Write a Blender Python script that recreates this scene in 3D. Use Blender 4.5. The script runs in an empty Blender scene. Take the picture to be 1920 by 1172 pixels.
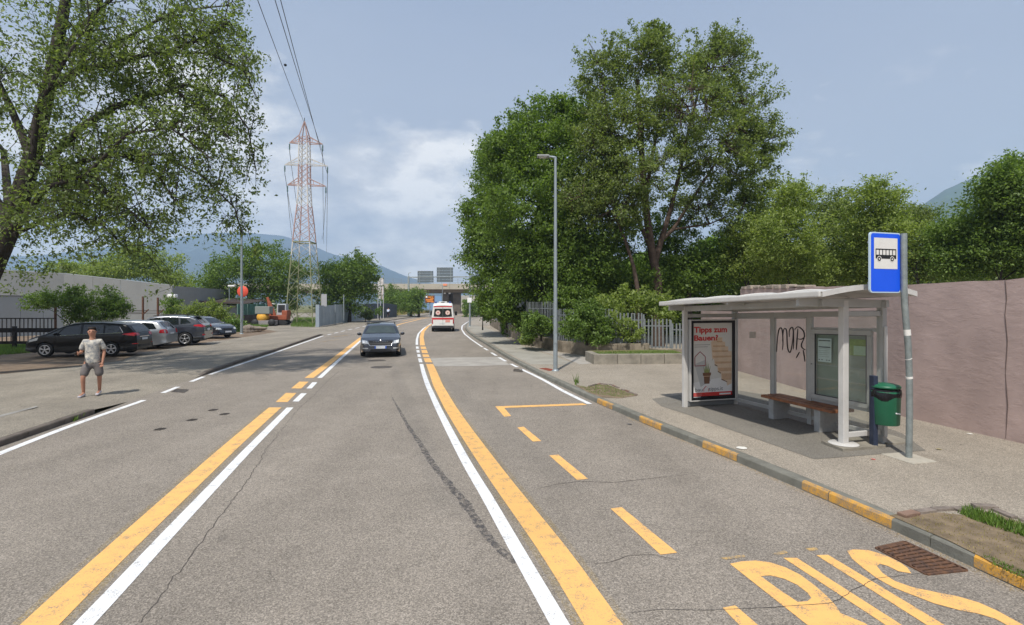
import bpy, bmesh, math, random
import numpy as np
from mathutils import Vector, Matrix
R = math.radians
random.seed(7); RNG = np.random.default_rng(7)
SC = bpy.context.scene; COL = SC.collection

# ------------------------------------------------------------------ camera
HAZE = 0.00030
CH = 2.4                       # camera height above the road
F = 960.0                      # focal length in pixels of a 1920 wide picture (90 degrees across)
HY = 571.0                     # row of the horizon
cd = bpy.data.cameras.new("camera"); cam = bpy.data.objects.new("camera", cd); COL.objects.link(cam)
cam.location = (0, 0, CH); cam.rotation_euler = (R(90), 0, 0)
cd.sensor_width = 36; cd.lens = 18.0; cd.shift_y = -15 / 1920
cd.clip_start = 0.05; cd.clip_end = 20000
SC.camera = cam
# ------------------------------------------------------------------ light
SUN_AZ = (0.30, 0.954); SUN_EL = 57.0
sd = bpy.data.lights.new("sun", 'SUN'); sun = bpy.data.objects.new("sun", sd); COL.objects.link(sun)
sd.energy = 4.0; sd.angle = R(1.4); sd.color = (1.0, 0.955, 0.88)
_h = math.cos(R(SUN_EL))
sdir = Vector((SUN_AZ[0] * _h, SUN_AZ[1] * _h, -math.sin(R(SUN_EL))))
sun.rotation_euler = sdir.to_track_quat('-Z', 'Y').to_euler()
sun.location = (-20, -40, 60)
SC.view_settings.view_transform = 'Standard'; SC.view_settings.look = 'None'
SC.view_settings.exposure = 0.36; SC.view_settings.gamma = 1.0
try: SC.view_settings.use_curve_mapping = False
except Exception: pass
SC.render.engine = 'CYCLES'
SC.cycles.max_bounces = 8; SC.cycles.volume_bounces = 1; SC.cycles.transparent_max_bounces = 12
SC.render.resolution_x = 1024; SC.render.resolution_y = 625

W = bpy.data.worlds.new("World"); SC.world = W; W.use_nodes = True
nt = W.node_tree; nt.nodes.clear()
def nd(t, kind, **kw):
    n = t.nodes.new(kind)
    for k, v in kw.items():
        if k in ('op', 'operation'): n.operation = v
        elif k == 'blend': n.blend_type = v
        else: setattr(n, k, v)
    return n
def setin(n, **kw):
    for k, v in kw.items(): n.inputs[k.replace('_', ' ')].default_value = v
    return n
def ramp(t, pts, src=None, interp='LINEAR'):
    r = t.nodes.new('ShaderNodeValToRGB'); cr = r.color_ramp; cr.interpolation = interp
    while len(cr.elements) < len(pts): cr.elements.new(0.5)
    for e, (p, c) in zip(cr.elements, pts):
        e.position = p; e.color = (c, c, c, 1) if isinstance(c, (int, float)) else (*c, 1)
    if src is not None: t.links.new(src, r.inputs[0])
    return r
def mixc(t, a, b, fac, blend='MIX'):
    m = t.nodes.new('ShaderNodeMix'); m.data_type = 'RGBA'; m.blend_type = blend
    for s, v in ((0, fac), (6, a), (7, b)):
        if isinstance(v, bpy.types.NodeSocket): t.links.new(v, m.inputs[s])
        elif s == 0: m.inputs[0].default_value = v
        else: m.inputs[s].default_value = (*v, 1)
    return m.outputs[2]
def math_(t, op, a, b=0.0, clamp=False):
    m = t.nodes.new('ShaderNodeMath'); m.operation = op; m.use_clamp = clamp
    for i, v in enumerate((a, b)):
        if isinstance(v, bpy.types.NodeSocket): t.links.new(v, m.inputs[i])
        else: m.inputs[i].default_value = v
    return m.outputs[0]
def noise(t, vec, scale, detail=4, rough=0.5, dim='3D'):
    n = t.nodes.new('ShaderNodeTexNoise'); n.inputs['Scale'].default_value = scale
    n.inputs['Detail'].default_value = detail; n.inputs['Roughness'].default_value = rough
    if vec is not None: t.links.new(vec, n.inputs['Vector'])
    return n.outputs[0]
sky = nd(nt, 'ShaderNodeTexSky', sky_type='NISHITA'); sky.sun_disc = False
sky.sun_elevation = R(SUN_EL); sky.sun_rotation = math.atan2(-SUN_AZ[0], -SUN_AZ[1]); sky.air_density = 1.3; sky.dust_density = 3.0; sky.ozone_density = 1.5
tc = nd(nt, 'ShaderNodeTexCoord'); sp = nd(nt, 'ShaderNodeSeparateXYZ'); nt.links.new(tc.outputs['Generated'], sp.inputs[0])
zz = math_(nt, 'MAXIMUM', sp.outputs[2], 0.0)
# thin veil of high haze over the whole sky, greyer towards the horizon
veil = ramp(nt, [(0.0, (5.6, 5.8, 6.1)), (0.16, (4.8, 5.2, 6.0)), (0.34, (3.9, 4.4, 5.45)), (0.6, (2.95, 3.6, 4.95)), (1.0, (2.6, 3.2, 4.6))], zz)
base = mixc(nt, sky.outputs[0], veil.outputs[0], 0.88)
# flat cloud layer seen in perspective: direction divided by its height
zc = math_(nt, 'ADD', zz, 0.16)
cx = math_(nt, 'DIVIDE', sp.outputs[0], zc); cy = math_(nt, 'DIVIDE', sp.outputs[1], zc)
cmb = nd(nt, 'ShaderNodeCombineXYZ'); nt.links.new(cx, cmb.inputs[0]); nt.links.new(cy, cmb.inputs[1]); cmb.inputs[2].default_value = 3.7
n1 = noise(nt, cmb.outputs[0], 0.55, 7, 0.62)
thin = ramp(nt, [(0.46, 0.0), (0.76, 0.2)], n1)
base = mixc(nt, base, (5.3, 5.7, 6.35), thin.outputs[0])
# cumulus bank low over the mountains
mp = nd(nt, 'ShaderNodeMapping'); mp.inputs['Scale'].default_value = (1, 1, 2.1); mp.inputs['Location'].default_value = (0.4, 0.1, 0.0)
nt.links.new(tc.outputs['Generated'], mp.inputs[0])
n2 = noise(nt, mp.outputs[0], 3.6, 9, 0.58)
az = nd(nt, 'ShaderNodeMath', operation='ARCTAN2'); nt.links.new(sp.outputs[0], az.inputs[0]); nt.links.new(sp.outputs[1], az.inputs[1])
side = ramp(nt, [(0.30, 1.0), (0.475, 1.0), (0.53, 0.0), (0.75, 0.0), (0.92, 0.3), (1.0, 1.0)], math_(nt, 'ADD', math_(nt, 'MULTIPLY', az.outputs[0], 1 / (2 * math.pi)), 0.5))
low = ramp(nt, [(0.0, 0.42), (0.16, 0.38), (0.27, 0.22), (0.38, 0.05), (0.5, 0.0)], zz)
cl = math_(nt, 'ADD', n2, math_(nt, 'MULTIPLY', low.outputs[0], side.outputs[0]))
cm = ramp(nt, [(0.60, 0.0), (0.74, 1.0)], cl)
n3 = noise(nt, mp.outputs[0], 7.0, 8, 0.6)
ccol = ramp(nt, [(0.36, (4.9, 5.15, 5.75)), (0.5, (7.2, 7.2, 7.4)), (0.6, (10.0, 9.8, 9.5))], n3)
fin = mixc(nt, base, ccol.outputs[0], math_(nt, 'MULTIPLY', cm.outputs[0], 0.85))
bg = nd(nt, 'ShaderNodeBackground'); bg.inputs[1].default_value = 0.093
nt.links.new(fin, bg.inputs[0]); wo = nd(nt, 'ShaderNodeOutputWorld'); nt.links.new(bg.outputs[0], wo.inputs[0])

# ------------------------------------------------------------------ placement on the ground
def G(px, py, z=0.0):
    """point of the level z seen at a pixel of the photograph"""
    d = F * (CH - z) / (py - HY); return Vector(((px - 960) / F * d, d, z))
def D(px, py, d):
    return Vector(((px - 960) / F * d, d, CH + (HY - py) / F * d))

# ------------------------------------------------------------------ materials
MATS = {}
def mat(name, col, rough=0.8, var=0.0, vs=3.0, bump=0.0, bs=40.0, metal=0.0, spec=0.3, coat=0.0, tint2=None, emit=None):
    if name in MATS: return MATS[name]
    m = bpy.data.materials.new(name); m.use_nodes = True; t = m.node_tree; b = t.nodes['Principled BSDF']
    b.inputs['Roughness'].default_value = rough; b.inputs['Metallic'].default_value = metal
    b.inputs['Specular IOR Level'].default_value = spec
    if coat: b.inputs['Coat Weight'].default_value = coat; b.inputs['Coat Roughness'].default_value = 0.04
    b.inputs['Base Color'].default_value = (*col, 1)
    tcn = t.nodes.new('ShaderNodeTexCoord')
    if var > 0:
        n = noise(t, tcn.outputs['Object'], vs, 6, 0.62)
        c2 = tint2 or tuple(c * (1 - var) for c in col)
        r = ramp(t, [(0.3, c2), (0.7, tuple(min(1, c * (1 + var * 0.5)) for c in col))], n)
        t.links.new(r.outputs[0], b.inputs['Base Color'])
        rr = ramp(t, [(0.3, min(1, rough + 0.12)), (0.7, max(0.03, rough - 0.06))], n); t.links.new(rr.outputs[0], b.inputs['Roughness'])
    if bump > 0:
        n = noise(t, tcn.outputs['Object'], bs, 4, 0.6)
        bn = t.nodes.new('ShaderNodeBump'); bn.inputs['Strength'].default_value = bump; bn.inputs['Distance'].default_value = 0.02
        t.links.new(n, bn.inputs['Height']); t.links.new(bn.outputs[0], b.inputs['Normal'])
    if emit: b.inputs['Emission Color'].default_value = (*col, 1); b.inputs['Emission Strength'].default_value = emit
    MATS[name] = m; return m

def asphalt(name, col, grain=70.0, patch=0.16, crack=True, speck=0.5, dirt=(0.16, 0.13, 0.09)):
    m = bpy.data.materials.new(name); m.use_nodes = True; t = m.node_tree; b = t.nodes['Principled BSDF']
    o = t.nodes.new('ShaderNodeTexCoord').outputs['Object']
    v = t.nodes.new('ShaderNodeTexVoronoi'); v.inputs['Scale'].default_value = grain; t.links.new(o, v.inputs['Vector'])
    g = t.nodes.new('ShaderNodeSeparateColor'); t.links.new(v.outputs['Color'], g.inputs[0])
    stone = ramp(t, [(0.0, tuple(c * (1 - speck) for c in col)), (0.45, col), (0.8, tuple(c * (1 + speck * 0.7) for c in col)), (1.0, tuple(c * (1 + speck * 1.7) for c in col))], g.outputs[0])
    binder = ramp(t, [(0.12, 0.55), (0.4, 1.0)], math_(t, 'MULTIPLY', v.outputs['Distance'], 1.0)).outputs[0]
    big = noise(t, o, 0.35, 6, 0.6); mid = noise(t, o, 2.2, 8, 0.65)
    pr = ramp(t, [(0.3, 1 - patch), (0.7, 1 + patch * 0.7)], big); mr = ramp(t, [(0.3, 1 - patch * 0.6), (0.72, 1 + patch * 0.45)], mid)
    c = mixc(t, stone.outputs[0], pr.outputs[0], 1.0, 'MULTIPLY'); c = mixc(t, c, mr.outputs[0], 1.0, 'MULTIPLY')
    mpw = t.nodes.new('ShaderNodeMapping'); mpw.inputs['Scale'].default_value = (1.0, 0.06, 1); mpw.inputs['Rotation'].default_value = (0, 0, -0.25); t.links.new(o, mpw.inputs[0])
    tr_ = ramp(t, [(0.35, 0.93), (0.65, 1.06)], noise(t, mpw.outputs[0], 1.0, 3, 0.5)); c = mixc(t, c, tr_.outputs[0], 1.0, 'MULTIPLY')
    st = ramp(t, [(0.62, 0.0), (0.8, 0.5)], noise(t, o, 0.9, 9, 0.7)); c = mixc(t, c, dirt, math_(t, 'MULTIPLY', st.outputs[0], 0.5))
    if crack:
        dn = t.nodes.new('ShaderNodeTexNoise'); dn.inputs['Scale'].default_value = 1.6; dn.inputs['Detail'].default_value = 8; t.links.new(o, dn.inputs['Vector'])
        ad = t.nodes.new('ShaderNodeVectorMath'); ad.operation = 'MULTIPLY_ADD'; t.links.new(dn.outputs['Color'], ad.inputs[0]); ad.inputs[1].default_value = (1.3,) * 3; t.links.new(o, ad.inputs[2])
        cv = t.nodes.new('ShaderNodeTexVoronoi'); cv.feature = 'DISTANCE_TO_EDGE'; cv.inputs['Scale'].default_value = 0.33; t.links.new(ad.outputs[0], cv.inputs['Vector'])
        cr = ramp(t, [(0.0, 0.5), (0.0025, 0.0)], cv.outputs['Distance'])
        gate = ramp(t, [(0.5, 0.0), (0.62, 1.0)], noise(t, o, 0.5, 3, 0.5))
        c = mixc(t, c, (0.05, 0.045, 0.04), math_(t, 'MULTIPLY', cr.outputs[0], gate.outputs[0]))
    t.links.new(c, b.inputs['Base Color']); b.inputs['Roughness'].default_value = 0.86; b.inputs['Specular IOR Level'].default_value = 0.25
    bn = t.nodes.new('ShaderNodeBump'); bn.inputs['Strength'].default_value = 0.5; bn.inputs['Distance'].default_value = 0.006
    t.links.new(g.outputs[1], bn.inputs['Height']); t.links.new(bn.outputs[0], b.inputs['Normal'])
    MATS[name] = m; return m

def paint(name, col, wear=0.12, sc=6.0):
    """road paint, worn through to the asphalt in small spots"""
    m = bpy.data.materials.new(name); m.use_nodes = True; t = m.node_tree; b = t.nodes['Principled BSDF']
    o = t.nodes.new('ShaderNodeTexCoord').outputs['Object']
    n = noise(t, o, 90, 3, 0.7); n2 = noise(t, o, sc, 8, 0.7)
    c = mixc(t, col, tuple(x * 0.86 for x in col), n2)
    w = math_(t, 'ADD', math_(t, 'MULTIPLY', n, 0.5), math_(t, 'MULTIPLY', n2, 0.5))
    wr = ramp(t, [(0.60 - wear, 0.0), (0.66 - wear * 0.5, 0.9)], w)
    c = mixc(t, c, (0.2, 0.185, 0.165), wr.outputs[0] if wear > 0 else 0.0)
    t.links.new(c, b.inputs['Base Color']); b.inputs['Roughness'].default_value = 0.7
    bn = t.nodes.new('ShaderNodeBump'); bn.inputs['Strength'].default_value = 0.25; bn.inputs['Distance'].default_value = 0.004
    t.links.new(noise(t, o, 120, 2, 0.6), bn.inputs['Height']); t.links.new(bn.outputs[0], b.inputs['Normal'])
    MATS[name] = m; return m

def leafmat(name, dark, light, trans=0.35, rough=0.5):
    m = bpy.data.materials.new(name); m.use_nodes = True; t = m.node_tree; b = t.nodes['Principled BSDF']
    a = t.nodes.new('ShaderNodeAttribute'); a.attribute_name = 'tint'
    n = noise(t, t.nodes.new('ShaderNodeTexCoord').outputs['Object'], 0.8, 3, 0.5)
    f = math_(t, 'ADD', math_(t, 'MULTIPLY', a.outputs['Fac'], 0.75), math_(t, 'MULTIPLY', n, 0.3), True)
    r = ramp(t, [(0.1, dark), (0.85, light)], f)
    t.links.new(r.outputs[0], b.inputs['Base Color']); b.inputs['Roughness'].default_value = rough; b.inputs['Specular IOR Level'].default_value = 0.35
    tr = t.nodes.new('ShaderNodeBsdfTranslucent'); hs = mixc(t, r.outputs[0], (1.5, 1.6, 0.6), 1.0, 'MULTIPLY'); t.links.new(hs, tr.inputs[0])
    mx = t.nodes.new('ShaderNodeMixShader'); mx.inputs[0].default_value = trans
    t.links.new(b.outputs[0], mx.inputs[1]); t.links.new(tr.outputs[0], mx.inputs[2])
    out = t.nodes['Material Output']; t.links.new(mx.outputs[0], out.inputs[0])
    MATS[name] = m; return m

def glassmat(name, tint=(0.9, 0.95, 0.92), refl=0.10, film=0.1, filmcol=(0.45, 0.45, 0.42)):
    """thin window glass: straight-through transparency, fresnel reflection and a film of dirt"""
    m = bpy.data.materials.new(name); m.use_nodes = True; t = m.node_tree; t.nodes.remove(t.nodes['Principled BSDF'])
    tr = t.nodes.new('ShaderNodeBsdfTransparent'); tr.inputs[0].default_value = (*tint, 1)
    gl = t.nodes.new('ShaderNodeBsdfGlossy'); gl.inputs['Roughness'].default_value = 0.03
    fr = t.nodes.new('ShaderNodeLayerWeight'); fz = math_(t, 'MULTIPLY', math_(t, 'POWER', fr.outputs['Facing'], 4.5), 0.9)
    mx = t.nodes.new('ShaderNodeMixShader'); t.links.new(math_(t, 'ADD', fz, refl), mx.inputs[0])
    t.links.new(tr.outputs[0], mx.inputs[1]); t.links.new(gl.outputs[0], mx.inputs[2])
    df = t.nodes.new('ShaderNodeBsdfDiffuse'); df.inputs[0].default_value = (*filmcol, 1)
    n = noise(t, t.nodes.new('ShaderNodeTexCoord').outputs['Object'], 2.5, 6, 0.6)
    m2 = t.nodes.new('ShaderNodeMixShader'); t.links.new(ramp(t, [(0.3, film * 0.5), (0.75, film * 1.6)], n).outputs[0], m2.inputs[0])
    t.links.new(mx.outputs[0], m2.inputs[1]); t.links.new(df.outputs[0], m2.inputs[2])
    t.links.new(m2.outputs[0], t.nodes['Material Output'].inputs[0]); MATS[name] = m; return m

# ------------------------------------------------------------------ mesh helpers
class MB:
    def __init__(s): s.v = []; s.f = []; s.m = []; s.sm = []; s.mi = 0; s.smooth = False
    def add(s, vs, fs):
        o = len(s.v); s.v.extend([tuple(v) for v in vs])
        for f in fs: s.f.append([i + o for i in f]); s.m.append(s.mi); s.sm.append(s.smooth)
        return s
    def box(s, c, d, rz=0.0, rot=None):
        M = rot or Matrix.Rotation(rz, 3, 'Z'); c = Vector(c)
        vs = [c + M @ Vector((x * d[0] / 2, y * d[1] / 2, z * d[2] / 2)) for x in (-1, 1) for y in (-1, 1) for z in (-1, 1)]
        return s.add(vs, [(0, 1, 3, 2), (4, 6, 7, 5), (0, 4, 5, 1), (2, 3, 7, 6), (0, 2, 6, 4), (1, 5, 7, 3)])
    def bar(s, a, b, w, h=None, up=(0, 0, 1)):
        """rectangular bar from a to b"""
        a = Vector(a); b = Vector(b); d = (b - a); L = d.length; d.normalize(); up = Vector(up)
        if abs(d.dot(up)) > 0.98: up = Vector((0, 1, 0))
        x = d.cross(up).normalized(); y = x.cross(d); M = Matrix((x, d, y)).transposed()
        return s.box((a + b) / 2, (w, L, h or w), rot=M)
    def tube(s, pts, rad, n=8, cap=True):
        pts = [Vector(p) for p in pts]
        if isinstance(rad, (int, float)): rad = [rad] * len(pts)
        vs = []; up = Vector((0.13, 0.31, 0.94)); prev = None
        for i, p in enumerate(pts):
            d = (pts[min(i + 1, len(pts) - 1)] - pts[max(i - 1, 0)]).normalized()
            x = d.cross(up if prev is None else prev)
            if x.length < 1e-3: x = d.cross(Vector((1, 0, 0)))
            x.normalize(); y = x.cross(d).normalized(); prev = y
            for k in range(n):
                a = 2 * math.pi * k / n; vs.append(p + rad[i] * (math.cos(a) * x + math.sin(a) * y))
        fs = [(i * n + k, i * n + (k + 1) % n, (i + 1) * n + (k + 1) % n, (i + 1) * n + k) for i in range(len(pts) - 1) for k in range(n)]
        sm = s.smooth; s.smooth = n > 4
        s.add(vs, fs); s.smooth = sm
        if cap: s.add(vs[:n], [tuple(range(n))]); s.add(vs[-n:], [tuple(reversed(range(n)))])
        return s
    def lathe(s, c, prof, n=20, axis='Z', M=None):
        c = Vector(c); vs = []
        for r, z in prof:
            for k in range(n):
                a = 2 * math.pi * k / n; p = Vector((r * math.cos(a), r * math.sin(a), z))
                if axis == 'Y': p = Vector((p.x, p.z, p.y))
                if axis == 'X': p = Vector((p.z, p.x, p.y))
                vs.append(c + ((M @ p) if M else p))
        fs = [(i * n + k, i * n + (k + 1) % n, (i + 1) * n + (k + 1) % n, (i + 1) * n + k) for i in range(len(prof) - 1) for k in range(n)]
        sm = s.smooth; s.smooth = True; s.add(vs, fs); s.smooth = sm
        return s
    def prism(s, pts, z0, z1):
        n = len(pts); vs = [(p[0], p[1], z0) for p in pts] + [(p[0], p[1], z1) for p in pts]
        return s.add(vs, [tuple(reversed(range(n))), tuple(range(n, 2 * n))] + [(i, (i + 1) % n, n + (i + 1) % n, n + i) for i in range(n)])
    def grid(s, fn, nu, nv):
        vs = [fn(i / nu, j / nv) for i in range(nu + 1) for j in range(nv + 1)]
        sm = s.smooth; s.smooth = True
        s.add(vs, [(i * (nv + 1) + j, (i + 1) * (nv + 1) + j, (i + 1) * (nv + 1) + j + 1, i * (nv + 1) + j + 1) for i in range(nu) for j in range(nv)]); s.smooth = sm
        return s
    def build(s, name, m, parent=None, bevel=0.0, loc=None):
        me = bpy.data.meshes.new(name); me.from_pydata(s.v, [], s.f)
        for x in (m if isinstance(m, (list, tuple)) else [m]): me.materials.append(x)
        me.polygons.foreach_set('material_index', s.m); me.polygons.foreach_set('use_smooth', s.sm); me.update()
        if bevel > 0:
            bm = bmesh.new(); bm.from_mesh(me); bmesh.ops.remove_doubles(bm, verts=bm.verts, dist=1e-5)
            ed = [e for e in bm.edges if len(e.link_faces) == 2 and e.calc_face_angle(0) > 0.6]
            bmesh.ops.bevel(bm, geom=ed, offset=bevel, segments=2, affect='EDGES', profile=0.6, clamp_overlap=True); bm.to_mesh(me); bm.free()
        o = bpy.data.objects.new(name, me); COL.objects.link(o)
        if parent: o.parent = parent
        if loc is not None: o.location = loc
        return o
def tag(o, label=None, cat=None, group=None, kind=None):
    for k, v in (('label', label), ('category', cat), ('group', group), ('kind', kind)):
        if v: o[k] = v
    return o
def thing(name, loc, label, cat, rz=0.0, group=None, kind=None):
    o = bpy.data.objects.new(name, None); COL.objects.link(o); o.location = loc; o.rotation_euler = (0, 0, rz); o.empty_display_size = 0.2
    return tag(o, label, cat, group, kind)
def copy_tree(o, parent=None):
    c = o.copy(); COL.objects.link(c)
    if parent: c.parent = parent
    for ch in list(o.children): copy_tree(ch, c)
    return c
def dup(root, loc, rz, label, group=None):
    c = copy_tree(root); c.location = loc; c.rotation_euler = (0, 0, rz); c['label'] = label
    if group: c['group'] = group
    return c
def flat(name, pts, z, m, parent=None, kind=None):
    """flat sheet cut to an outline (ground points)"""
    me = bpy.data.meshes.new(name); bm = bmesh.new()
    vs = [bm.verts.new((p[0], p[1], z)) for p in pts]; f = bm.faces.new(vs); f.normal_update()
    if f.normal.z < 0: f.normal_flip()
    bmesh.ops.triangulate(bm, faces=[f]); bm.to_mesh(me); bm.free(); me.materials.append(m)
    o = bpy.data.objects.new(name, me); COL.objects.link(o)
    if parent: o.parent = parent
    if kind: o['kind'] = kind
    return o
def textmesh(txt, size=1.0, offset=0.0, align='LEFT', space=1.0):
    c = bpy.data.curves.new('t', 'FONT'); c.body = txt; c.size = size; c.offset = offset; c.align_x = align; c.space_character = space; c.resolution_u = 4
    o = bpy.data.objects.new('t', c); COL.objects.link(o); bpy.context.view_layer.update()
    me = bpy.data.meshes.new_from_object(o.evaluated_get(bpy.context.evaluated_depsgraph_get()))
    bpy.data.objects.remove(o); bpy.data.curves.remove(c); return me
def text(name, txt, m, O, X, Y, size, parent=None, offset=0.0, width=None, height=None, align='LEFT'):
    """lettering laid out on the plane through O along X and Y; width/height fit it into a box"""
    me = textmesh(txt, 1.0, offset, align); X = Vector(X).normalized(); Y = Vector(Y).normalized(); O = Vector(O)
    co = np.zeros(len(me.vertices) * 3); me.vertices.foreach_get('co', co); co = co.reshape(-1, 3)
    sx = sy = size
    if width: x0, x1 = co[:, 0].min(), co[:, 0].max(); sx = width / (x1 - x0); co[:, 0] -= x0
    if height: y0, y1 = co[:, 1].min(), co[:, 1].max(); sy = height / (y1 - y0); co[:, 1] -= y0
    out = np.outer(co[:, 0] * sx, X) + np.outer(co[:, 1] * sy, Y) + np.array(O)
    me.vertices.foreach_set('co', out.ravel()); me.materials.clear(); me.materials.append(m); me.name = name; me.update()
    o = bpy.data.objects.new(name, me); COL.objects.link(o)
    if parent: o.parent = parent
    return o
def smoothline(pts, n=160, k=5):
    p = np.array([(q[0], q[1]) for q in pts], float); s = np.r_[0, np.cumsum(np.hypot(*np.diff(p, axis=0).T))]
    t = np.linspace(0, s[-1], n); q = np.c_[np.interp(t, s, p[:, 0]), np.interp(t, s, p[:, 1])]
    for _ in range(k): q[1:-1] = 0.25 * q[:-2] + 0.5 * q[1:-1] + 0.25 * q[2:]
    return q
# ================================================================== GROUND, ROAD AND PAVEMENTS
A_ROAD = asphalt('road_asphalt', (0.246, 0.215, 0.180), 100, 0.14, True, 0.40)
A_WALK = asphalt('pavement_asphalt', (0.300, 0.262, 0.212), 110, 0.12, True, 0.38)
A_LEFT = asphalt('old_asphalt', (0.255, 0.225, 0.182), 95, 0.2, True, 0.40)
A_PATCH = asphalt('patch_asphalt', (0.185, 0.170, 0.145), 95, 0.10, False, 0.25)
CONC = mat('light_concrete', (0.36, 0.335, 0.30), 0.9, 0.2, 1.5, 0.2, 60)
CONC_D = mat('old_concrete', (0.27, 0.245, 0.20), 0.92, 0.38, 2.5, 0.6, 18)
STONE = mat('kerb_stone_grey', (0.205, 0.20, 0.17), 0.88, 0.3, 3.0, 0.5, 60)
STONE_D = mat('kerb_stone_dark', (0.15, 0.125, 0.105), 0.9, 0.35, 3.0, 0.5, 50)
YEL = paint('yellow_road_paint', (0.88, 0.49, 0.155), 0.08)
YELW = paint('worn_yellow_paint', (0.72, 0.43, 0.10), 0.22, 9)
WHT = paint('white_road_paint', (0.80, 0.80, 0.80), 0.065)
WHTW = paint('worn_white_paint', (0.5, 0.48, 0.44), 0.26)
GRASSY = mat('rough_grass_ground', (0.10, 0.12, 0.035), 0.95, 0.5, 0.6, 0.6, 10, tint2=(0.17, 0.14, 0.07))
SOIL = mat('dry_soil', (0.225, 0.17, 0.11), 0.95, 0.45, 5.0, 0.8, 40)
TAR = mat('dark_tar', (0.095, 0.083, 0.072), 0.8, 0.4, 20)
g = MB(); g.add([(-9000, -3000, -0.06), (9000, -3000, -0.06), (9000, 9000, -0.06), (-9000, 9000, -0.06)], [(0, 1, 2, 3)])
tag(g.build('ground', GRASSY), kind='structure')

KR = [(60, 190), (24, 135), (4, 112), (-3.2, 101)] + [tuple(G(*p)[:2]) for p in [(915, 594.5), (897, 597), (886, 600.5), (877.8, 605.4), (873, 611), (872.2, 617.5), (877.8, 624.8), (892.4, 635.4),
     (908.6, 645), (933, 661), (957, 676), (983, 689.7), (1022, 710.7), (1054, 725), (1118, 757), (1153, 769.5), (1200, 792), (1246, 811), (1312.7, 839), (1390.6, 868.3), (1480, 909), (1560, 943), (1651, 980.7), (1781.6, 1043), (1868, 1087), (1920, 1109)]] + [(4.55, 3.0), (4.75, 0.0), (4.8, -30)]
KL = [(20, 190), (-5, 150), (-15.5, 131)] + [tuple(G(*p)[:2]) for p in [(808.7, 590), (766, 596), (730, 601.5), (688, 608), (640, 618.8), (602, 629), (555, 645), (512, 660.5), (450, 680), (393, 700.5), (290, 735), (192, 772), (136, 790), (60, 816), (0, 840)]] + [(-8.1, 4), (-8.0, 0), (-8.2, -30)]
def resamp(P, n=300):
    q = smoothline(P, 900, 12); return q
qR, qL = smoothline(KR, 600, 10), smoothline(KL, 600, 10)
road = MB(); n = 200
ys = np.linspace(0, 599, n).astype(int)
# road sheet: ladder between the two kerb lines, both sampled at the same Y where they run ahead
def xat(q, Y): 
    o = np.argsort(q[:, 1]); return np.interp(Y, q[o, 1], q[o, 0])
YS = np.r_[np.linspace(-30, 20, 40), np.linspace(21, 100, 60), np.linspace(102, 190, 40)]
road.add([(xat(qL, y) - 0.02, y, 0.0) for y in YS] + [(xat(qR, y) + 0.02, y, 0.0) for y in YS], [(i, i + len(YS), i + 1 + len(YS), i + 1) for i in range(len(YS) - 1)])
ROAD = road.build('road', A_ROAD); tag(ROAD, kind='structure')

# right pavement
pv = MB(); KW = 0.16; KH = 0.12
def offs(q, d):
    t = np.gradient(q, axis=0); t /= np.linalg.norm(t, axis=1)[:, None] + 1e-9
    return q + np.c_[-t[:, 1], t[:, 0]] * d
inR = offs(qR, KW)   # qR runs far -> near, so its left hand side is the pavement
if inR[400, 0] < qR[400, 0]: inR = offs(qR, -KW)
pv.add([(x, y, KH) for x, y in inR[::3]] + [(x + 60 + max(0, y) * 0.3, y, KH) for x, y in inR[::3]], [(i, i + 1, i + 1 + len(inR[::3]), i + len(inR[::3])) for i in range(len(inR[::3]) - 1)])
PAVE = pv.build('pavement', A_WALK); tag(PAVE, kind='structure')
for p in PAVE.data.polygons:
    pass
# kerb stones on the right; yellow paint on some of them
kerb = thing('kerb', (0, 0, 0), None, None, kind='structure')
cum = np.r_[0, np.cumsum(np.hypot(*np.diff(qR, axis=0).T))]
def s_at_px(q, cumq, px, py):
    g_ = G(px, py); return cumq[np.argmin((q[:, 0] - g_.x) ** 2 + (q[:, 1] - g_.y) ** 2)]
jn = [s_at_px(qR, cum, *p) for p in [(1118, 757), (1175.6, 781), (1292, 832), (1395, 870), (1555, 941), (1783, 1044)]]
js = sorted(jn); st = js[0]
while st > cum[0] + 30: st -= 1.25; js.insert(0, st)
st = js[-1]
while st < cum[-1] - 26: st += 1.45; js.append(st)
ysp = [(s_at_px(qR, cum, *a), s_at_px(qR, cum, *b)) for a, b in [((1119, 757), (1153, 769)), ((1200, 792), (1246, 811)), ((1313, 839), (1389, 868)), ((1503, 918), (1653, 981)), ((1860, 1083), (1925, 1112))]]
KY = paint('kerb_yellow_paint', (0.70, 0.36, 0.05), 0.16, 7)
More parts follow.
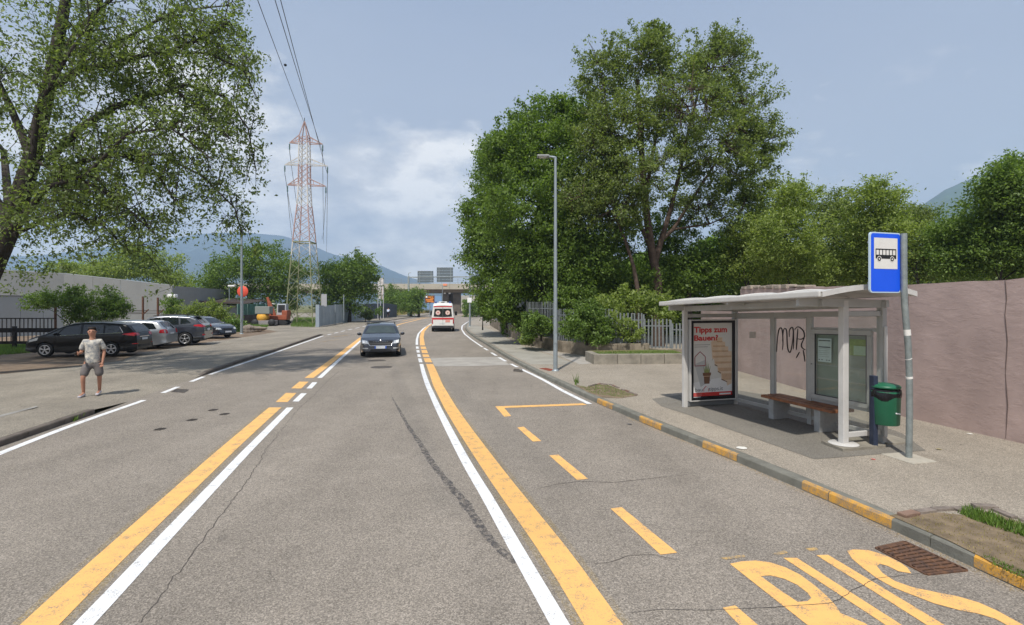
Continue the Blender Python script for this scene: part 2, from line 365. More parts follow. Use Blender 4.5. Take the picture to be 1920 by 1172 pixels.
def kerbrun(q, cumq, joints, side, h, w, m, yel, parent, hfun=None):
    P = lambda s: np.array([np.interp(s, cumq, q[:, 0]), np.interp(s, cumq, q[:, 1])])
    for a, b in zip(joints[:-1], joints[1:]):
        if b - a > 4 or (hfun and min(hfun(a), hfun(b)) < 0.03): continue
        g_ = 0.006; a2, b2 = a + g_, b - g_; dz = random.uniform(-0.004, 0.004); N = 4
        def sect(s):
            p = P(s); t = P(min(s + 0.05, cumq[-1])) - P(max(s - 0.05, 0)); t /= np.linalg.norm(t); nrm = np.array([-t[1], t[0]]) * side
            hh = h if hfun is None else hfun(s); f = 0.018
            return [(*(p - nrm * 0.0), -0.05), (*(p + nrm * 0.004), hh - f + dz), (*(p + nrm * f), hh + dz), (*(p + nrm * (w - 0.004)), hh + dz), (*(p + nrm * (w - 0.004)), -0.05)]
        mb = MB(); ss = np.linspace(a2, b2, N + 1); vs = []
        for s in ss: vs += sect(s)
        mb.add(vs, [(i * 5 + k, i * 5 + k + 1, i * 5 + 6 + k, i * 5 + 5 + k) for i in range(N) for k in range(4)] + [(4, 3, 2, 1, 0), tuple(N * 5 + k for k in range(5))])
        o = mb.build('kerb_stone', m, parent)
        for y0, y1 in yel:
            c0, c1 = max(y0, a2), min(y1, b2)
            if c1 - c0 > 0.05:
                pm = MB(); vs = []
                for s in np.linspace(c0, c1, 5):
                    p = P(s); t = P(min(s + 0.05, cumq[-1])) - P(max(s - 0.05, 0)); t /= np.linalg.norm(t); nr = np.array([-t[1], t[0]]) * side; e = 0.003
                    vs += [(*(p - nr * e), 0.012), (*(p + nr * 0.001), h - 0.018 + dz), (*(p + nr * (0.018 - e * .4)), h + dz + e), (*(p + nr * 0.055), h + dz + e)]
                pm.add(vs, [(i * 4 + k, i * 4 + k + 1, i * 4 + 5 + k, i * 4 + 4 + k) for i in range(4) for k in range(3)])
                tag(pm.build('paint_stripe', KY, o))
sideR = 1 if np.allclose(inR, offs(qR, KW)) else -1
kerbrun(qR, cum, js, sideR, KH, KW, STONE, ysp, kerb)

# left apron (footway, crossover and car park), lower where the kerb is dropped
cumL = np.r_[0, np.cumsum(np.hypot(*np.diff(qL, axis=0).T))]
sp0, sp1 = s_at_px(qL, cumL, 192, 772), s_at_px(qL, cumL, 393, 700.5)
sp2, sp3 = s_at_px(qL, cumL, 602, 629), s_at_px(qL, cumL, 688, 608)
HLK = 0.105
def hL(s):
    def dip(a, b, k): return max(0, min(1, (s - a) / k, (b - s) / k))
    return HLK * (1 - 0.93 * max(dip(sp1 - 0.1, sp0 + 0.1, 0.9), dip(sp3, sp2, 1.2)))
lp = MB(); LN = len(qL); rows = []
sl = -1 if offs(qL, 1)[400, 0] > qL[400, 0] else 1
def rowL(d, fz):
    o = offs(qL, sl * min(d, 3.0)); 
    if d > 3: o = o - np.array([[d - 3.0, 0.0]])
    return [(o[i, 0], o[i, 1], fz(i)) for i in range(LN)]
rows = [rowL(0.02, lambda i: hL(cumL[i]) - 0.012), rowL(0.17, lambda i: hL(cumL[i]) - 0.004), rowL(0.9, lambda i: 0.5 * hL(cumL[i]) + 0.5 * HLK), rowL(2.2, lambda i: HLK), rowL(50, lambda i: HLK)]
rowsub = list(range(0, LN, 2))
for r_ in rows: lp.v.extend([r_[i] for i in rowsub])
K = len(rowsub)
for a in range(4):
    for i in range(K - 1): lp.f.append([a * K + i, (a + 1) * K + i, (a + 1) * K + i + 1, a * K + i + 1]); lp.m.append(0); lp.sm.append(True)
APR = lp.build('footway', A_LEFT); tag(APR, kind='structure')
jl = np.arange(3, cumL[-1] - 12, 1.0)
kl = thing('kerb', (0, 0, 0), None, None, kind='structure')
kerbrun(qL, cumL, list(jl), sl, HLK, 0.152, STONE_D, [], kl, hL)

# ---------------- painted lines (children of the road)
def lane(name, px, w, m, spans, z=0.004, n=60):
    """line through picture points, cut into spans of picture rows"""
    P = [G(*p) for p in px]; q = smoothline([(p.x, p.y) for p in P], 400, 6); o = np.argsort(q[:, 1]); q = q[o]
    sl_ = (q[6, 0] - q[0, 0]) / (q[6, 1] - q[0, 1] + 1e-9); q = np.r_[[[q[0, 0] - sl_ * (q[0, 1] + 9) * .8, -9.0]], q]
    for a, b in spans:
        ya, yb = (-8.5 if a in (1225, 900) else G(960, a).y), G(960, b).y; mb = MB(); N = max(2, int(abs(ya - yb) / 0.5)); N = min(N, n)
        Y = np.linspace(yb, ya, N + 1); X = np.interp(Y, q[:, 1], q[:, 0])
        dx = np.interp(Y + 0.2, q[:, 1], q[:, 0]) - np.interp(Y - 0.2, q[:, 1], q[:, 0]); hw = w / 2 * np.sqrt(1 + np.minimum((dx / 0.4) ** 2, 4))
        mb.add([(X[i] - hw[i], Y[i], z) for i in range(N + 1)] + [(X[i] + hw[i], Y[i], z) for i in range(N + 1)], [(i, i + N + 1, i + N + 2, i + 1) for i in range(N)])
        mb.build(name, m, ROAD)
def quad(name, pts, m, z=0.004, parent=None): return flat(name, [G(*p, z) for p in pts], z, m, parent or ROAD)
cw = [(1080, 1225), (1050, 1172), (973.8, 1039.8), (906.7, 920), (889, 893.3), (865.2, 850.7), (843, 808), (821.5, 765.3), (802.2, 722.7), (794.4, 699.8), (790.1, 682.6), (787.9, 676), (785.6, 667), (783.8, 659), (782.5, 652), (781.6, 646.7), (781.7, 636.3), (784.6, 625.8), (794.5, 615.4), (808, 606.8), (830, 602)]
lane('white_line', cw, 0.145, WHT, [(1225, 682.6), (679.5, 672.2), (669.6, 664.2), (661.3, 656.6), (654, 649.8), (646.7, 604)])
cy_ = [(1165, 1225), (1132, 1172), (1044.5, 1039.8), (953.2, 920), (933.3, 893.3), (903, 850.7), (873, 808), (844.8, 765.3), (821.3, 722.7), (812.8, 699.8), (805.4, 682.6), (801.9, 675.6), (798.4, 667), (795.9, 659.3), (793.8, 652), (792.2, 647.7), (791.6, 642.5), (790.5, 632), (793.1, 621.7), (802.8, 611.3), (818, 605)]
lane('yellow_line', cy_, 0.285, YEL, [(1225, 682.6), (679.5, 671.7), (669.6, 664.6), (662.3, 656.3), (654.5, 650), (647.7, 604)])
ly = [(20, 1225), (70.5, 1172), (256, 1000), (418, 850), (515.5, 764.3), (529.3, 754), (544.8, 737), (556.2, 728.6), (568.6, 715.8), (579.8, 708.8), (625, 674.7), (679.2, 632), (742.9, 610.2), (754.4, 606.6), (772, 602.4), (786.7, 598.75), (799.2, 596.7), (830, 594.5), (853, 592.5), (880, 589.5), (920, 587.5)]
lane('yellow_line', ly, 0.28, YEL, [(1225, 764.3), (754, 737), (728.6, 715.8), (708.8, 588)])
lw = [(105, 1225), (157.5, 1172), (317, 1000), (459, 850), (544.2, 764.3), (554, 753), (570, 737.6), (579.7, 728.6), (590.2, 717), (599.1, 708.8), (640, 671), (677, 638.4), (748, 611.2)]
lane('white_line', lw, 0.15, WHT, [(1225, 764.3), (753, 737.6), (728.6, 717), (708.8, 611.5)])
le = [(-120, 900), (0, 850), (128, 800), (192, 777.6), (271, 750.5), (320, 731), (370, 711), (392.8, 702.4), (508, 664), (604, 630.5), (645, 620.5), (679, 612.8), (692.5, 609.4), (707.5, 606), (721, 603.7), (735, 602), (748.7, 600), (775, 596.5), (805, 592.3)]
lane('white_line', le, 0.14, WHT, [(900, 750.5), (737, 725.5), (715.7, 706.6), (702.4, 630)] + [(628 - i * 3.1, 626.4 - i * 3.1) for i in range(6)] + [(608.5 - i * 1.9, 607.3 - i * 1.9) for i in range(5)])
lo = [(755, 601.5), (767, 597.8), (793, 594), (812, 592)]
lane('yellow_line', [(740, 604), (767, 600), (793, 595.8), (830, 592)], 0.25, YEL, [(602, 593)])
re_ = [(1104.7, 757), (1087, 748.8), (1054.5, 732.6), (1022, 714), (997.8, 701.8), (975.9, 691.8), (964, 685.5), (942, 674), (925.6, 664), (910.6, 654.6), (904.6, 650.8), (884.3, 637), (871.3, 626.5), (865.7, 617.6), (866.5, 611), (875.4, 604.6), (886, 599.5)]
lane('white_line', re_, 0.13, WHT, [(757.5, 691.8), (688.5, 682.4), (677.5, 670.2), (667, 661.3), (656.8, 652.4), (650.8, 600)])
quad('bay_line', [(928.5, 762), (1092.8, 756.2), (1101, 759.2), (945.6, 764.9), (958.4, 779.8), (945.6, 781.3)], YEL)
quad('bay_dash', [(970, 801.6), (981.9, 799.9), (1015, 826.8), (999, 827.8)], YEL)
quad('bay_dash', [(1029.9, 853.9), (1047, 852.4), (1102.4, 897.6), (1082, 899.7)], YEL)
quad('bay_dash', [(1145, 953.5), (1165.5, 950.7), (1269.7, 1036), (1238.5, 1039.8)], YEL)
quad('bay_dash', [(1355, 1139.5), (1378.6, 1135), (1512, 1250), (1470, 1258)], YEL)
quad('concrete_strip', [(807, 671), (870, 670), (935, 669.3), (957, 684.5), (900, 686), (815, 687)], CONC, 0.003)
# BUS lettering in the bay, drawn long for drivers
C7 = lambda L: [(1300 + x / 2.99, 780 + y / 2.99) for x, y in L]
def hole_letter(name, outer, inner):
    bm = bmesh.new(); es = []
    for loop in (outer, inner):
        vs = [bm.verts.new(G(*p, 0.004)) for p in loop]
        es += [bm.edges.new((vs[i], vs[(i + 1) % len(vs)])) for i in range(len(vs))]
    bmesh.ops.triangle_fill(bm, use_beauty=True, use_dissolve=False, edges=es)
    me = bpy.data.meshes.new(name); 
    for f in bm.faces:
        f.normal_update()
        if f.normal.z < 0: f.normal_flip()
    bm.to_mesh(me); bm.free(); me.materials.append(YEL); o = bpy.data.objects.new(name, me); COL.objects.link(o); o.parent = ROAD
hole_letter('lettering', C7([(205, 828), (270, 815), (350, 810), (430, 820), (520, 850), (600, 890), (680, 950), (750, 1010), (800, 1065), (825, 1105), (960, 1160), (1100, 1250), (1180, 1340), (1190, 1400), (930, 1400)]),
            C7([(378, 898), (430, 893), (510, 912), (580, 945), (640, 990), (662, 1020), (640, 1038), (585, 1042), (470, 965)]))
quad('lettering', C7([(505, 795), (580, 795), (1170, 1172), (1560, 1420), (1430, 1420), (1080, 1172)]), YEL)
quad('lettering', C7([(690, 780), (755, 778), (1410, 1172), (1830, 1420), (1700, 1420), (1310, 1172)]), YEL)
quad('lettering', C7([(862, 755), (900, 748), (980, 752), (1060, 775), (1120, 800), (1165, 825), (1200, 850), (1222, 882), (1150, 870), (1090, 840), (1045, 828), (1030, 842), (1060, 880), (1130, 925), (1230, 960), (1350, 985), (1480, 1010), (1600, 1045), (1700, 1090), (1790, 1138), (1850, 1172), (1960, 1260), (1990, 1330), (1900, 1320),
      (1760, 1172), (1690, 1135), (1600, 1108), (1500, 1090), (1350, 1050), (1200, 992), (1120, 960), (1030, 910), (950, 850), (890, 800)]), YEL)
# TAXI / BUS written for the traffic that comes towards us
for word, a, b, c in (('TAXI', (640, 636.5), (600, 643.5), 4), ('BUS', (656, 628.5), (617, 634.5), 3)):
    p0 = G(*a, 0.004); p1 = G(*b, 0.004)
    for i_, ch in enumerate(word):
        w_ = (abs(p0.x - p1.x) + 0.2) / len(word)
        text('lettering', ch, YELW, (p0.x - i_ * w_, p0.y - 0.04 * i_ * w_, 0.005), (-1, -0.04, 0), (-0.18, -1, 0), 1, ROAD, 0.01, w_ * (0.2 if ch == 'I' else 0.78), 2.2)
# wear: a tar seam, a long crack, worn yellow scraps
def ribbon(name, px, ws, m, z=0.003, jit=0.0, parent=None, n=60):
    q = smoothline([G(*p)[:2] for p in px], n, 2); ws = np.interp(np.linspace(0, 1, n), np.linspace(0, 1, len(ws)), ws)
    if jit: q[:, 0] += np.cumsum(RNG.normal(0, jit, n)) * 0.5 * np.sin(np.linspace(0, math.pi, n)) + RNG.normal(0, jit, n)
    t = np.gradient(q, axis=0); t /= np.linalg.norm(t, axis=1)[:, None]; nn = np.c_[-t[:, 1], t[:, 0]]; ws = ws * (1 + RNG.normal(0, 0.18, n))
    L = q + nn * ws[:, None] / 2; Rr = q - nn * ws[:, None] / 2; mb = MB()
    mb.add([(*p, z) for p in L] + [(*p, z) for p in Rr], [(i, i + n, i + n + 1, i + 1) for i in range(n - 1)]); return mb.build(name, m, parent or ROAD)
def seammat():
    m = bpy.data.materials.new('tar_smear'); m.use_nodes = True; t = m.node_tree; b = t.nodes['Principled BSDF']; b.inputs['Base Color'].default_value = (0.085, 0.08, 0.082, 1); b.inputs['Roughness'].default_value = 0.65
    o = t.nodes.new('ShaderNodeTexCoord').outputs['Object']; r = ramp(t, [(0.42, 0.0), (0.6, 0.75)], noise(t, o, 14, 8, 0.75)); t.links.new(r.outputs[0], b.inputs['Alpha']); return m
SM = seammat()
def spray():
    m = bpy.data.materials.new('yellow_overspray'); m.use_nodes = True; t = m.node_tree; b = t.nodes['Principled BSDF']; b.inputs['Base Color'].default_value = (0.55, 0.38, 0.10, 1); b.inputs['Roughness'].default_value = 0.85
    o = t.nodes.new('ShaderNodeTexCoord').outputs['Object']; r = ramp(t, [(0.46, 0.0), (0.66, 0.62)], noise(t, o, 70, 4, 0.7)); t.links.new(math_(t, 'MULTIPLY', r.outputs[0], ramp(t, [(0.35, 0.15), (0.6, 1.0)], noise(t, o, 1.5, 4, 0.6)).outputs[0]), b.inputs['Alpha']); return m
SPR = spray()
lane('overspray', cy_, 0.43, SPR, [(1225, 682.6)], 0.0022); lane('overspray', ly, 0.42, SPR, [(1225, 764.3)], 0.0022)
ribbon('tar_seam', [(735, 745), (752, 775), (766.4, 801.6), (787.7, 831.5), (809, 867.7), (830.4, 893), (851.7, 921), (864.8, 932), (891, 972.7), (915, 1008.6), (939, 1032.6), (966, 1056)], [0.02, 0.05, 0.08, 0.09, 0.1, 0.1, 0.11, 0.07], SM, 0.003)
ribbon('crack', [(264, 1168), (303, 1114), (354, 1048), (387, 1003), (417, 964), (460, 910), (506, 841), (538, 802.7), (572, 764), (614.7, 719.5), (636, 696)], [0.008, 0.010, 0.005, 0.009, 0.008, 0.012], TAR, 0.003, 0.012, n=220)
ribbon('crack', [(1015, 915), (1045, 908), (1090, 903), (1150, 905), (1215, 898), (1290, 890)], [0.006, 0.009, 0.004], TAR, 0.003, 0.01, n=90)
ribbon('crack', [(1112, 1058), (1145, 1054), (1180, 1042), (1225, 1040), (1270, 1050)], [0.004, 0.008, 0.004], TAR, 0.003, 0.006, n=70)
ribbon('crack', [(1180, 1150), (1240, 1143), (1330, 1145), (1440, 1140), (1560, 1132), (1600, 1105), (1640, 1085), (1735, 1075)], [0.004, 0.006, 0.004], TAR, 0.0055, 0.006, n=120)
for pts in ([(1448, 1038), (1470, 1032), (1478, 1036), (1460, 1041)], [(1510, 1028), (1530, 1026), (1534, 1031), (1518, 1033)], [(1350, 1046), (1395, 1040), (1398, 1044), (1362, 1049)]): quad('paint_scrap', pts, YELW, 0.0035)
# faint old white marks on the left footway
flat('old_white_line', [G(*p, 0.11) for p in [(0, 778), (68, 761), (70, 763), (0, 782)]], HLK + 0.004, WHTW, APR)

# covers and grates
IRON = mat('cast_iron', (0.145, 0.125, 0.108), 0.6, 0.4, 12, 0.5, 60, 0.4)
RUST = mat('rusty_iron', (0.17, 0.085, 0.045), 0.8, 0.5, 14, 0.5, 60, 0.2, tint2=(0.07, 0.05, 0.045))
def manhole(p, r, label, n=20, z=0.0, m=None, group=None):
    o = thing('manhole_cover', (p.x, p.y, z), label, 'manhole cover', group=group)
    MB().lathe((0, 0, 0), [(r * 1.13, -0.01), (r * 1.13, 0.006), (r * 1.03, 0.006), (r * 1.03, -0.004)], n).build('frame', m or IRON, o)
    c = MB(); c.add([(r * math.cos(2 * math.pi * k / n), r * math.sin(2 * math.pi * k / n), 0.004) for k in range(n)], [tuple(range(n))])
    for i in range(-3, 4):
        h = math.sqrt(max(0.01, (r * 0.9) ** 2 - (i * r / 4) ** 2)); c.box((i * r / 4, 0, 0.006), (r * 0.1, 2 * h, 0.005))
    c.build('lid', m or IRON, o); return o
manhole(G(707, 676), 0.34, 'round iron manhole cover just in front of the oncoming dark car')
manhole(G(715, 688.5), 0.36, 'round iron manhole cover second in front of the oncoming dark car')
for (x, y), l in zip([(300, 805), (360, 787.7), (421, 776.7), (399.5, 769)], ['small round valve cover nearest us in the left bus lane', 'small round valve cover, second of four in the left bus lane', 'small round valve cover nearest the yellow line in the left bus lane', 'small round valve cover farthest of four in the left bus lane']): manhole(G(x, y), 0.085, l, 14, group='valve covers in the left lane')
def plate(pts, z, label, m, bars=5):
    P = [G(*p, z) for p in pts]; c = sum(P, Vector()) / 4; o = thing('drain_cover', c, label, 'drain cover')
    q = [p - c for p in P]
    fr = MB()
    for i in range(4): fr.bar(q[i] + Vector((0, 0, .004)), q[(i + 1) % 4] + Vector((0, 0, .004)), 0.03, 0.012)
    fr.build('frame', m, o); b = MB(); b.add([v + Vector((0, 0, 0.002)) for v in q], [(0, 1, 2, 3)])
    b.build('plate', m, o)
    for i in range(bars):
        t = (i + 0.6) / (bars + 0.2); MB().bar(q[0].lerp(q[1], t) + Vector((0, 0, .006)), q[3].lerp(q[2], t) + Vector((0, 0, .006)), 0.02, 0.008).build('bar', m, o)
plate([(963, 696.5), (980, 698), (978, 692.5), (964, 692)], 0.0, 'small dark gully grate by the right kerb beyond the bus bay', IRON)
plate([(1012, 691), (1030, 695.5), (1041, 694), (1024, 690.5)], KH, 'rusty red cover plate at the foot of the nearest lamp post', mat('rust_red', (0.28, 0.08, 0.05), 0.8, 0.3, 9))
plate([(322, 735), (345, 736.5), (353, 731), (331, 730)], 0.0, 'square iron plate beside the dashed white edge line on the left', IRON)
# big rusty gully grate at the kerb
q4 = [G(*p, 0.0) for p in [(1643, 1029), (1697, 1017), (1812, 1070), (1737, 1078)]]; gc = sum(q4, Vector()) / 4
gr = thing('drain_grate', gc, 'rusty iron gully grate with diagonal bars against the kerb, by the S of BUS', 'drain grate')
q = [p - gc for p in q4]
pit = MB(); pit.add([v + Vector((0, 0, 0.0015)) for v in q], [(0, 1, 2, 3)]); pit.build('pit', mat('pit_black', (0.012, 0.01, 0.01), 0.9), gr)
for i in range(4): MB().bar(q[i] + Vector((0, 0, .006)), q[(i + 1) % 4] + Vector((0, 0, .006)), 0.03, 0.014).build('frame_bar', RUST, gr)
for i in range(10):
    t = (i + 0.5) / 10; a, b = q[0].lerp(q[3], t), q[1].lerp(q[2], t); MB().bar(a + Vector((0, 0, .007)), b + Vector((0, 0, .007)), 0.032, 0.012).build('grate_bar', RUST, gr)
for t in (0.33, 0.66):
    MB().bar(q[0].lerp(q[1], t) + Vector((0, 0, .005)), q[3].lerp(q[2], t) + Vector((0, 0, .005)), 0.014, 0.02).build('cross_bar', RUST, gr)

# patches on the right pavement
flat('asphalt_patch', [G(*p, KH) for p in [(1222, 748), (1240, 762), (1290, 778), (1400, 817), (1527, 861.5), (1736, 845), (1690, 812), (1640, 795), (1500, 752), (1384, 732), (1290, 738)]], KH + 0.004, A_PATCH, PAVE)
flat('pavement_strip', [G(*p, KH) for p in [(1000, 651), (1056, 663), (1112, 668), (1112, 682), (1086, 683), (1050, 668), (1000, 655)]], KH + 0.004, CONC, PAVE)
_in = [tuple(p) for p in offs(inR, 0.12 * (1 if np.allclose(inR, offs(qR, KW)) else -1)) if 19.5 < p[1] < 58][::4]
flat('pavement_strip', _in + [tuple(G(*p, KH)[:2]) for p in [(1060, 684), (1075, 681), (1050, 672), (985, 651), (950, 634), (925, 620), (900, 612)]], KH + 0.003, mat('pale_pavement', (0.33, 0.31, 0.265), 0.9, 0.25, 0.8, 0.2, 60), PAVE)
soilpoly = [(1668, 967), (1700, 962), (1765, 962), (1800, 966), (1850, 960), (1900, 975), (1960, 996), (2100, 1060), (2060, 1140), (1920, 1082), (1860, 1055), (1780, 1015)]
sp_ = flat('soil_patch', [G(*p, KH) for p in soilpoly], KH + 0.006, SOIL, PAVE)
gp_ = flat('grass_verge', [G(*p, KH) for p in [(1078, 722), (1098, 726), (1120, 721), (1140, 722), (1165, 731), (1196, 742), (1165, 747), (1130, 746), (1102, 736)]], KH + 0.006, SOIL, PAVE)
# broken brick edging round the two tree pits
BR = mat('edging_brick', (0.24, 0.155, 0.115), 0.9, 0.35, 8, 0.6, 40); BR2 = mat('edging_stone', (0.24, 0.20, 0.17), 0.9, 0.35, 8, 0.6, 40)
def bricks(pts, w=0.24, d=0.09):
    q = smoothline([G(*p, KH)[:2] for p in pts], 200, 2); c = np.r_[0, np.cumsum(np.hypot(*np.diff(q, axis=0).T))]; s = 0
    while s < c[-1] - w:
        x, y = np.interp(s + w / 2, c, q[:, 0]), np.interp(s + w / 2, c, q[:, 1]); x1, y1 = np.interp(s + w, c, q[:, 0]), np.interp(s + w, c, q[:, 1]); x0, y0 = np.interp(s, c, q[:, 0]), np.interp(s, c, q[:, 1])
        if random.random() < 0.9: MB().box((x, y, KH + 0.004 + random.uniform(-.004, .012)), (w * 0.95, d * random.uniform(.85, 1.1), 0.05), math.atan2(y1 - y0, x1 - x0) + random.uniform(-.06, .06)).build('brick', random.choice([BR, BR2, BR2]), PAVE, 0.006)
        s += w * random.uniform(1.02, 1.15)
bricks([(1690, 970), (1722, 963), (1768, 956), (1812, 956), (1856, 952), (1890, 968), (1960, 990), (2050, 1030)])
bricks([(1104, 725), (1126, 720), (1146, 722), (1170, 732), (1200, 743)], 0.2, 0.06)
# slabs
def slab(pts, z0, z1, m, par):
    mb = MB(); P = [G(*p, z1) for p in pts]; mb.prism([(p.x, p.y) for p in P], z0, z1); return mb.build('slab', m, par, 0.006)
slab([(1652, 850.5), (1712, 869.5), (1757, 865), (1701, 847)], KH - 0.02, KH + 0.012, mat('pale_slab', (0.42, 0.385, 0.32), 0.9, 0.15, 8, 0.2, 60), PAVE)
slab([(1539.5, 826), (1581, 841.5), (1661, 834), (1618, 817)], KH - 0.02, KH + 0.05, CONC_D, PAVE)
slab([(1664, 831), (1712, 828), (1668, 814), (1625, 817)], KH - 0.02, KH + 0.035, CONC_D, PAVE)
# ================================================================== BUS SHELTER
GREYM = mat('grey_painted_steel', (0.40, 0.395, 0.375), 0.45, 0.12, 4, 0.05, 30, 0.0, 0.4)
WHITEM = mat('white_painted_steel', (0.54, 0.525, 0.50), 0.45, 0.12, 3, 0.05, 30, 0.0, 0.4)
GALV = mat('galvanised_steel', (0.36, 0.385, 0.39), 0.5, 0.28, 9, 0.1, 40, 0.35, 0.4)
BLACKM = mat('black_frame', (0.014, 0.014, 0.016), 0.3, 0.0)
DARKBLUE = mat('dark_blue_steel', (0.03, 0.04, 0.07), 0.4, 0.2, 6)
GLASS = glassmat('shelter_glass', (0.95, 0.97, 0.95), 0.05, 0.11)
GLASS_G = glassmat('case_glass', (0.9, 0.95, 0.92), 0.06, 0.06)
SH = thing('bus_shelter', G(1376, 757, KH), 'grey steel and glass bus shelter with white curved roof on the pavement', 'bus shelter', 0)
so = Vector(SH.location); UA = Vector((0.277, -0.961, 0)).normalized(); VA = Vector((-0.961, -0.277, 0)).normalized()
SL = 3.5
def S(u, v, z):     # local shelter coordinates; the shelter stands level on the falling pavement
    return UA * u + VA * v + Vector((0, 0, z - KH if z < 0.3 else z - KH + 0.033 * u * (z / 2.4)))
def shbar(name, a, b, w, h=None, m=GREYM, bev=0.006, par=None, up=(0, 0, 1)):
    return MB().bar(S(*a), S(*b), w, h, up=up).build(name, m, par or SH, bev)
VX = Matrix((UA, VA, Vector((0, 0, 1)))).transposed()
def post(name, u, v, z0, z1, wu, wv, m=GREYM):
    a, b = S(u, v, z0), S(u, v, z1); mb = MB(); c = (a + b) / 2; mb.box(c, (wu, wv, (b - a).length), rot=VX); return mb.build(name, m, SH, 0.01)
post('post', 0.03, 1.32, KH, 2.36, 0.08, 0.10, WHITEM)
post('post', 0.03, 0.0, KH, 2.34, 0.11, 0.09)
post('post', 1.19, 0.0, KH, 2.2, 0.09, 0.07)
post('post', 2.10, 0.0, KH, 2.2, 0.10, 0.07)
post('post', SL, 0.0, KH, 2.34, 0.11, 0.09)
post('post', SL - 0.02, 0.78, KH, 2.36, 0.10, 0.11, WHITEM)
for u, v in ((SL - 0.02, 0.78),): 
    MB().lathe(S(u, v, KH + 0.055), [(0.0, 0.012), (0.2, 0.012), (0.215, 0.0)], 24).build('foot_plate', WHITEM, SH)
shbar('roof_beam', (0.03, -0.02, 2.30), (0.03, 1.72, 2.33), 0.06, 0.12)
shbar('roof_beam', (SL, -0.02, 2.30), (SL, 1.72, 2.33), 0.06, 0.13)
shbar('roof_beam', (1.9, -0.02, 2.33), (1.9, 1.72, 2.36), 0.05, 0.06)
shbar('gutter_beam', (0.0, 1.30, 2.30), (SL + .1, 1.30, 2.31), 0.07, 0.11)
shbar('gutter_beam', (0.0, 0.0, 2.29), (SL + .1, 0.0, 2.30), 0.07, 0.12)
shbar('top_rail', (0.06, 0, 2.15), (SL, 0, 2.15), 0.05, 0.10)
shbar('bottom_rail', (0.06, 0, 0.235), (SL, 0, 0.26), 0.05, 0.07)
shbar('top_rail', (0.03, 0.05, 2.15), (0.03, 1.27, 2.15), 0.05, 0.08)
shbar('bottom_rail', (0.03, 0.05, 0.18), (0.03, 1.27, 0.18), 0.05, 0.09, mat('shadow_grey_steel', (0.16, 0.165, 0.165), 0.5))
shbar('top_rail', (SL, 0.05, 2.15), (SL, 0.73, 2.15), 0.05, 0.08)
shbar('bottom_rail', (SL, 0.05, 0.30), (SL, 0.73, 0.30), 0.05, 0.08, WHITEM)
def pane(name, a, b, z0, z1, m=GLASS, t=0.008, par=None):
    n = (S(b[0], b[1], 1) - S(a[0], a[1], 1)).cross(Vector((0, 0, 1))).normalized() * t / 2
    c = [S(a[0], a[1], z0), S(b[0], b[1], z0), S(b[0], b[1], z1), S(a[0], a[1], z1)]; mb = MB(); mb.add(c, [(0, 1, 2, 3)]); return mb.build(name, m, par or SH)
p1 = pane('glass_pane', (0.09, 0.0), (1.145, 0.0), 0.275, 2.10)
p2 = pane('glass_pane', (1.235, 0.0), (2.05, 0.0), 0.275, 2.10)
pane('glass_pane', (2.15, 0.0), (SL - .06, 0.0), 0.3, 0.60)
pane('glass_pane', (2.15, 0.0), (SL - .06, 0.0), 1.90, 2.10)
pane('glass_pane', (SL, 0.05), (SL, 0.71), 0.35, 2.11)
# thin inner frames of each pane
for u0, u1 in ((0.09, 1.145), (1.235, 2.05)):
    for u in (u0 + 0.015, u1 - 0.015): shbar('pane_frame', (u, 0.012, 0.275), (u, 0.012, 2.10), 0.02, 0.03, up=(1, 0, 0))
    shbar('pane_frame', (u0 + .03, 0.012, 2.085), (u1 - .03, 0.012, 2.085), 0.02, 0.03)
shbar('side_profile', (SL + 0.08, 0.02, 0.25), (SL + 0.08, 0.02, 1.95), 0.03, 0.05, WHITEM, up=(1, 0, 0))
# curved roof: two steel edge profiles and panels between ribs
RU0, RU1, RV0, RV1 = -0.27, SL + 0.46, -0.12, 1.75
def roofz(v):
    t = (v - RV0) / (RV1 - RV0); return 2.425 + 0.105 * math.sin(math.pi * min(1, max(0, t)) ** 0.9) + 0.015 * (1 - t)
npan = 4
for i in range(npan):
    a = RU0 + 0.02 + (RU1 - RU0 - 0.04) * i / npan; b = RU0 + 0.02 + (RU1 - RU0 - 0.04) * (i + 1) / npan - 0.03
    mb = MB(); mb.grid(lambda s, t: S(a + (b - a) * s, RV0 + (RV1 - RV0) * t, roofz(RV0 + (RV1 - RV0) * t)), 4, 12)
    mb.grid(lambda s, t: S(a + (b - a) * s, RV1 - (RV1 - RV0) * t, roofz(RV1 - (RV1 - RV0) * t) - 0.03), 4, 12)
    mb.build('roof_panel', WHITEM, SH)
for i in range(1, npan):
    u = RU0 + (RU1 - RU0) * i / npan; mb = MB(); mb.tube([S(u, RV0 + (RV1 - RV0) * k / 12, roofz(RV0 + (RV1 - RV0) * k / 12) + 0.006) for k in range(13)], 0.02, 6); mb.build('roof_rib', WHITEM, SH)
shbar('roof_edge', (RU0, RV1, 2.425), (RU1, RV1, 2.425), 0.08, 0.095, WHITEM, 0.02)
shbar('roof_edge', (RU0, RV0, 2.43), (RU1, RV0, 2.44), 0.05, 0.07, WHITEM, 0.012)
for u in (RU0, RU1):
    mb = MB(); K = 12; vs = []
    for k in range(K + 1):
        v = RV0 + (RV1 - RV0) * k / K; z = roofz(v)
        for du, dz in ((-0.02, -0.045), (-0.02, 0.03), (0.02, 0.03), (0.02, -0.045)): vs.append(S(u + du, v, z + dz))
    mb.add(vs, [(k * 4 + j, k * 4 + (j + 1) % 4, k * 4 + 4 + (j + 1) % 4, k * 4 + 4 + j) for k in range(K) for j in range(4)]); mb.build('roof_end', WHITEM, SH)
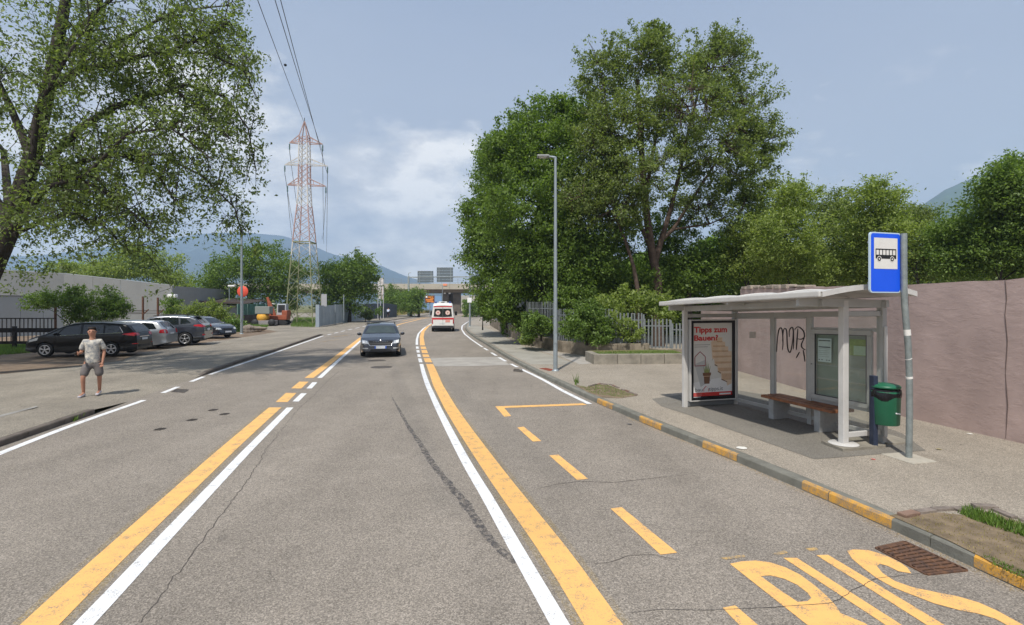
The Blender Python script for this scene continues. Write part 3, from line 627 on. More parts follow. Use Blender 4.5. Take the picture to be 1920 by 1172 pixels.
for i in range(9):
    u = RU0 + 0.3 + i * 0.46; MB().lathe(S(u, RV1 - 0.06, roofz(RV1 - .06) + 0.012), [(0.0, 0.012), (0.014, 0.01), (0.016, 0.0)], 8).build('bolt', BLACKM, SH)
# --- advertising case in the left end
AD = MB(); adc = MB()
def fr4(mb, f, a0, a1, z0, z1, w, depth):
    """rectangular frame on a plane mapping f(a, z) -> point"""
    for (a, b, c, d) in ((a0, z0, a1, z0), (a0, z1, a1, z1)): mb.bar(f(a0, b + (w / 2 if b == z0 else -w / 2)), f(a1, b + (w / 2 if b == z0 else -w / 2)), depth, w)
    for a in (a0 + w / 2, a1 - w / 2): mb.bar(f(a, z0 + w), f(a, z1 - w), w, depth, up=tuple(UA))
av = lambda a, z, o=0.0: S(0.06 + o, 1.235 - a, z)          # a runs left to right in the poster
case = MB().add([av(0, .25, -.09), av(1.2, .25, -.09), av(1.2, 2.06, -.09), av(0, 2.06, -.09)], [(0, 1, 2, 3)]).build('advert_case', GREYM, SH)
fm = MB(); fr4(fm, lambda a, z: av(a, z, 0.0), 0, 1.2, 0.25, 2.06, 0.022, 0.12); fm.build('silver_frame', WHITEM, case)
fm = MB(); fr4(fm, lambda a, z: av(a, z, 0.025), 0.025, 1.175, 0.27, 2.04, 0.055, 0.06); fm.build('black_frame', BLACKM, case)
def pm(name, pts, m, o=0.022):       # flat print, poster coordinates 0..1 from the top left corner
    x0, x1, y0, y1 = 0.078, 1.122, 1.985, 0.325
    P = [av(x0 + (x1 - x0) * x, y0 + (y1 - y0) * y, o) for x, y in pts]
    bm = bmesh.new(); vs = [bm.verts.new(p) for p in P]; f = bm.faces.new(vs); f.normal_update()
    bmesh.ops.triangulate(bm, faces=[f]); me = bpy.data.meshes.new(name); bm.to_mesh(me); bm.free(); me.materials.append(m)
    ob = bpy.data.objects.new(name, me); COL.objects.link(ob); ob.parent = case; return ob
def pt(txt, m, x, y, w, h, off=0.0, o=0.0245):
    x0, x1, y0, y1 = 0.078, 1.122, 1.985, 0.325
    Pp = av(x0 + (x1 - x0) * x, y0 + (y1 - y0) * y, o); return text('lettering', txt, m, Pp, -VA, (0, 0, 1), 1, case, off, (x1 - x0) * w, (y0 - y1) * h)
PBG = mat('poster_paper', (0.74, 0.72, 0.68), 0.5, 0.1, 1.2); PRED = mat('poster_red', (0.62, 0.04, 0.035), 0.5); PRL = mat('poster_light_red', (0.60, 0.10, 0.09), 0.5)
PTAN = mat('poster_tan', (0.66, 0.44, 0.28), 0.5, 0.15, 9); PTAN2 = mat('poster_tan_light', (0.78, 0.60, 0.43), 0.5, 0.1, 9); PBRN = mat('poster_brown', (0.20, 0.10, 0.055), 0.5, 0.1, 20); PGRN = mat('poster_green', (0.28, 0.32, 0.11), 0.5, 0.3, 20)
PGRY = mat('poster_grey', (0.13, 0.13, 0.14), 0.5); PWH = mat('poster_white', (0.82, 0.81, 0.80), 0.5)
pm('poster', [(0, 0), (1, 0), (1, 1), (0, 1)], PBG, 0.020)
pm('poster_floor', [(0, .80), (1, .72), (1, .94), (0, .94)], PWH, 0.0205)
pm('poster_wall_shade', [(0.05, .55), (.30, .50), (.45, .78), (.2, .86)], mat('poster_shade', (0.56, 0.56, 0.55), 0.5, 0.1, 3), 0.021)
st_ = [(.46, .26), (.62, .20), (.75, .20), (.75, .255), (.82, .26), (.82, .32), (.9, .325), (.9, .385), (.985, .39), (.985, .83), (.87, .86), (.85, .79), (.72, .76), (.71, .68), (.63, .65), (.62, .58), (.55, .56), (.54, .5), (.49, .48)]
pm('poster_stair', st_, PTAN2, 0.0215)
for i, (x0, x1, y, w) in enumerate([(.6, .75, .245, .02), (.5, .82, .305, .022), (.48, .9, .372, .026), (.5, .975, .445, .028), (.56, .985, .525, .03), (.64, .985, .61, .05), (.73, .985, .69, .09)]): pm('poster_step', [(x0, y), (x1, y + .004), (x1, y + w), (x0 + .02, y + w)], PTAN, 0.0222)
for a, b in (((.50, .48), (.49, .5)), ((.55, .56), (.62, .58)), ((.63, .65), (.71, .68)), ((.72, .76), (.87, .8))): pm('poster_step_edge', [a, b, (b[0], b[1] + .014), (a[0], a[1] + .014)], PBRN, 0.0228)
pm('poster_pot', [(.25, .67), (.46, .67), (.455, .71), (.435, .71), (.42, .82), (.29, .82), (.275, .71), (.255, .71)], PBRN, 0.0228)
pm('poster_pot_band', [(.265, .715), (.445, .715), (.445, .722), (.265, .722)], PTAN, 0.0233)
for dx in (-.06, -.03, 0, .03, .06): pm('poster_leaf', [(.355 + dx * .8 - .018, .67), (.355 + dx * 1.5, .50 + abs(dx) * 1.2), (.355 + dx * .8 + .02, .67)], PGRN, 0.0232 + dx * .002)
hs_ = [(.055, .575), (.055, .455), (.185, .385), (.315, .455), (.315, .575)]
for i in range(5):
    a, b = hs_[i], hs_[(i + 1) % 5]; dx, dy = b[0] - a[0], (b[1] - a[1]) * 1.6; L = math.hypot(dx, dy); nx, ny = -dy / L * .008, dx / L * .008 / 1.6
    pm('poster_house', [(a[0] - nx, a[1] - ny), (b[0] - nx, b[1] - ny), (b[0] + nx, b[1] + ny), (a[0] + nx, a[1] + ny)], mat('poster_dark_red', (0.33, 0.03, 0.05), 0.5), 0.0234)
pt('Tipps zum', PRED, .035, .155, .83, .105, .035); pt('Bauen?', PRED, .035, .24, .60, .078, .035)
for i, w in enumerate((.39, .33)): pm('poster_small_print', [(.045, .290 + i * .028), (.045 + w, .290 + i * .028), (.045 + w, .297 + i * .028), (.045, .297 + i * .028)], mat('poster_small', (0.34, 0.33, 0.31), 0.5), 0.0232)
pt('bau', PGRY, .06, .918, .19, .045); pt('tipps.it', PGRY, .40, .93, .36, .062)
for a, b in (((.27, .885), (.335, .848)), ((.335, .848), (.40, .885)), ((.275, .885), (.275, .92)), ((.395, .885), (.395, .92))): pm('poster_house', [(a[0] - .006, a[1]), (b[0] - .006, b[1]), (b[0] + .008, b[1] + .006), (a[0] + .008, a[1] + .006)], PRL, 0.0234)
pm('poster_band', [(0, .935), (1, .935), (1, .985), (0, .985)], PRED, 0.023); pm('poster_band_light', [(0.01, .94), (.23, .94), (.23, .982), (.01, .982)], PRL, 0.0234)
pm('poster_foot', [(0, .985), (1, .985), (1, 1.0), (0, 1.0)], BLACKM, 0.023)
pm('poster_band_print', [(.67, .955), (.96, .955), (.96, .975), (.67, .975)], PWH, 0.0236); pm('poster_foot_print', [(.01, .989), (.2, .989), (.2, .996), (.01, .996)], PWH, 0.0236)
MB().add([av(.08, .325, .03), av(1.12, .325, .03), av(1.12, 1.985, .03), av(.08, 1.985, .03)], [(0, 1, 2, 3)]).build('case_glass', glassmat('poster_glass', (0.97, 0.97, 0.97), 0.0, 0.03), case)
# --- timetable case in the third bay of the back
tv = lambda a, z, o=0.0: S(2.17 + a, 0.035 + o, z)
tcs = MB().add([tv(0, .66, -.03), tv(1.16, .66, -.03), tv(1.16, 1.86, -.03), tv(0, 1.86, -.03)], [(0, 1, 2, 3)]).build('timetable_case', mat('case_back_green', (0.25, 0.30, 0.245), 0.4, 0.2, 2), SH)
def fr4t(mb, f, a0, a1, z0, z1, w, d):
    for z in (z0 + w / 2, z1 - w / 2): mb.bar(f(a0, z), f(a1, z), d, w)
    for a in (a0 + w / 2, a1 - w / 2): mb.bar(f(a, z0 + w), f(a, z1 - w), w, d, up=tuple(VA))
fm = MB(); fr4t(fm, tv, 0.0, 1.2, .62, 1.88, .09, .05); fm.build('case_frame', GREYM, tcs, 0.008)
fm = MB(); fr4t(fm, lambda a, z: tv(a, z, .02), 0.085, 1.115, .70, 1.80, .012, .02); fm.build('gasket', mat('dark_gasket', (0.05, 0.05, 0.055), 0.5), tcs)
shbar('mid_rail', (2.15, 0, 1.885), (SL - .05, 0, 1.885), 0.05, 0.06); shbar('mid_rail', (2.15, 0, .60), (SL - .05, 0, .60), 0.05, 0.07)
NP = mat('notice_paper', (0.60, 0.68, 0.68), 0.6, 0.06, 9); NPG = mat('notice_green', (0.24, 0.36, 0.06), 0.6, 0.3, 20); NPL = mat('notice_pale_green', (0.45, 0.60, 0.42), 0.6, 0.1, 10); PRT = mat('notice_print', (0.10, 0.12, 0.12), 0.6)
def notice(a0, a1, z0, z1, m, o=0.0): return MB().add([tv(a0, z0, o), tv(a1, z0, o), tv(a1, z1, o), tv(a0, z1, o)], [(0, 1, 2, 3)]).build('notice', m, tcs)
notice(.13, .42, 1.30, 1.72, NP)
for z, h in ((1.69, .02), (1.575, .02)): notice(.15, .40, z - h, z, PRT, .003)
for i in range(5): notice(.15, .38 - .03 * (i % 2), 1.535 - .035 * i, 1.538 - .035 * i, PRT, .003)
for a in (.15, .21, .31, .36): notice(a, a + .03, 1.33, 1.345, PRT, .003)
notice(.78, 1.08, 1.46, 1.73, NPG); notice(.86, 1.08, 1.47, 1.62, NPL, .003)
for z, m in ((1.24, NP), (1.0, NP)): notice(.09, 1.11, z, z + .012, mat('shelf_edge', (0.32, 0.36, 0.34), 0.4), .004)
MB().add([tv(.09, .71, .018), tv(1.11, .71, .018), tv(1.11, 1.79, .018), tv(.09, 1.79, .018)], [(0, 1, 2, 3)]).build('case_glass', GLASS_G, tcs)
MB().lathe(S(2.19, .07, 1.24), [(0.0, .012), (.012, .01), (.014, 0)], 10).build('lock', BLACKM, tcs)
# marker graffiti on the second pane, paper sticker on the first
def stroke(pts, r=0.011, par=p2, m=None):
    q = [S(u, 0.012, z) for u, z in pts]; return MB().tube(q, [r * (0.7 + 0.5 * math.sin(math.pi * i / (len(q) - 1))) for i in range(len(q))], 5).build('graffiti', m or INK, par)
INK = mat('marker_ink', (0.018, 0.015, 0.016), 0.5)
def arc(pts, n=5):
    q = []
    P = [pts[0]] + pts + [pts[-1]]
    for i in range(1, len(P) - 2):
        for k in range(n):
            t = k / n; a, b, c, d = [np.array(x) for x in P[i - 1:i + 3]]
            q.append(tuple(0.5 * ((2 * b) + (-a + c) * t + (2 * a - 5 * b + 4 * c - d) * t * t + (-a + 3 * b - 3 * c + d) * t ** 3)))
    return q + [tuple(pts[-1])]
def gpx(L):   # picture points of the pane -> shelter (u, z)
    out = []
    for x, y in L:
        r = (x - 960) / F; bl = so; u = (bl.y * r - bl.x) / (UA.x - UA.y * r); Y = bl.y + UA.y * u; z = CH + (HY - y) / F * Y; z = (z) / (1 + 0.033 * u / 2.4); out.append((u, z))
    return out
for L in ([(1457, 660), (1459, 632), (1462, 617), (1467, 617), (1469, 640), (1468, 656)], [(1468, 640), (1470, 620), (1473, 616), (1476, 622), (1477, 645), (1479, 657), (1483, 660), (1487, 640), (1488, 622)],
          [(1481, 632), (1481, 620), (1485, 614), (1488, 618), (1489, 640), (1488, 655)], [(1491, 618), (1496, 613), (1502, 615), (1508, 622), (1509, 632), (1503, 636), (1496, 635)], [(1497, 616), (1495, 640), (1494, 656)], [(1509, 634), (1504, 645), (1505, 652), (1511, 656)], [(1500, 660), (1494, 671)], [(1507, 656), (1509, 668), (1510, 678)]):
    stroke(arc(gpx(L)))
MB().add([S(u, .012, z) for u, z in gpx([(1406, 634), (1418, 634), (1418, 622), (1406, 622)])], [(0, 1, 2, 3)]).build('sticker', mat('faded_sticker', (0.48, 0.44, 0.40), 0.7, 0.2, 30), p1)

# --- bench
WOOD = mat('brown_varnished_wood', (0.32, 0.125, 0.055), 0.42, 0.35, 7, 0.25, 50, tint2=(0.12, 0.05, 0.028)); WOODE = mat('worn_wood_end', (0.36, 0.21, 0.10), 0.7, 0.3, 12)
bo = S(1.3, .42, KH) + so; BN = thing('bench', bo, 'bench of three brown wooden planks on grey concrete legs inside the bus shelter', 'bench', math.atan2(UA.y, UA.x))
for i in range(3): MB().box((0.82, 0.08 + i * 0.17, 0.425), (1.66, 0.15, 0.055)).build('plank', WOOD, BN, 0.012)
for x in (0.22, 1.30): MB().box((x, 0.25, 0.195), (0.13, 0.42, 0.40)).build('leg', mat('bench_concrete', (0.36, 0.36, 0.35), 0.85, 0.2, 5, 0.2, 60), BN, 0.015)
# --- litter bin
GRNP = mat('green_plastic', (0.012, 0.125, 0.062), 0.38, 0.18, 3, 0.05, 20, 0, 0.5); BAG = mat('black_bag', (0.012, 0.012, 0.014), 0.25, 0, 1, 0.9, 12)
bl_ = Vector(((1638 - 960) / F * 8.15, 8.15, KH + 0.03)); LB = thing('litter_bin', bl_, 'round green litter bin with black bag on a dark post beside the shelter', 'litter bin', 0.0)
# lid, body in front-right of the post
MB().box((0, 0, .56), (.07, .11, 1.12)).build('post', DARKBLUE, LB, 0.01)
bc = Vector((0.165, -0.035, 0)); Mq = Matrix.Rotation(0, 3, 'Z')
b_ = MB(); b_.lathe(bc + Vector((0, 0, .36)), [(0.0, 0.0), (.180, 0.0), (.186, .01), (.202, .5), (.208, .52), (.2, .53), (.195, .5)], 32); b_.build('body', GRNP, LB)
bg_ = MB(); bg_.grid(lambda s, t: bc + Vector((math.cos(2 * math.pi * s) * (.196 + .014 * math.sin(t * math.pi) + .006 * math.sin(31 * s + 5 * t)), math.sin(2 * math.pi * s) * (.196 + .014 * math.sin(t * math.pi) + .006 * math.sin(23 * s)), .79 + .125 * t - .05 * (1 - t) * (0.5 + 0.5 * math.sin(2 * math.pi * s * 2.0)))), 40, 6); bg_.build('bin_bag', BAG, LB)
MB().lathe(bc + Vector((0, 0, .955)), [(0.0, .05), (.12, .045), (.185, .025), (.205, 0.0), (.2, -.02), (.16, -.015), (0.0, -.01)], 32).build('lid', GRNP, LB)
for s in (-1, 1): MB().bar(Vector((0.02, .05 * s - .02, .93)), bc + Vector((0, .06 * s, .95)), 0.02, 0.02).build('bracket', DARKBLUE, LB)
MB().box(bc + Vector((.05, -.196, .56)), (.07, .012, .018), rot=Matrix.Rotation(.15, 3, 'Y')).build('sticker', PWH, LB)

# --- bus stop sign on a bent pole
spb = G(1704, 859, KH); SG = thing('bus_stop_sign', spb, 'blue and white bus stop sign on a bent grey pole at the kerb side', 'bus stop sign')
def sp3(px, py): q = D(px, py, spb.y); return q - spb
MB().tube([sp3(1704, 860), sp3(1705.5, 780), sp3(1705, 700), sp3(1703, 650), sp3(1699.5, 610), sp3(1696, 570), sp3(1695, 540), sp3(1694.5, 438)], 0.043, 14).build('pole', mat('galvanised_pole', (0.27, 0.30, 0.295), 0.5, 0.3, 7, 0.15, 30, 0.4), SG)
SB = mat('sign_blue', (0.012, 0.10, 0.78), 0.4, 0.05, 3); SW = mat('sign_white', (0.72, 0.70, 0.66), 0.5, 0.06, 5); SE = mat('sign_edge', (0.50, 0.62, 0.72), 0.5)
sx = -VA; sn = UA.copy(); szh, sww = 0.89, 0.60
scn = sp3(1662, 493); scn = Vector(((1657 - 960) / F * (spb.y - .02) - spb.x, -0.03, scn.z))
def rr(w, h, r, n=5):
    P = []
    for cx_, cy2, a0 in ((w / 2 - r, h / 2 - r, 0), (-w / 2 + r, h / 2 - r, 90), (-w / 2 + r, -h / 2 + r, 180), (w / 2 - r, -h / 2 + r, 270)):
        for k in range(n + 1): a = R(a0 + 90 * k / n); P.append((cx_ + r * math.cos(a), cy2 + r * math.sin(a)))
    return P
def splate(name, P, o, m, par, th=0.0, cx_=0.0, cz_=0.0):
    mb = MB(); f = lambda x, y, oo: scn + sx * (x + cx_) + Vector((0, 0, y + cz_)) + sn * oo; n = len(P)
    mb.add([f(x, y, o) for x, y in P], [tuple(range(n))])
    if th: mb.add([f(x, y, o - th) for x, y in P], [tuple(reversed(range(n)))]); mb.add([f(x, y, o) for x, y in P] + [f(x, y, o - th) for x, y in P], [(i, n + i, n + (i + 1) % n, (i + 1) % n) for i in range(n)])
    return mb.build(name, m, par)
PL = splate('sign_plate', rr(sww, szh, .05), 0.02, SE, SG, 0.025)
splate('blue_panel', rr(sww - .035, szh - .035, .042), 0.0225, SB, PL)
splate('white_panel', rr(.455, .455, .006), 0.025, SW, PL, 0, 0, .135)
BK = mat('pictogram_black', (0.015, 0.015, 0.015), 0.5)
splate('pictogram', rr(.40, .055, .01), 0.0275, BK, PL, 0, 0, .085); splate('pictogram', rr(.40, .016, .004), 0.0275, BK, PL, 0, 0, .195)
for k in range(7): splate('pictogram', rr(.014, .085, .002), 0.0276, BK, PL, 0, -.193 + k * .0643, .15)
for k in (-.13, .12):
    splate('pictogram', rr(.085, .085, .042), 0.0278, SW, PL, 0, k, .052); splate('pictogram', rr(.066, .066, .033), 0.0282, BK, PL, 0, k, .052); splate('pictogram', rr(.026, .026, .013), 0.0286, SW, PL, 0, k, .052)
for z in (.3, -.3): MB().bar(scn + Vector((0, 0, z)) - sn * .03 - sx * .27, scn + Vector((0, 0, z)) - sn * .03 + sx * .33, .03, .03).build('bracket', GALV, SG)
MB().tube([sp3(1700.5, 618), sp3(1701.5, 629)], 0.046, 14).build('sticker', SW, SG); MB().tube([sp3(1704.5, 706), sp3(1705.2, 710)], 0.0455, 14).build('sticker', SW, SG); MB().tube([sp3(1703.5, 672), sp3(1704, 673.2)], 0.0455, 14).build('sticker', SW, SG)

# ================================================================== PINK BOUNDARY WALL
PINK = mat('pink_plaster', (0.435, 0.328, 0.298), 0.92, 0.10, 1.3, 0.0)
t = PINK.node_tree; o_ = t.nodes.new('ShaderNodeTexCoord').outputs['Object']
bb = t.nodes['Principled BSDF']; src = bb.inputs['Base Color'].links[0].from_socket
mpg = t.nodes.new('ShaderNodeMapping'); mpg.inputs['Scale'].default_value = (1.0, 1.0, 2.2); t.links.new(o_, mpg.inputs[0])
nn_ = noise(t, mpg.outputs[0], 3.2, 6, 0.6); blot = ramp(t, [(0.35, 0.86), (0.62, 1.07)], noise(t, o_, 0.8, 9, 0.7))
low_ = t.nodes.new('ShaderNodeSeparateXYZ'); t.links.new(o_, low_.inputs[0])
foot_tone = ramp(t, [(0.0, 0.72), (0.07, 0.93), (0.2, 1.0)], math_(t, 'ADD', low_.outputs[2], math_(t, 'MULTIPLY', math_(t, 'SUBTRACT', noise(t, o_, 2.0, 6, 0.6), 0.5), 0.3)))  # plaster colour gets darker towards the wall foot, border broken by noise
t.links.new(mixc(t, mixc(t, src, blot.outputs[0], 1.0, 'MULTIPLY'), foot_tone.outputs[0], 1.0, 'MULTIPLY'), bb.inputs['Base Color'])
bn = t.nodes.new('ShaderNodeBump'); bn.inputs['Strength'].default_value = 0.22; bn.inputs['Distance'].default_value = 0.02; t.links.new(ramp(t, [(0.45, 0.0), (0.6, 0.6), (0.75, 0.7)], nn_).outputs[0], bn.inputs['Height']); t.links.new(bn.outputs[0], bb.inputs['Normal'])
CAPM = mat('wall_top_stone', (0.36, 0.30, 0.25), 0.95, 0.35, 3, 0.8, 15)
BW = thing('boundary_wall', (0, 0, 0), 'long rough pink rendered wall with cracks behind the bus stop', 'wall')
wl = [(7.82, 21.2, 2.15), (7.76, 17.4, 2.93), (7.80, 13.6, 2.86), (7.97, 10.3, 2.80), (8.38, 8.35, 2.83), (8.75, 6.0, 2.85), (8.9, 2.0, 2.88), (9.0, -6, 2.9)]
def wallseg(a, b, i):
    A = Vector((a[0], a[1], 0)); B = Vector((b[0], b[1], 0)); d = (B - A).normalized(); nrm = Vector((d.y, -d.x, 0))
    if nrm.x > 0: nrm = -nrm
    L = (B - A).length; N = max(4, int(L / .25)); M = 12; rg = random.Random(i); th = 0.3
    hts = [((a[2] if i else 2.15) + ((b[2] if i else 2.2) - (a[2] if i else 2.15)) * k / N) + rg.uniform(-.010, .010) for k in range(N + 1)]
    mb = MB()
    dn = lambda k, j: nrm * (rg.uniform(-.004, .004) if 0 < k < N else 0)
    mb.grid(lambda s, q: A + d * (s * (L - .016) + .008) + dn(round(s * N), 0) + Vector((0, 0, hts[round(s * N)] * q + 0.0)), N, M)
    mb.grid(lambda s, q: A + d * (s * (L - .016) + .008) - nrm * th * q + Vector((0, 0, hts[round(s * N)] + (0.0))), N, 1)
    mb.grid(lambda s, q: A + d * (s * (L - .016) + .008) - nrm * th + Vector((0, 0, hts[round(s * N)] * q)), N, 1)
    for e in (0.008, L - .008): mb.add([A + d * e, A + d * e - nrm * th, A + d * e - nrm * th + Vector((0, 0, hts[0 if e < 1 else N])), A + d * e + Vector((0, 0, hts[0 if e < 1 else N]))], [(0, 1, 2, 3)])
    mb.build('wall_panel', PINK, BW)
    # loose coping stones / render edge
    if i == 1:
        for k in range(int(L / .42)):
            MB().box(A + d * (.25 + k * .42) - nrm * .13 + Vector((0, 0, hts[min(N, int(k * .42 / L * N))] + .03)), (.36 * rg.uniform(.7, 1), .32, rg.uniform(.05, .13)), math.atan2(d.y, d.x) + rg.uniform(-.1, .1)).build('coping_stone', CAPM, BW, 0.02)
wseg = []
for i in range(len(wl) - 1): wallseg(wl[i], wl[i + 1], i)
# joint crack of the wall at the right
cp = [(1885, 524), (1889, 560), (1884, 590), (1890, 640), (1886, 700), (1889, 760), (1887, 822)]
def onwall(px, py, a=wl[3], b=wl[4]):
    r = (px - 960) / F; dx, dy = b[0] - a[0], b[1] - a[1]; t_ = (a[1] * r - a[0]) / (dx - dy * r); Y = a[1] + dy * t_; return Vector((a[0] + dx * t_, Y, CH + (HY - py) / F * Y))
nw = Vector((-1, -.2, 0)).normalized()
MB().tube([onwall(*p) + nw * .006 + Vector((0, random.uniform(-.01, .01), 0)) for p in cp], [.003, .007, .004, .008, .003, .006, .003], 5).build('crack', mat('wall_crack', (0.12, 0.09, 0.08), 0.9), BW)

# ================================================================== PLANTER, RETAINING WALL AND PALISADE FENCE
PT = thing('planter_wall', (0, 0, 0), 'low rough stone planter edge in front of the palisade fence', 'planter')
a, b = G(1113, 683.5, KH), G(1290, 682, KH); d = (b - a).normalized(); nb = Vector((-d.y, d.x, 0))
for i in range(4):
    p0 = a.lerp(b, i / 4) + d * .01; p1 = a.lerp(b, (i + 1) / 4) - d * .01; mb = MB(); N = 6; z_ = KH + .38
    f = lambda s, q: p0.lerp(p1, s)
    mb.prism([tuple((p0)[:2]), tuple((p1)[:2]), tuple((p1 + nb * .28)[:2]), tuple((p0 + nb * .28)[:2])], 0.05, z_); mb.build('stone_block', CONC_D, PT, 0.02)
for s in (0.0,): 
    p0 = a + nb * .29; p1 = a + nb * 1.5; MB().bar(p0 + Vector((.14, 0, .13)), p1 + Vector((.14, 0, .13)), .28, .5).build('stone_block', CONC_D, PT, 0.02)
flat('earth_bed', [(a.x + .1, a.y + .1), (b.x, b.y + .1), (b.x + .2, b.y + 2.6), (a.x + .1, a.y + 2.2)], KH + .33, GRASSY, PT)
RW = thing('retaining_wall', (0, 0, 0), 'low stained concrete retaining wall along the pavement under the fence', 'wall')
RM = mat('stained_concrete', (0.27, 0.225, 0.175), 0.92, 0.45, 1.8, 0.7, 14, tint2=(0.10, 0.085, 0.06))
rb = [(918, 609.4, 597), (925, 614, 600), (946, 626.7, 607), (963, 635, 611), (981, 645, 619), (1000, 649, 630), (1054, 660.4, 640), (1110, 668, 643), (1158, 670, 645)]
RP = []
for x, y, yt in rb:
    p = G(x, y, KH); zt = CH + (HY - yt) / F * p.y; RP.append((p, zt))
RP += [(Vector((RP[-1][0].x + 1.35, RP[-1][0].y - .1, KH)), .72), (Vector((RP[-1][0].x + 3.6, RP[-1][0].y - .5, KH)), .5)]
for i in range(len(RP) - 1):
    (p, z0), (q, z1) = RP[i], RP[i + 1]; d = (q - p).normalized(); nb = Vector((-d.y, d.x, 0)); nb = nb if nb.y > 0 else -nb; zz_ = (z0 + z1) / 2 if i > 8 else None
    e = d * .008; mb = MB(); zt0, zt1 = (z0, z1) if zz_ is None else (z1, z1)
    P = [p + e, q - e, q - e + nb * .3, p + e + nb * .3]; vs = [(v.x, v.y, 0.02) for v in P] + [(P[0].x, P[0].y, zt0), (P[1].x, P[1].y, zt1), (P[2].x, P[2].y, zt1), (P[3].x, P[3].y, zt0)]
    mb.add(vs, [(0, 1, 5, 4), (1, 2, 6, 5), (2, 3, 7, 6), (3, 0, 4, 7), (4, 5, 6, 7)]); mb.build('wall_panel', RM, RW, 0.015)
FE = thing('palisade_fence', (0, 0, 0), 'grey steel palisade fence on the low wall with bushes growing through', 'fence')
FM = mat('fence_steel', (0.235, 0.255, 0.26), 0.5, 0.25, 8, 0.05, 30, 0.4)
pale = MB(); pale.prism([(-.032, -.003), (-.02, .012), (.02, .012), (.032, -.003), (.018, .004), (-.018, .004)], 0, 1); pale_me = None
def palerun(a, b, z0, z1, step=.155, rails=(.18, .8), parent=FE, m=FM):
    global pale_me
    d = (b - a); L = d.length; d.normalize(); k = int(L / step); ang = math.atan2(d.y, d.x)
    for i in range(k + 1):
        if pale_me is None: o = pale.build('pale', m, parent); pale_me = o.data
        else: o = bpy.data.objects.new('pale', pale_me); COL.objects.link(o); o.parent = parent
        p = a + d * (i * step); dz = random.uniform(-.015, .015); o.location = (p.x, p.y, z0 + dz); o.scale = (1, 1, z1 - z0); o.rotation_euler = (random.uniform(-.012, .012), random.uniform(-.012, .012), ang)
    nb = Vector((-d.y, d.x, 0)) * .03
    for r_ in rails: MB().bar(Vector((a.x, a.y, z0 + (z1 - z0) * r_)) + nb, Vector((b.x, b.y, z0 + (z1 - z0) * r_)) + nb, .045, .045).build('rail', m, parent)
    for p in (a, b): MB().box((p.x + nb.x * 2, p.y + nb.y * 2, (z0 + z1) / 2 - .1), (.07, .07, z1 - z0 + .1), ang).build('post', m, parent)
def fpt(px, Y): return Vector(((px - 960) / F * Y, Y, 0))
def zat(py, Y): return CH + (HY - py) / F * Y
Yf = RP[7][0].y + .12; 
palerun(fpt(990, 27.6), fpt(1036, 25.6), zat(628, 27), zat(566, 27), rails=(.2, .8))
palerun(fpt(1045, 25.0), fpt(1103, Yf + .4), zat(640, 24), zat(579, 24))
palerun(fpt(1103, Yf + .4), fpt(1155, Yf), zat(643, 23.4), zat(579.5, 23.4))
palerun(fpt(1157, Yf), fpt(1207, Yf - .1), zat(650, 23), zat(587, 23))
palerun(fpt(1209, Yf - .1), fpt(1258, Yf - .3), zat(661, 22.8), zat(598, 22.8))
palerun(fpt(1261, Yf - .3), fpt(1312, Yf - .6), zat(665, 22.6), zat(606, 22.6))
SF = thing('sheet_fence', (0, 0, 0), 'grey corrugated sheet fence on the retaining wall past the palisade, half hidden by leaves', 'fence')
SHM = mat('grey_sheet', (0.25, 0.27, 0.28), 0.5, 0.2, 2, 0.0, 30, 0.3)
def sheetrun(pts, step=.55, parent=SF, m=SHM, cor=.02):
    for (a, za0, za1), (b, zb0, zb1) in zip(pts[:-1], pts[1:]):
        L = (b - a).length; k = max(1, int(L / step)); d = (b - a).normalized(); nb = Vector((-d.y, d.x, 0))
        for i in range(k):
            s0, s1 = i / k, (i + 1) / k; mb = MB(); N = 8; vs = []
            for j in range(N + 1):
                s = s0 + (s1 - s0) * j / N * .99; p = a.lerp(b, s) + nb * (cor * (1 if j % 2 else -1) + (.012 if i % 2 else 0)); z0 = za0 + (zb0 - za0) * s; z1 = za1 + (zb1 - za1) * s + (.02 if i % 2 else 0)
                vs += [(p.x, p.y, z0), (p.x, p.y, z1)]
            mb.add(vs, [(2 * j, 2 * j + 2, 2 * j + 3, 2 * j + 1) for j in range(N)]); mb.build('sheet', m, parent)
sheetrun([(RP[0][0] + Vector((.1, .1, 0)), RP[0][1], 4.2), (RP[2][0] + Vector((.1, .1, 0)), RP[2][1], 3.6), (RP[4][0] + Vector((.1, .12, 0)), RP[4][1], 3.0), (fpt(988, 27.7), .85, 2.5)], .8)

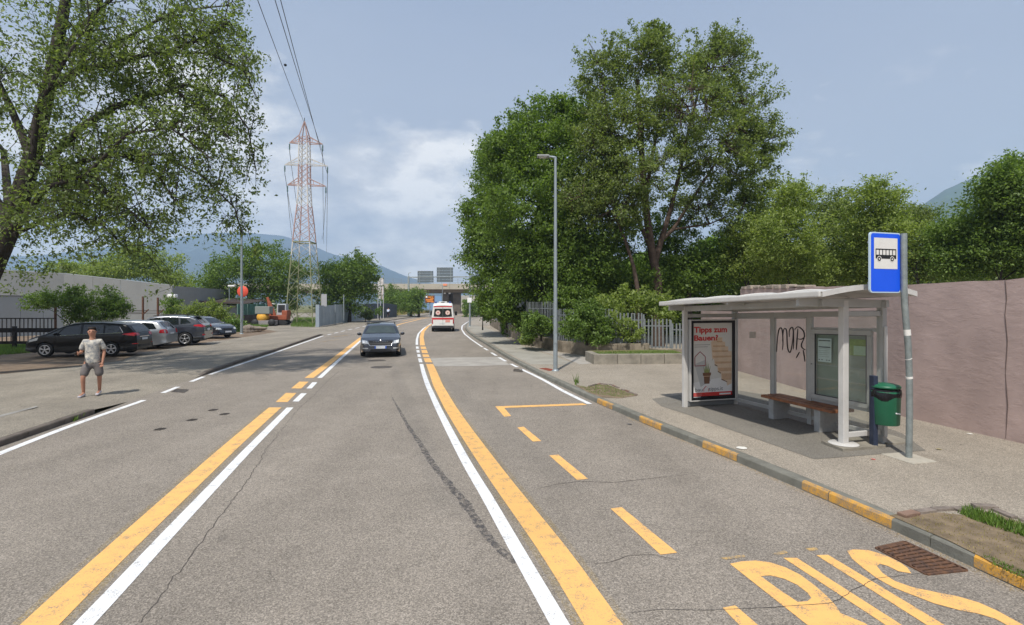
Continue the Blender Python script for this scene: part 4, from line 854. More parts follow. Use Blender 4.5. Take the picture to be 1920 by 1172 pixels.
# ================================================================== STREET LAMPS AND POLES
LMP = mat('lamp_grey', (0.30, 0.34, 0.36), 0.45, 0.15, 5, 0, 30, 0.4); LHD = mat('lamp_head_grey', (0.27, 0.28, 0.28), 0.4, 0.1, 5); LGL = mat('lamp_lens', (0.6, 0.6, 0.58), 0.2)
def lamp(p, H, arm, label, rz=0.0, r0=.075, r1=.045, group='street lamps'):
    o = thing('street_lamp', p, label, 'street lamp', rz, group)
    MB().tube([(0, 0, 0), (0, 0, .6), (0, 0, H * .5), (0, 0, H)], [r0, r0, (r0 + r1) / 2, r1], 12).build('pole', LMP, o)
    MB().lathe((0, 0, 0), [(r0 * 1.7, 0), (r0 * 1.7, .02), (r0 * 1.05, .06)], 14).build('base', LMP, o)
    s = 1 if arm > 0 else -1
    MB().tube([(0, 0, H - .03), (s * .12, 0, H + .0), (arm * .5, 0, H + .02)], [r1, r1 * .8, r1 * .8], 8).build('arm', LMP, o)
    h = MB(); h.box((arm * .68, 0, H + .02), (abs(arm) * .66, .26, .07)); hd = h.build('head', LHD, o, 0.025)
    MB().box((arm * .7, 0, H - .02), (abs(arm) * .4, .2, .012)).build('lens', LGL, hd)
    MB().box((0, -r0 * 1.0, 1.1), (.09, .03, .3)).build('service_door', LMP, o); return o
lamp(G(1041.5, 695.5, KH), 7.35, -0.62, 'tall grey street lamp standing on the right pavement before the shelter')
def polepx(px, s): return Vector(((px - 960) / s, F / s, 0))
lamp(Vector((*polepx(453, 24.0)[:2], .1)), 10.3, 0.95, 'tall grey street lamp on the left verge with the red disc behind it', 0, .10, .06)
lamp(Vector((*polepx(666.5, 12.4)[:2], .1)), 11.0, 0.7, 'tall grey street lamp by the left sheet metal fence', 0, .11, .07)
lamp(Vector((*polepx(881, 18)[:2], .12)), 8.6, -.7, 'slim street lamp on the right pavement inside of the bend', 0, .10, .055)
lamp(Vector((*polepx(907, 12.5)[:2], .12)), 5.0, -.5, 'short lamp post at the far end of the right pavement', 0, .08, .05)
lamp(Vector((*polepx(829.5, 9)[:2], .0)), 6.4, -.5, 'thin lamp post rising behind the ambulance in front of the bridge', 0, .09, .06)
MB().box((*polepx(880.5, 18)[:2], 2.85), (.45, .3, .5)).build('sign_box', PWH, None, 0.02)
o = bpy.data.objects['sign_box']; tag(o, 'small white box fixed on the lamp pole inside the bend', 'box')
# ================================================================== TREES AND BUSHES
BARK = mat('bark', (0.045, 0.037, 0.030), 0.95, 0.4, 6, 0.9, 14); BARKR = mat('reddish_bark', (0.10, 0.07, 0.055), 0.95, 0.4, 6, 0.9, 14)
L_ELM = leafmat('elm_leaf', (0.050, 0.082, 0.022), (0.245, 0.300, 0.100), 0.44)
L_NEAR = leafmat('near_leaf', (0.038, 0.065, 0.018), (0.225, 0.285, 0.095), 0.42)
L_DARK = leafmat('dense_leaf', (0.042, 0.080, 0.018), (0.195, 0.285, 0.060), 0.42)
L_LIME = leafmat('light_leaf', (0.080, 0.125, 0.026), (0.335, 0.405, 0.125), 0.48)
L_BUSH = leafmat('bush_leaf', (0.048, 0.092, 0.022), (0.205, 0.295, 0.072), 0.42)
L_DRY = leafmat('straw_blade', (0.16, 0.14, 0.04), (0.36, 0.30, 0.12), 0.25)
L_GRASS = leafmat('grass_blade', (0.05, 0.10, 0.015), (0.17, 0.27, 0.05), 0.3)
TRI = [0]
def leafmesh(name, C, size, m, parent, droop=0.0, up=0.35, aspect=0.55, kind=None):
    """one small pointed face pair per leaf; C = leaf centres"""
    n = len(C); TRI[0] += 2 * n
    d = RNG.normal(size=(n, 3)); d[:, 2] -= droop; d /= np.linalg.norm(d, axis=1)[:, None]
    nr = RNG.normal(size=(n, 3)); nr[:, 2] = np.abs(nr[:, 2]) + up; s = np.cross(d, nr); s /= np.linalg.norm(s, axis=1)[:, None] + 1e-9
    sz = size * RNG.uniform(0.6, 1.35, n)[:, None]
    nn = np.cross(s, d); fold = nn * sz * 0.12
    V = np.stack([C - d * sz * .5, C + s * sz * aspect * .5 + fold, C + d * sz * .55, C - s * sz * aspect * .5 + fold], 1).reshape(-1, 3)
    me = bpy.data.meshes.new(name); me.vertices.add(4 * n); me.vertices.foreach_set('co', V.astype(np.float32).ravel())
    me.loops.add(4 * n); me.polygons.add(n); me.loops.foreach_set('vertex_index', np.arange(4 * n, dtype=np.int32))
    me.polygons.foreach_set('loop_start', np.arange(0, 4 * n, 4, dtype=np.int32)); me.polygons.foreach_set('loop_total', np.full(n, 4, dtype=np.int32))
    a = me.attributes.new('tint', 'FLOAT', 'FACE'); a.data.foreach_set('value', np.clip(RNG.normal(0.5, 0.24, n), 0, 1).astype(np.float32))
    me.materials.append(m); me.update(calc_edges=True)
    o = bpy.data.objects.new(name, me); COL.objects.link(o)
    if parent: o.parent = parent
    if kind: o['kind'] = kind
    return o
def inlobe(n, c, r, shell=0.45, seed=None):
    d = RNG.normal(size=(n, 3)); d /= np.linalg.norm(d, axis=1)[:, None]
    rad = (shell + (1 - shell) * RNG.random(n)) ** 0.8
    wob = 1 + 0.16 * np.sin(d[:, 0] * 5 + c[0]) * np.cos(d[:, 1] * 4 + c[1] * 2) + 0.13 * np.sin(d[:, 2] * 7 + c[0]) + RNG.normal(0, .12, n)
    return np.array(c) + d * np.array(r) * (rad * wob)[:, None]
def tree(name, label, base, trunk, lobes, nl, size, lm, bm_=BARK, r0=.25, cl=45, cr=.45, droop=.1, group=None, shell=.45, twigs=True, forks=None, cat='tree', limbs=True, shoots=6):
    """trunk: list of points from the base up (local); lobes: (centre, radii, weight) of the crown (local)"""
    base = Vector(base); T = thing(name, base, label, cat, group=group)
    tk = MB(); tr = [Vector(p) for p in trunk]; K = len(tr)
    tk.tube(tr, [r0 * (1.25 if i == 0 else 1 - 0.55 * i / (K - 1)) for i in range(K)], 9)
    if forks:
        for f in forks: tk.tube([Vector(p) for p in f[0]], [f[1] * (1 - .65 * i / (len(f[0]) - 1)) for i in range(len(f[0]))], 7)
    allc = []; top = tr[-1]; tw = MB()
    W_ = sum(l[2] for l in lobes); rg = random.Random(int(base.x * 100) + int(base.y * 10))
    starts = [t for f in (forks or []) for t in (Vector(f[0][-1]), Vector(f[0][len(f[0]) // 2]))] + [top, tr[max(0, K - 2)]]
    for (c, r, w) in lobes:
        cv = Vector(c); ncl = max(3, int(nl * w / W_ / cl)); cc = inlobe(ncl, c, r, shell); allc.append(cc)
        if limbs:
            s0 = min(starts, key=lambda s: (s - cv).length + max(0, s.z - cv.z) * 1.5)
            mid = s0.lerp(cv, .5) + Vector((rg.uniform(-.3, .3), rg.uniform(-.3, .3), rg.uniform(0, .4))) * (cv - s0).length * .3
            rr_ = max(.02, r0 * .32 * (max(r) / 2.5)); tk.tube([s0, mid, cv], [rr_, rr_ * .7, rr_ * .4], 6)
            hub = [mid.lerp(cv, .3), cv]
            for k in range(5):
                e = Vector(cc[rg.randrange(ncl)]); h = hub[k % 2]; m2 = h.lerp(e, .5) + Vector((rg.uniform(-.2, .2), rg.uniform(-.2, .2), rg.uniform(-.1, .25))) * (e - h).length * .5
                tk.tube([h, m2, e], [rr_ * .45, rr_ * .3, rr_ * .12], 5, cap=False); hub.append(m2)
            if twigs:
                for k in range(ncl):
                    e = Vector(cc[k]); h = min(hub, key=lambda q: (q - e).length); m2 = h.lerp(e, .55) + Vector((rg.uniform(-.2, .2), rg.uniform(-.2, .2), rg.uniform(-.05, .2))) * (e - h).length * .35
                    tw.tube([h, m2, e], [.022, .014, .005], 3, cap=False)
    tk.build('trunk', bm_, T)
    if tw.v: tag(tw.build('twigs', bm_, T), kind='stuff')
    sh_ = []
    for (c, r, w) in lobes:
        for k in range(shoots):
            dd = RNG.normal(size=3); dd[2] = abs(dd[2]) + .25; dd /= np.linalg.norm(dd)
            for j in range(4): sh_.append(np.array(c) + dd * np.array(r) * (.98 + .11 * j) + np.array([0, 0, .05 * j]))
    n0 = sum(len(a) for a in allc); cc = np.concatenate(allc + ([np.array(sh_)] if sh_ else [])); n = n0 * cl
    dens = RNG.uniform(.35, 1.5, len(cc)); dens[n0:] *= .32; idx = RNG.choice(len(cc), n, p=dens / dens.sum())
    scc = RNG.uniform(.6, 1.25, len(cc)); scc[n0:] *= .45; sc_ = scc[idx][:, None]
    C = cc[idx] + RNG.normal(size=(n, 3)) * np.array([cr, cr, cr * .62]) * sc_ * .6
    C = C[C[:, 2] + base.z > .12]
    leafmesh('crown', C, size, lm, T, droop); return T
# ---- the big near tree on the left: long arching limbs hung with loose sprays
TB = Vector((-18.6, 16.2, .1))
def L3(px, py, d): return D(px, py, d) - TB
NT = thing('large_tree', TB, 'large loose-leaved tree arching over the left footway from beyond the frame', 'tree')
tk = MB(); tk.tube([(0, 0, 0), L3(-60, 620, 16.4), L3(-25, 520, 16.6), L3(20, 420, 16.8), L3(60, 300, 17), L3(90, 170, 17), L3(120, 20, 17), L3(150, -200, 17)], [.42, .36, .33, .30, .25, .2, .15, .06], 10)
limb = [([(90, 300), (150, 240), (215, 200), (280, 178), (325, 168), (380, 205), (430, 260)], 16.8, .13), ([(90, 170), (150, 130), (215, 120), (270, 103), (310, 98), (360, 80), (400, 62), (430, 40)], 16.6, .11),
        ([(20, 430), (90, 350), (160, 300), (230, 290), (290, 320), (330, 380)], 16.4, .10), ([(60, 300), (20, 200), (-20, 120), (-50, 20)], 17.2, .14), ([(100, 130), (150, 50), (230, -20), (330, -80)], 17.4, .10),
        ([(25, 440), (70, 420), (130, 400), (190, 420), (240, 470)], 16.2, .07), ([(60, 300), (110, 320), (180, 350), (250, 400), (290, 440)], 16.0, .07), ([(290, 178), (350, 160), (420, 180), (465, 240), (480, 320)], 16.7, .06),
        ([(230, 290), (300, 290), (380, 330), (440, 390), (455, 440)], 16.3, .05), ([(310, 98), (390, 100), (455, 130), (485, 190)], 16.4, .05), ([(150, 130), (170, 60), (200, -30)], 17.2, .09), ([(20, 430), (-30, 400), (-80, 380)], 17.6, .12),
        ([(60, 300), (70, 200), (130, 100), (170, 40)], 15.2, .09), ([(90, 350), (160, 330), (240, 250), (320, 240), (400, 300)], 15.0, .07), ([(20, 430), (60, 380), (120, 330), (200, 380), (260, 430)], 18.6, .08), ([(90, 170), (200, 90), (330, 20), (430, 10)], 18.8, .08)]
cc = []; tw = MB(); rg = random.Random(3)
for P, d, r in limb:
    q = [L3(x, y, d + rg.uniform(-.5, .5)) for x, y in P]; K = len(q); tk.tube(q, [r * (1 - .75 * i / (K - 1)) for i in range(K)], 7)
    for i in range(K - 1):
        for k in range(13 if i else 5):
            s = q[i].lerp(q[i + 1], rg.random()); dx = rg.uniform(-1.0, 1.2); L = rg.uniform(.5, 1.9); dy = rg.uniform(-1.2, 1.2)
            e = s + Vector((dx * L * .7, dy * L * .8, rg.uniform(-.6, .75) * L)); m1 = s.lerp(e, .5) + Vector((0, 0, .25 * L)); e2 = e + Vector((dx * .2, dy * .2, -rg.uniform(.1, .9) * L * .6))
            X_ = (e2.x + TB.x) / (e2.y + TB.y) * F + 960
            if X_ > 492: continue
            tw.tube([s, m1, e, e2], [.02, .014, .009, .004], 3, cap=False)
            for a, b, nn2 in ((m1, e, 3), (e, e2, 4)):
                for j in range(nn2): cc.append(a.lerp(b, (j + .5) / nn2) + Vector((rg.gauss(0, .12), rg.gauss(0, .12), rg.gauss(0, .12))))
                if rg.random() < .7:      # fine hanging side twig
                    p = a.lerp(b, rg.random()); w = p + Vector((rg.uniform(-.5, .5), rg.uniform(-.5, .5), rg.uniform(-.7, .1))); tw.tube([p, w], [.008, .003], 3, cap=False); cc.append(w); cc.append(p.lerp(w, .6))
# filling clumps nearer the stem
for x, y, rx, ry, n_ in [(40, 120, 120, 150, 70), (60, 300, 130, 110, 95), (30, 400, 70, 70, 60), (90, 230, 60, 140, 60), (60, 60, 90, 90, 50), (30, 520, 60, 30, 34), (110, 490, 90, 28, 34), (200, 480, 100, 22, 22), (330, 455, 90, 25, 18), (110, 420, 130, 60, 62), (200, 200, 130, 120, 45), (250, 60, 130, 70, 45), (180, 330, 130, 90, 55), (330, 400, 110, 50, 34), (380, 250, 90, 110, 40), (400, 90, 80, 70, 26), (40, 480, 90, 40, 34), (230, 440, 120, 35, 26), (0, 20, 150, 60, 50), (430, 330, 50, 90, 18), (445, 170, 40, 90, 16), (-120, 200, 120, 300, 60), (200, -150, 260, 110, 90)]:
    for k in range(n_):
        a = rg.uniform(0, 6.28); r_ = math.sqrt(rg.random()); cc.append(L3(x + rx * r_ * math.cos(a), y + ry * r_ * math.sin(a), rg.uniform(15.2, 19.2)))
for k in range(7):
    e = Vector((rg.uniform(-30, -20), rg.uniform(13, 21), rg.uniform(8, 12))) - TB; tk.tube([L3(20, 420, 16.8), L3(20, 420, 16.8).lerp(e, .5) + Vector((0, 0, 1)), e], [.16, .1, .03], 6)
cc = np.array([tuple(c) for c in cc]); dens = RNG.uniform(.05, 1.5, len(cc)) ** 1.6; n = 50000; idx = RNG.choice(len(cc), n, p=dens / dens.sum())
rad_ = RNG.uniform(.5, 1.4, len(cc))
C = cc[idx] + RNG.normal(size=(n, 3)) * np.array([.125, .125, .11]) * rad_[idx][:, None]
tk.build('trunk', BARK, NT); tag(tw.build('twigs', BARK, NT), kind='stuff')
leafmesh('crown', C, .118, L_NEAR, NT, .5, .3, .5)
hc_ = []      # the far half of the crown, out over the parked cars
while len(hc_) < 420:
    p = Vector((rg.uniform(-31, -19), rg.uniform(12.0, 24.5), rg.uniform(7.5, 14.5)))
    if p.x < -p.y * 1.03 - .8 and ((p.x + 25) / 6.5) ** 2 + ((p.y - 18.5) / 6.5) ** 2 + ((p.z - 11) / 4) ** 2 < 1.15: hc_.append(p - TB)
hc_ = np.array([tuple(p) for p in hc_]); idx = RNG.integers(0, len(hc_), 30000)
leafmesh('crown', hc_[idx] + RNG.normal(size=(30000, 3)) * .38, .21, L_NEAR, NT, .4)
# ---- big elm on the right behind the palisade fence
def at(px, Y, z=0.1): return Vector(((px - 960) / F * Y, Y, z))
def lobe(px, py, Y, rx, rz, w, base, ry=None):
    p = D(px, py, Y) - base; return ((p.x, p.y, p.z), (rx / F * Y, ry if ry else rx / F * Y * .9, rz / F * Y), w)
b = at(1235, 27.5, .4); q = lambda px, py, Y=27.5: D(px, py, Y) - b
tree('elm_tree', 'tallest tree on the right with bare forked reddish limbs and an open crown', b, [(0, 0, -.3), q(1232, 520), q(1222, 470), q(1212, 400), q(1205, 320), q(1200, 240), q(1195, 150)],
     [lobe(1215, 110, 27.5, 62, 52, 1.0, b), lobe(1130, 145, 27.5, 52, 55, .9, b), lobe(1340, 125, 28, 72, 50, 1.1, b), lobe(1290, 200, 26.5, 95, 80, 1.7, b), lobe(1170, 230, 26.5, 85, 75, 1.5, b), lobe(1400, 205, 28, 58, 65, .9, b), lobe(1430, 275, 28, 48, 45, .7, b),
      lobe(1340, 300, 27, 100, 60, 1.5, b), lobe(1195, 330, 25.5, 85, 60, 1.1, b), lobe(1400, 350, 28, 60, 40, .6, b), lobe(1310, 390, 28, 70, 40, .6, b), lobe(1130, 290, 26, 60, 70, .9, b), lobe(1230, 75, 27.5, 20, 22, .2, b), lobe(1365, 85, 28, 30, 22, .25, b)], 84000, .14, L_ELM, BARKR, .27, 56, .36, .15,
     forks=[([q(1225, 505), q(1240, 450), q(1258, 390), q(1275, 320), q(1290, 250), q(1310, 170)], .17), ([q(1240, 450), q(1262, 430), q(1300, 370), q(1345, 300), q(1385, 240)], .12), ([q(1222, 470), q(1200, 420), q(1175, 350), q(1150, 270), q(1135, 190)], .13), ([q(1262, 430), q(1330, 420), q(1390, 395)], .06), ([q(1208, 380), q(1222, 300), q(1240, 200), q(1235, 110)], .12)])
b = at(1200, 26.0, .4); q = lambda px, py, Y=26: D(px, py, Y) - b
tree('elm_tree', 'slender reddish trunk leaning left beneath the tallest tree', b, [(0, 0, -.3), q(1195, 540), q(1188, 500), q(1172, 450), q(1150, 400)], [lobe(1150, 390, 26, 70, 50, 1, b), lobe(1090, 370, 26, 50, 40, .7, b)], 9000, .13, L_ELM, BARKR, .13, 40, .4)
# ---- dense tree mass left of it
b = at(1010, 31, .3)
tree('dense_tree', 'dense bright green broadleaf tree behind the nearest lamp post, left of the tallest tree', b, [(0, 0, -.3), (.1, 0, 3), (0, 0, 7), (.2, 0, 11)],
     [lobe(1030, 225, 31, 58, 40, .9, b), lobe(1000, 285, 30, 85, 65, 1.4, b), lobe(950, 300, 31, 50, 55, .9, b), lobe(1060, 320, 29, 90, 80, 1.6, b), lobe(1000, 400, 28.5, 100, 70, 1.8, b), lobe(1090, 430, 28, 90, 60, 1.2, b), lobe(1085, 235, 31, 50, 45, .8, b)], 62000, .18, L_DARK, BARK, .28, 60, .46, .25, shell=.6, twigs=False)
b = at(975, 37.5, .2)
tree('dense_tree', 'dense tree leaning over the far pavement, hiding the end of the bridge', b, [(0, 0, -.3), (-.1, 0, 3), (-.8, 0, 6), (-1.6, 0, 9)],
     [lobe(930, 345, 37, 42, 40, .8, b), lobe(915, 410, 36, 46, 50, 1.1, b), lobe(945, 470, 35, 60, 50, 1.3, b), lobe(898, 470, 36, 28, 42, .6, b), lobe(925, 535, 35, 40, 35, .8, b), lobe(920, 300, 37, 30, 26, .35, b)], 34000, .19, L_DARK, BARK, .25, 50, .55, .25, shell=.6, twigs=False)
b = at(1010, 29, .3)
tree('dense_tree', 'low dense tree with drooping sprays over the fence beside the lamp post', b, [(0, 0, -.3), (.1, 0, 1.5), (0, 0, 3)],
     [lobe(1000, 490, 28.5, 60, 50, 1.2, b), lobe(970, 545, 29, 40, 30, .6, b), lobe(1060, 500, 27.5, 55, 50, 1.0, b), lobe(1115, 500, 27.5, 50, 45, .8, b), lobe(1075, 555, 27, 60, 22, .5, b)], 30000, .16, L_DARK, BARK, .2, 50, .45, .4, shell=.5, twigs=False)
b = at(1290, 29, .3)
tree('undergrowth_tree', 'shady undergrowth tree between the tallest tree and the shelter roof', b, [(0, 0, -.3), (.1, 0, 2), (0, 0, 4)],
     [lobe(1270, 510, 29, 60, 45, 1, b), lobe(1330, 500, 29, 60, 50, 1, b), lobe(1180, 540, 28.5, 70, 35, .9, b), lobe(1390, 480, 29, 50, 60, .9, b), lobe(1250, 440, 30, 60, 40, .6, b), lobe(1140, 470, 30, 60, 50, .8, b)], 32000, .16, L_DARK, BARK, .2, 50, .5, .2, shell=.3, twigs=False)
# ---- the row behind the pink wall
rowspec = [(1400, 27, [(1400, 440, 50, 45), (1450, 400, 45, 45), (1420, 500, 60, 40)], 'light'), (1480, 25, [(1490, 375, 34, 32), (1470, 440, 60, 50), (1500, 500, 60, 40)], 'light'), (1560, 27, [(1560, 400, 48, 38), (1580, 460, 60, 55), (1540, 520, 50, 25)], 'mid'),
           (1640, 24, [(1640, 375, 42, 30), (1650, 440, 62, 50), (1620, 505, 55, 35)], 'light'), (1725, 26, [(1705, 408, 40, 26), (1720, 450, 62, 45), (1735, 500, 50, 28)], 'mid'), (1800, 22, [(1790, 445, 40, 38), (1810, 490, 50, 35)], 'dark'), (1880, 20, [(1885, 352, 42, 44), (1910, 400, 70, 80), (1855, 450, 50, 48), (1930, 480, 60, 40), (1898, 322, 20, 18)], 'dark'), (2010, 19, [(2000, 380, 90, 100), (2010, 470, 90, 60)], 'dark')]
labs = ['pale green tree first behind the shelter roof, next to the tallest tree', 'pale tree with a pointed top above the middle of the shelter roof', 'mid green tree behind the wall between two pale ones', 'pale feathery tree directly left of the bus stop sign', 'mid green tree right behind the bus stop sign', 'dark green tree behind the wall just right of the bus sign', 'large dark green tree towering over the right end of the pink wall', 'dark tree cut off by the right edge of the frame']
for (px, Y, lb, kd), l in zip(rowspec, labs):
    b = at(px, Y, .1); lm = {'light': L_LIME, 'mid': L_ELM, 'dark': L_BUSH}[kd]; ar = sum(a[2] * a[3] for a in lb)
    tree('broadleaf_tree', l, b, [(0, 0, -.1), (.1, 0, 1.5), (0, .1, 3.2)], [lobe(x, y, Y + random.uniform(-1, 1), rx * 1.1, rz * 1.1, rx * rz, b) for x, y, rx, rz in lb], int(3.3 * ar) + 5000, .115, lm, BARK, .16, 40, .36, .1, group='trees behind the pink wall', shell=.35, twigs=False)
# ---- trees on the left side
def simple(name, label, px, Y, lb, lm, n, sz, group=None, **k):
    b = at(px, Y, .05); return tree(name, label, b, [(0, 0, -.1), (.1, 0, 1.6), (0, .1, 3.4)], [lobe(x, y, Y + random.uniform(-1, 1), rx, rz, rx * rz, b) for x, y, rx, rz in lb], n, sz, lm, BARK, .22, 46, .55 * Y / 50 + .15, .1, group=group, shell=.45, twigs=False, **k)
simple('broadleaf_tree', 'wide dark green tree behind the pylon and the excavator', 470, 64, [(430, 525, 52, 42), (500, 505, 48, 45), (545, 520, 35, 38), (400, 545, 26, 34), (465, 490, 30, 28), (530, 560, 40, 30), (440, 570, 50, 24)], L_DARK, 26000, .27)
simple('broadleaf_tree', 'rounded tree right of the pylon behind the sheet metal fence', 655, 66, [(650, 520, 42, 38), (675, 510, 30, 32), (625, 530, 26, 36), (660, 560, 40, 28), (690, 535, 16, 20), (612, 565, 18, 22)], L_DARK, 19000, .27)
simple('broadleaf_tree', 'pale tree rising behind the grey hall, left of the gap', 290, 70, [(230, 500, 40, 34), (270, 495, 36, 30), (310, 515, 36, 34), (335, 545, 26, 28), (200, 515, 30, 22)], L_LIME, 18000, .28)
simple('broadleaf_tree', 'thin tree behind the left end of the grey hall roof', 165, 72, [(160, 505, 36, 16), (120, 505, 26, 12)], L_LIME, 4000, .26)
simple('broadleaf_tree', 'small tree behind the low sheds between hall and round sign', 395, 76, [(350, 560, 26, 16), (382, 558, 20, 20)], L_ELM, 4000, .26)
for px, Y, lb, l in [(738, 100, [(738, 560, 20, 19)], 'left bush on the embankment beneath the bridge'), (770, 98, [(765, 565, 22, 18)], 'middle bush on the embankment beneath the bridge, right of the gantry post'), (785, 96, [(783, 560, 14, 17), (778, 575, 12, 10)], 'right bush on the embankment beneath the bridge')]:
    simple('bush', l, px, Y, lb, L_BUSH, 4200, .33, 'bushes on the embankment', cat='bush')
# hedge shrubs in front of the hall
def shrub(label, px, Y, lb, lm, n, sz, cat='bush', group=None, cr=.28, z=.1):
    b = at(px, Y, z); T = tree('bush', label, b, [(0, 0, 0), (0, 0, .5), (0, 0, 1.1)], [lobe(x, y, Y + random.uniform(-.3, .3), rx, rz, rx * rz, b, ry=.8) for x, y, rx, rz in lb], n, sz, lm, BARK, .05, 36, cr, .1, group=group, shell=.3, twigs=False, cat=cat); return T
shrub('wide dark green shrub above the bonnet of the black car', 130, 30, [(100, 562, 38, 18), (145, 565, 34, 22), (150, 592, 26, 18), (75, 570, 20, 12)], L_BUSH, 9000, .12)
shrub('upright dark green shrub behind the roof of the black car', 200, 30.5, [(205, 565, 26, 22), (195, 590, 24, 20), (222, 580, 14, 20)], L_BUSH, 6000, .12)
shrub('narrow clipped bush under the white lamp of the grey hall', 320, 44, [(320, 572, 14, 14), (322, 585, 12, 12)], L_BUSH, 2600, .15)
shrub('pale flowering hedge behind the dark sedan', 385, 44, [(360, 585, 26, 15), (400, 583, 28, 16), (420, 596, 16, 14), (375, 600, 30, 12)], L_LIME, 9500, .14)
shrub('clump of green weeds beside the lamp post with the red disc', 440, 43, [(440, 608, 14, 12)], L_GRASS, 1800, .14)
shrub('small bush at the foot of the sheet metal fence', 685, 68, [(685, 591, 12, 8), (694, 594, 8, 5)], L_ELM, 1500, .2)
shrub('little tuft by the flag poles', 712, 75, [(711, 585, 6, 7)], L_GRASS, 500, .2)
# bushes growing through the palisade fence
Yf = 22.9
shrub('large leafy bush spilling over the low wall right of the lamp post', 1100, 22.6, [(1080, 616, 28, 24), (1112, 606, 30, 30), (1100, 588, 26, 20), (1132, 622, 16, 16), (1120, 637, 20, 9)], L_BUSH, 12000, .115, z=.6, cr=.22)
shrub('leafy bush spilling over the low wall left of the lamp post', 1015, 25, [(1014, 611, 22, 15), (1002, 602, 18, 13), (994, 622, 11, 10)], L_BUSH, 6500, .12, z=.6, cr=.22)
shrub('yellowish tuft at the corner of the retaining wall', 990, 26.5, [(988, 637, 11, 9)], L_LIME, 1500, .12, z=.5, cr=.2)
shrub('sparse creeper on the right half of the palisade fence', 1185, 22.5, [(1165, 610, 18, 26), (1195, 625, 16, 12), (1175, 635, 20, 8)], L_LIME, 1700, .12, z=.6, cr=.2)
shrub('bright leafed shrub behind the fence beneath the forked trunk', 1210, 24, [(1225, 570, 34, 22), (1180, 565, 26, 20), (1245, 590, 22, 14), (1150, 575, 26, 16)], L_LIME, 6500, .15, z=.6, cr=.3)
shrub('dark ivy clump over the far sheet fence', 950, 29, [(955, 590, 22, 16), (975, 600, 16, 20), (925, 585, 18, 12)], L_DARK, 7000, .14, z=.8, cr=.26)
shrub('low weeds at the far end of the right pavement wall', 905, 40, [(905, 570, 12, 14), (915, 590, 8, 8)], L_DARK, 2400, .18, z=.4, cr=.3)
for i, (px, Y, r_) in enumerate([(1130, 20.3, 30), (1200, 20.0, 40), (1270, 20.0, 40)]): pass
# wall of foliage behind everything on the right so that no open horizon shows between trunks
def woods(label, x0, x1, Y, top, n, sz, lm):
    C = np.c_[RNG.uniform((x0 - 960) / F * Y, (x1 - 960) / F * Y, n), Y + RNG.normal(0, 1.6, n), np.zeros(n)]
    hh = (CH + (HY - top) / F * Y) * (.82 + .18 * np.sin(C[:, 0] * .9) * np.cos(C[:, 0] * .37 + 1)); C[:, 2] = hh * RNG.random(n) ** .8
    o = leafmesh('woodland', C, sz, lm, None, .1); tag(o, label, 'woodland', kind='stuff'); return o
woods('far belt of dark trees closing the view on the right', 940, 1480, 40, 440, 42000, .36, L_DARK)
woods('far belt of dark trees behind the pink wall', 1400, 2250, 33, 430, 36000, .32, L_ELM)
woods('distant belt of trees closing the view on the left', -1800, 420, 105, 545, 30000, .7, L_ELM)
woods('distant hedge under the bridge on the right', 868, 960, 100, 560, 3000, .5, L_BUSH)
# ---- grasses
def grass(label, pts, z, n, h, m, name='grass', spread=.02):
    """blades inside an outline given by ground points"""
    P = np.array([(p[0], p[1]) for p in pts]); lo, hi = P.min(0), P.max(0); C = []
    while len(C) < n:
        q = RNG.uniform(lo, hi, (n, 2)); ins = np.zeros(n, bool); j = len(P) - 1
        for i in range(len(P)):
            c = ((P[i, 1] > q[:, 1]) != (P[j, 1] > q[:, 1])) & (q[:, 0] < (P[j, 0] - P[i, 0]) * (q[:, 1] - P[i, 1]) / (P[j, 1] - P[i, 1] + 1e-12) + P[i, 0]); ins ^= c; j = i
        C.extend(q[ins].tolist())
    C = np.array(C[:n]); H = h * RNG.uniform(.4, 1.3, n); a = RNG.uniform(0, 6.28, n); w = .004 + h * .035; ln = H * .45
    sx_ = np.c_[np.cos(a), np.sin(a), np.zeros(n)] * w; b3 = RNG.uniform(0, 6.28, n); tip = np.c_[C[:, 0] + np.cos(b3) * ln, C[:, 1] + np.sin(b3) * ln, z + H]; B = np.c_[C, np.full(n, z)]
    V = np.stack([B - sx_, B + sx_, (B + tip) / 2 + sx_ * .7 + [0, 0, .0], tip], 1).reshape(-1, 3)
    me = bpy.data.meshes.new(name); me.from_pydata(V.tolist(), [], np.arange(4 * n).reshape(-1, 4).tolist()); at_ = me.attributes.new('tint', 'FLOAT', 'FACE'); at_.data.foreach_set('value', RNG.random(n).astype(np.float32)); me.materials.append(m)
    o = bpy.data.objects.new(name, me); COL.objects.link(o); tag(o, label, 'grass', kind='stuff'); return o
grass('short dry grass in the tree pit by the near kerb', [G(*p, KH) for p in soilpoly], KH, 2200, .02, L_DRY)
grass('bright green weeds along the edging of the near tree pit', [G(*p, KH) for p in [(1795, 962), (1815, 956), (1850, 962), (1890, 980), (1960, 1000), (1960, 1020), (1900, 1002), (1850, 985), (1815, 972)]], KH, 1100, .07, L_GRASS)
grass('weeds along the edging beside the kerb at the bottom right', [G(*p, KH) for p in [(1840, 1040), (1870, 1050), (1960, 1095), (1950, 1100), (1865, 1062)]], KH, 250, .03, L_GRASS)
grass('patchy grass in the tree pit by the bus bay', [G(*p, KH) for p in [(1080, 722), (1098, 726), (1120, 722), (1140, 723), (1190, 742), (1160, 746), (1110, 738)]], KH, 1500, .035, L_GRASS)
grass('tall weed at the corner of the bus bay tree pit', [G(*p, KH) for p in [(1076, 716), (1084, 716), (1086, 722), (1078, 722)]], KH, 30, .24, L_GRASS)
grass('weeds growing in front of the near left kerb', [G(*p, 0) for p in [(132, 786), (150, 778), (158, 782), (138, 791)]], 0.0, 420, .10, L_GRASS)
pa, pb = G(1113, 683.5, KH), G(1290, 682, KH); pa.x += .2
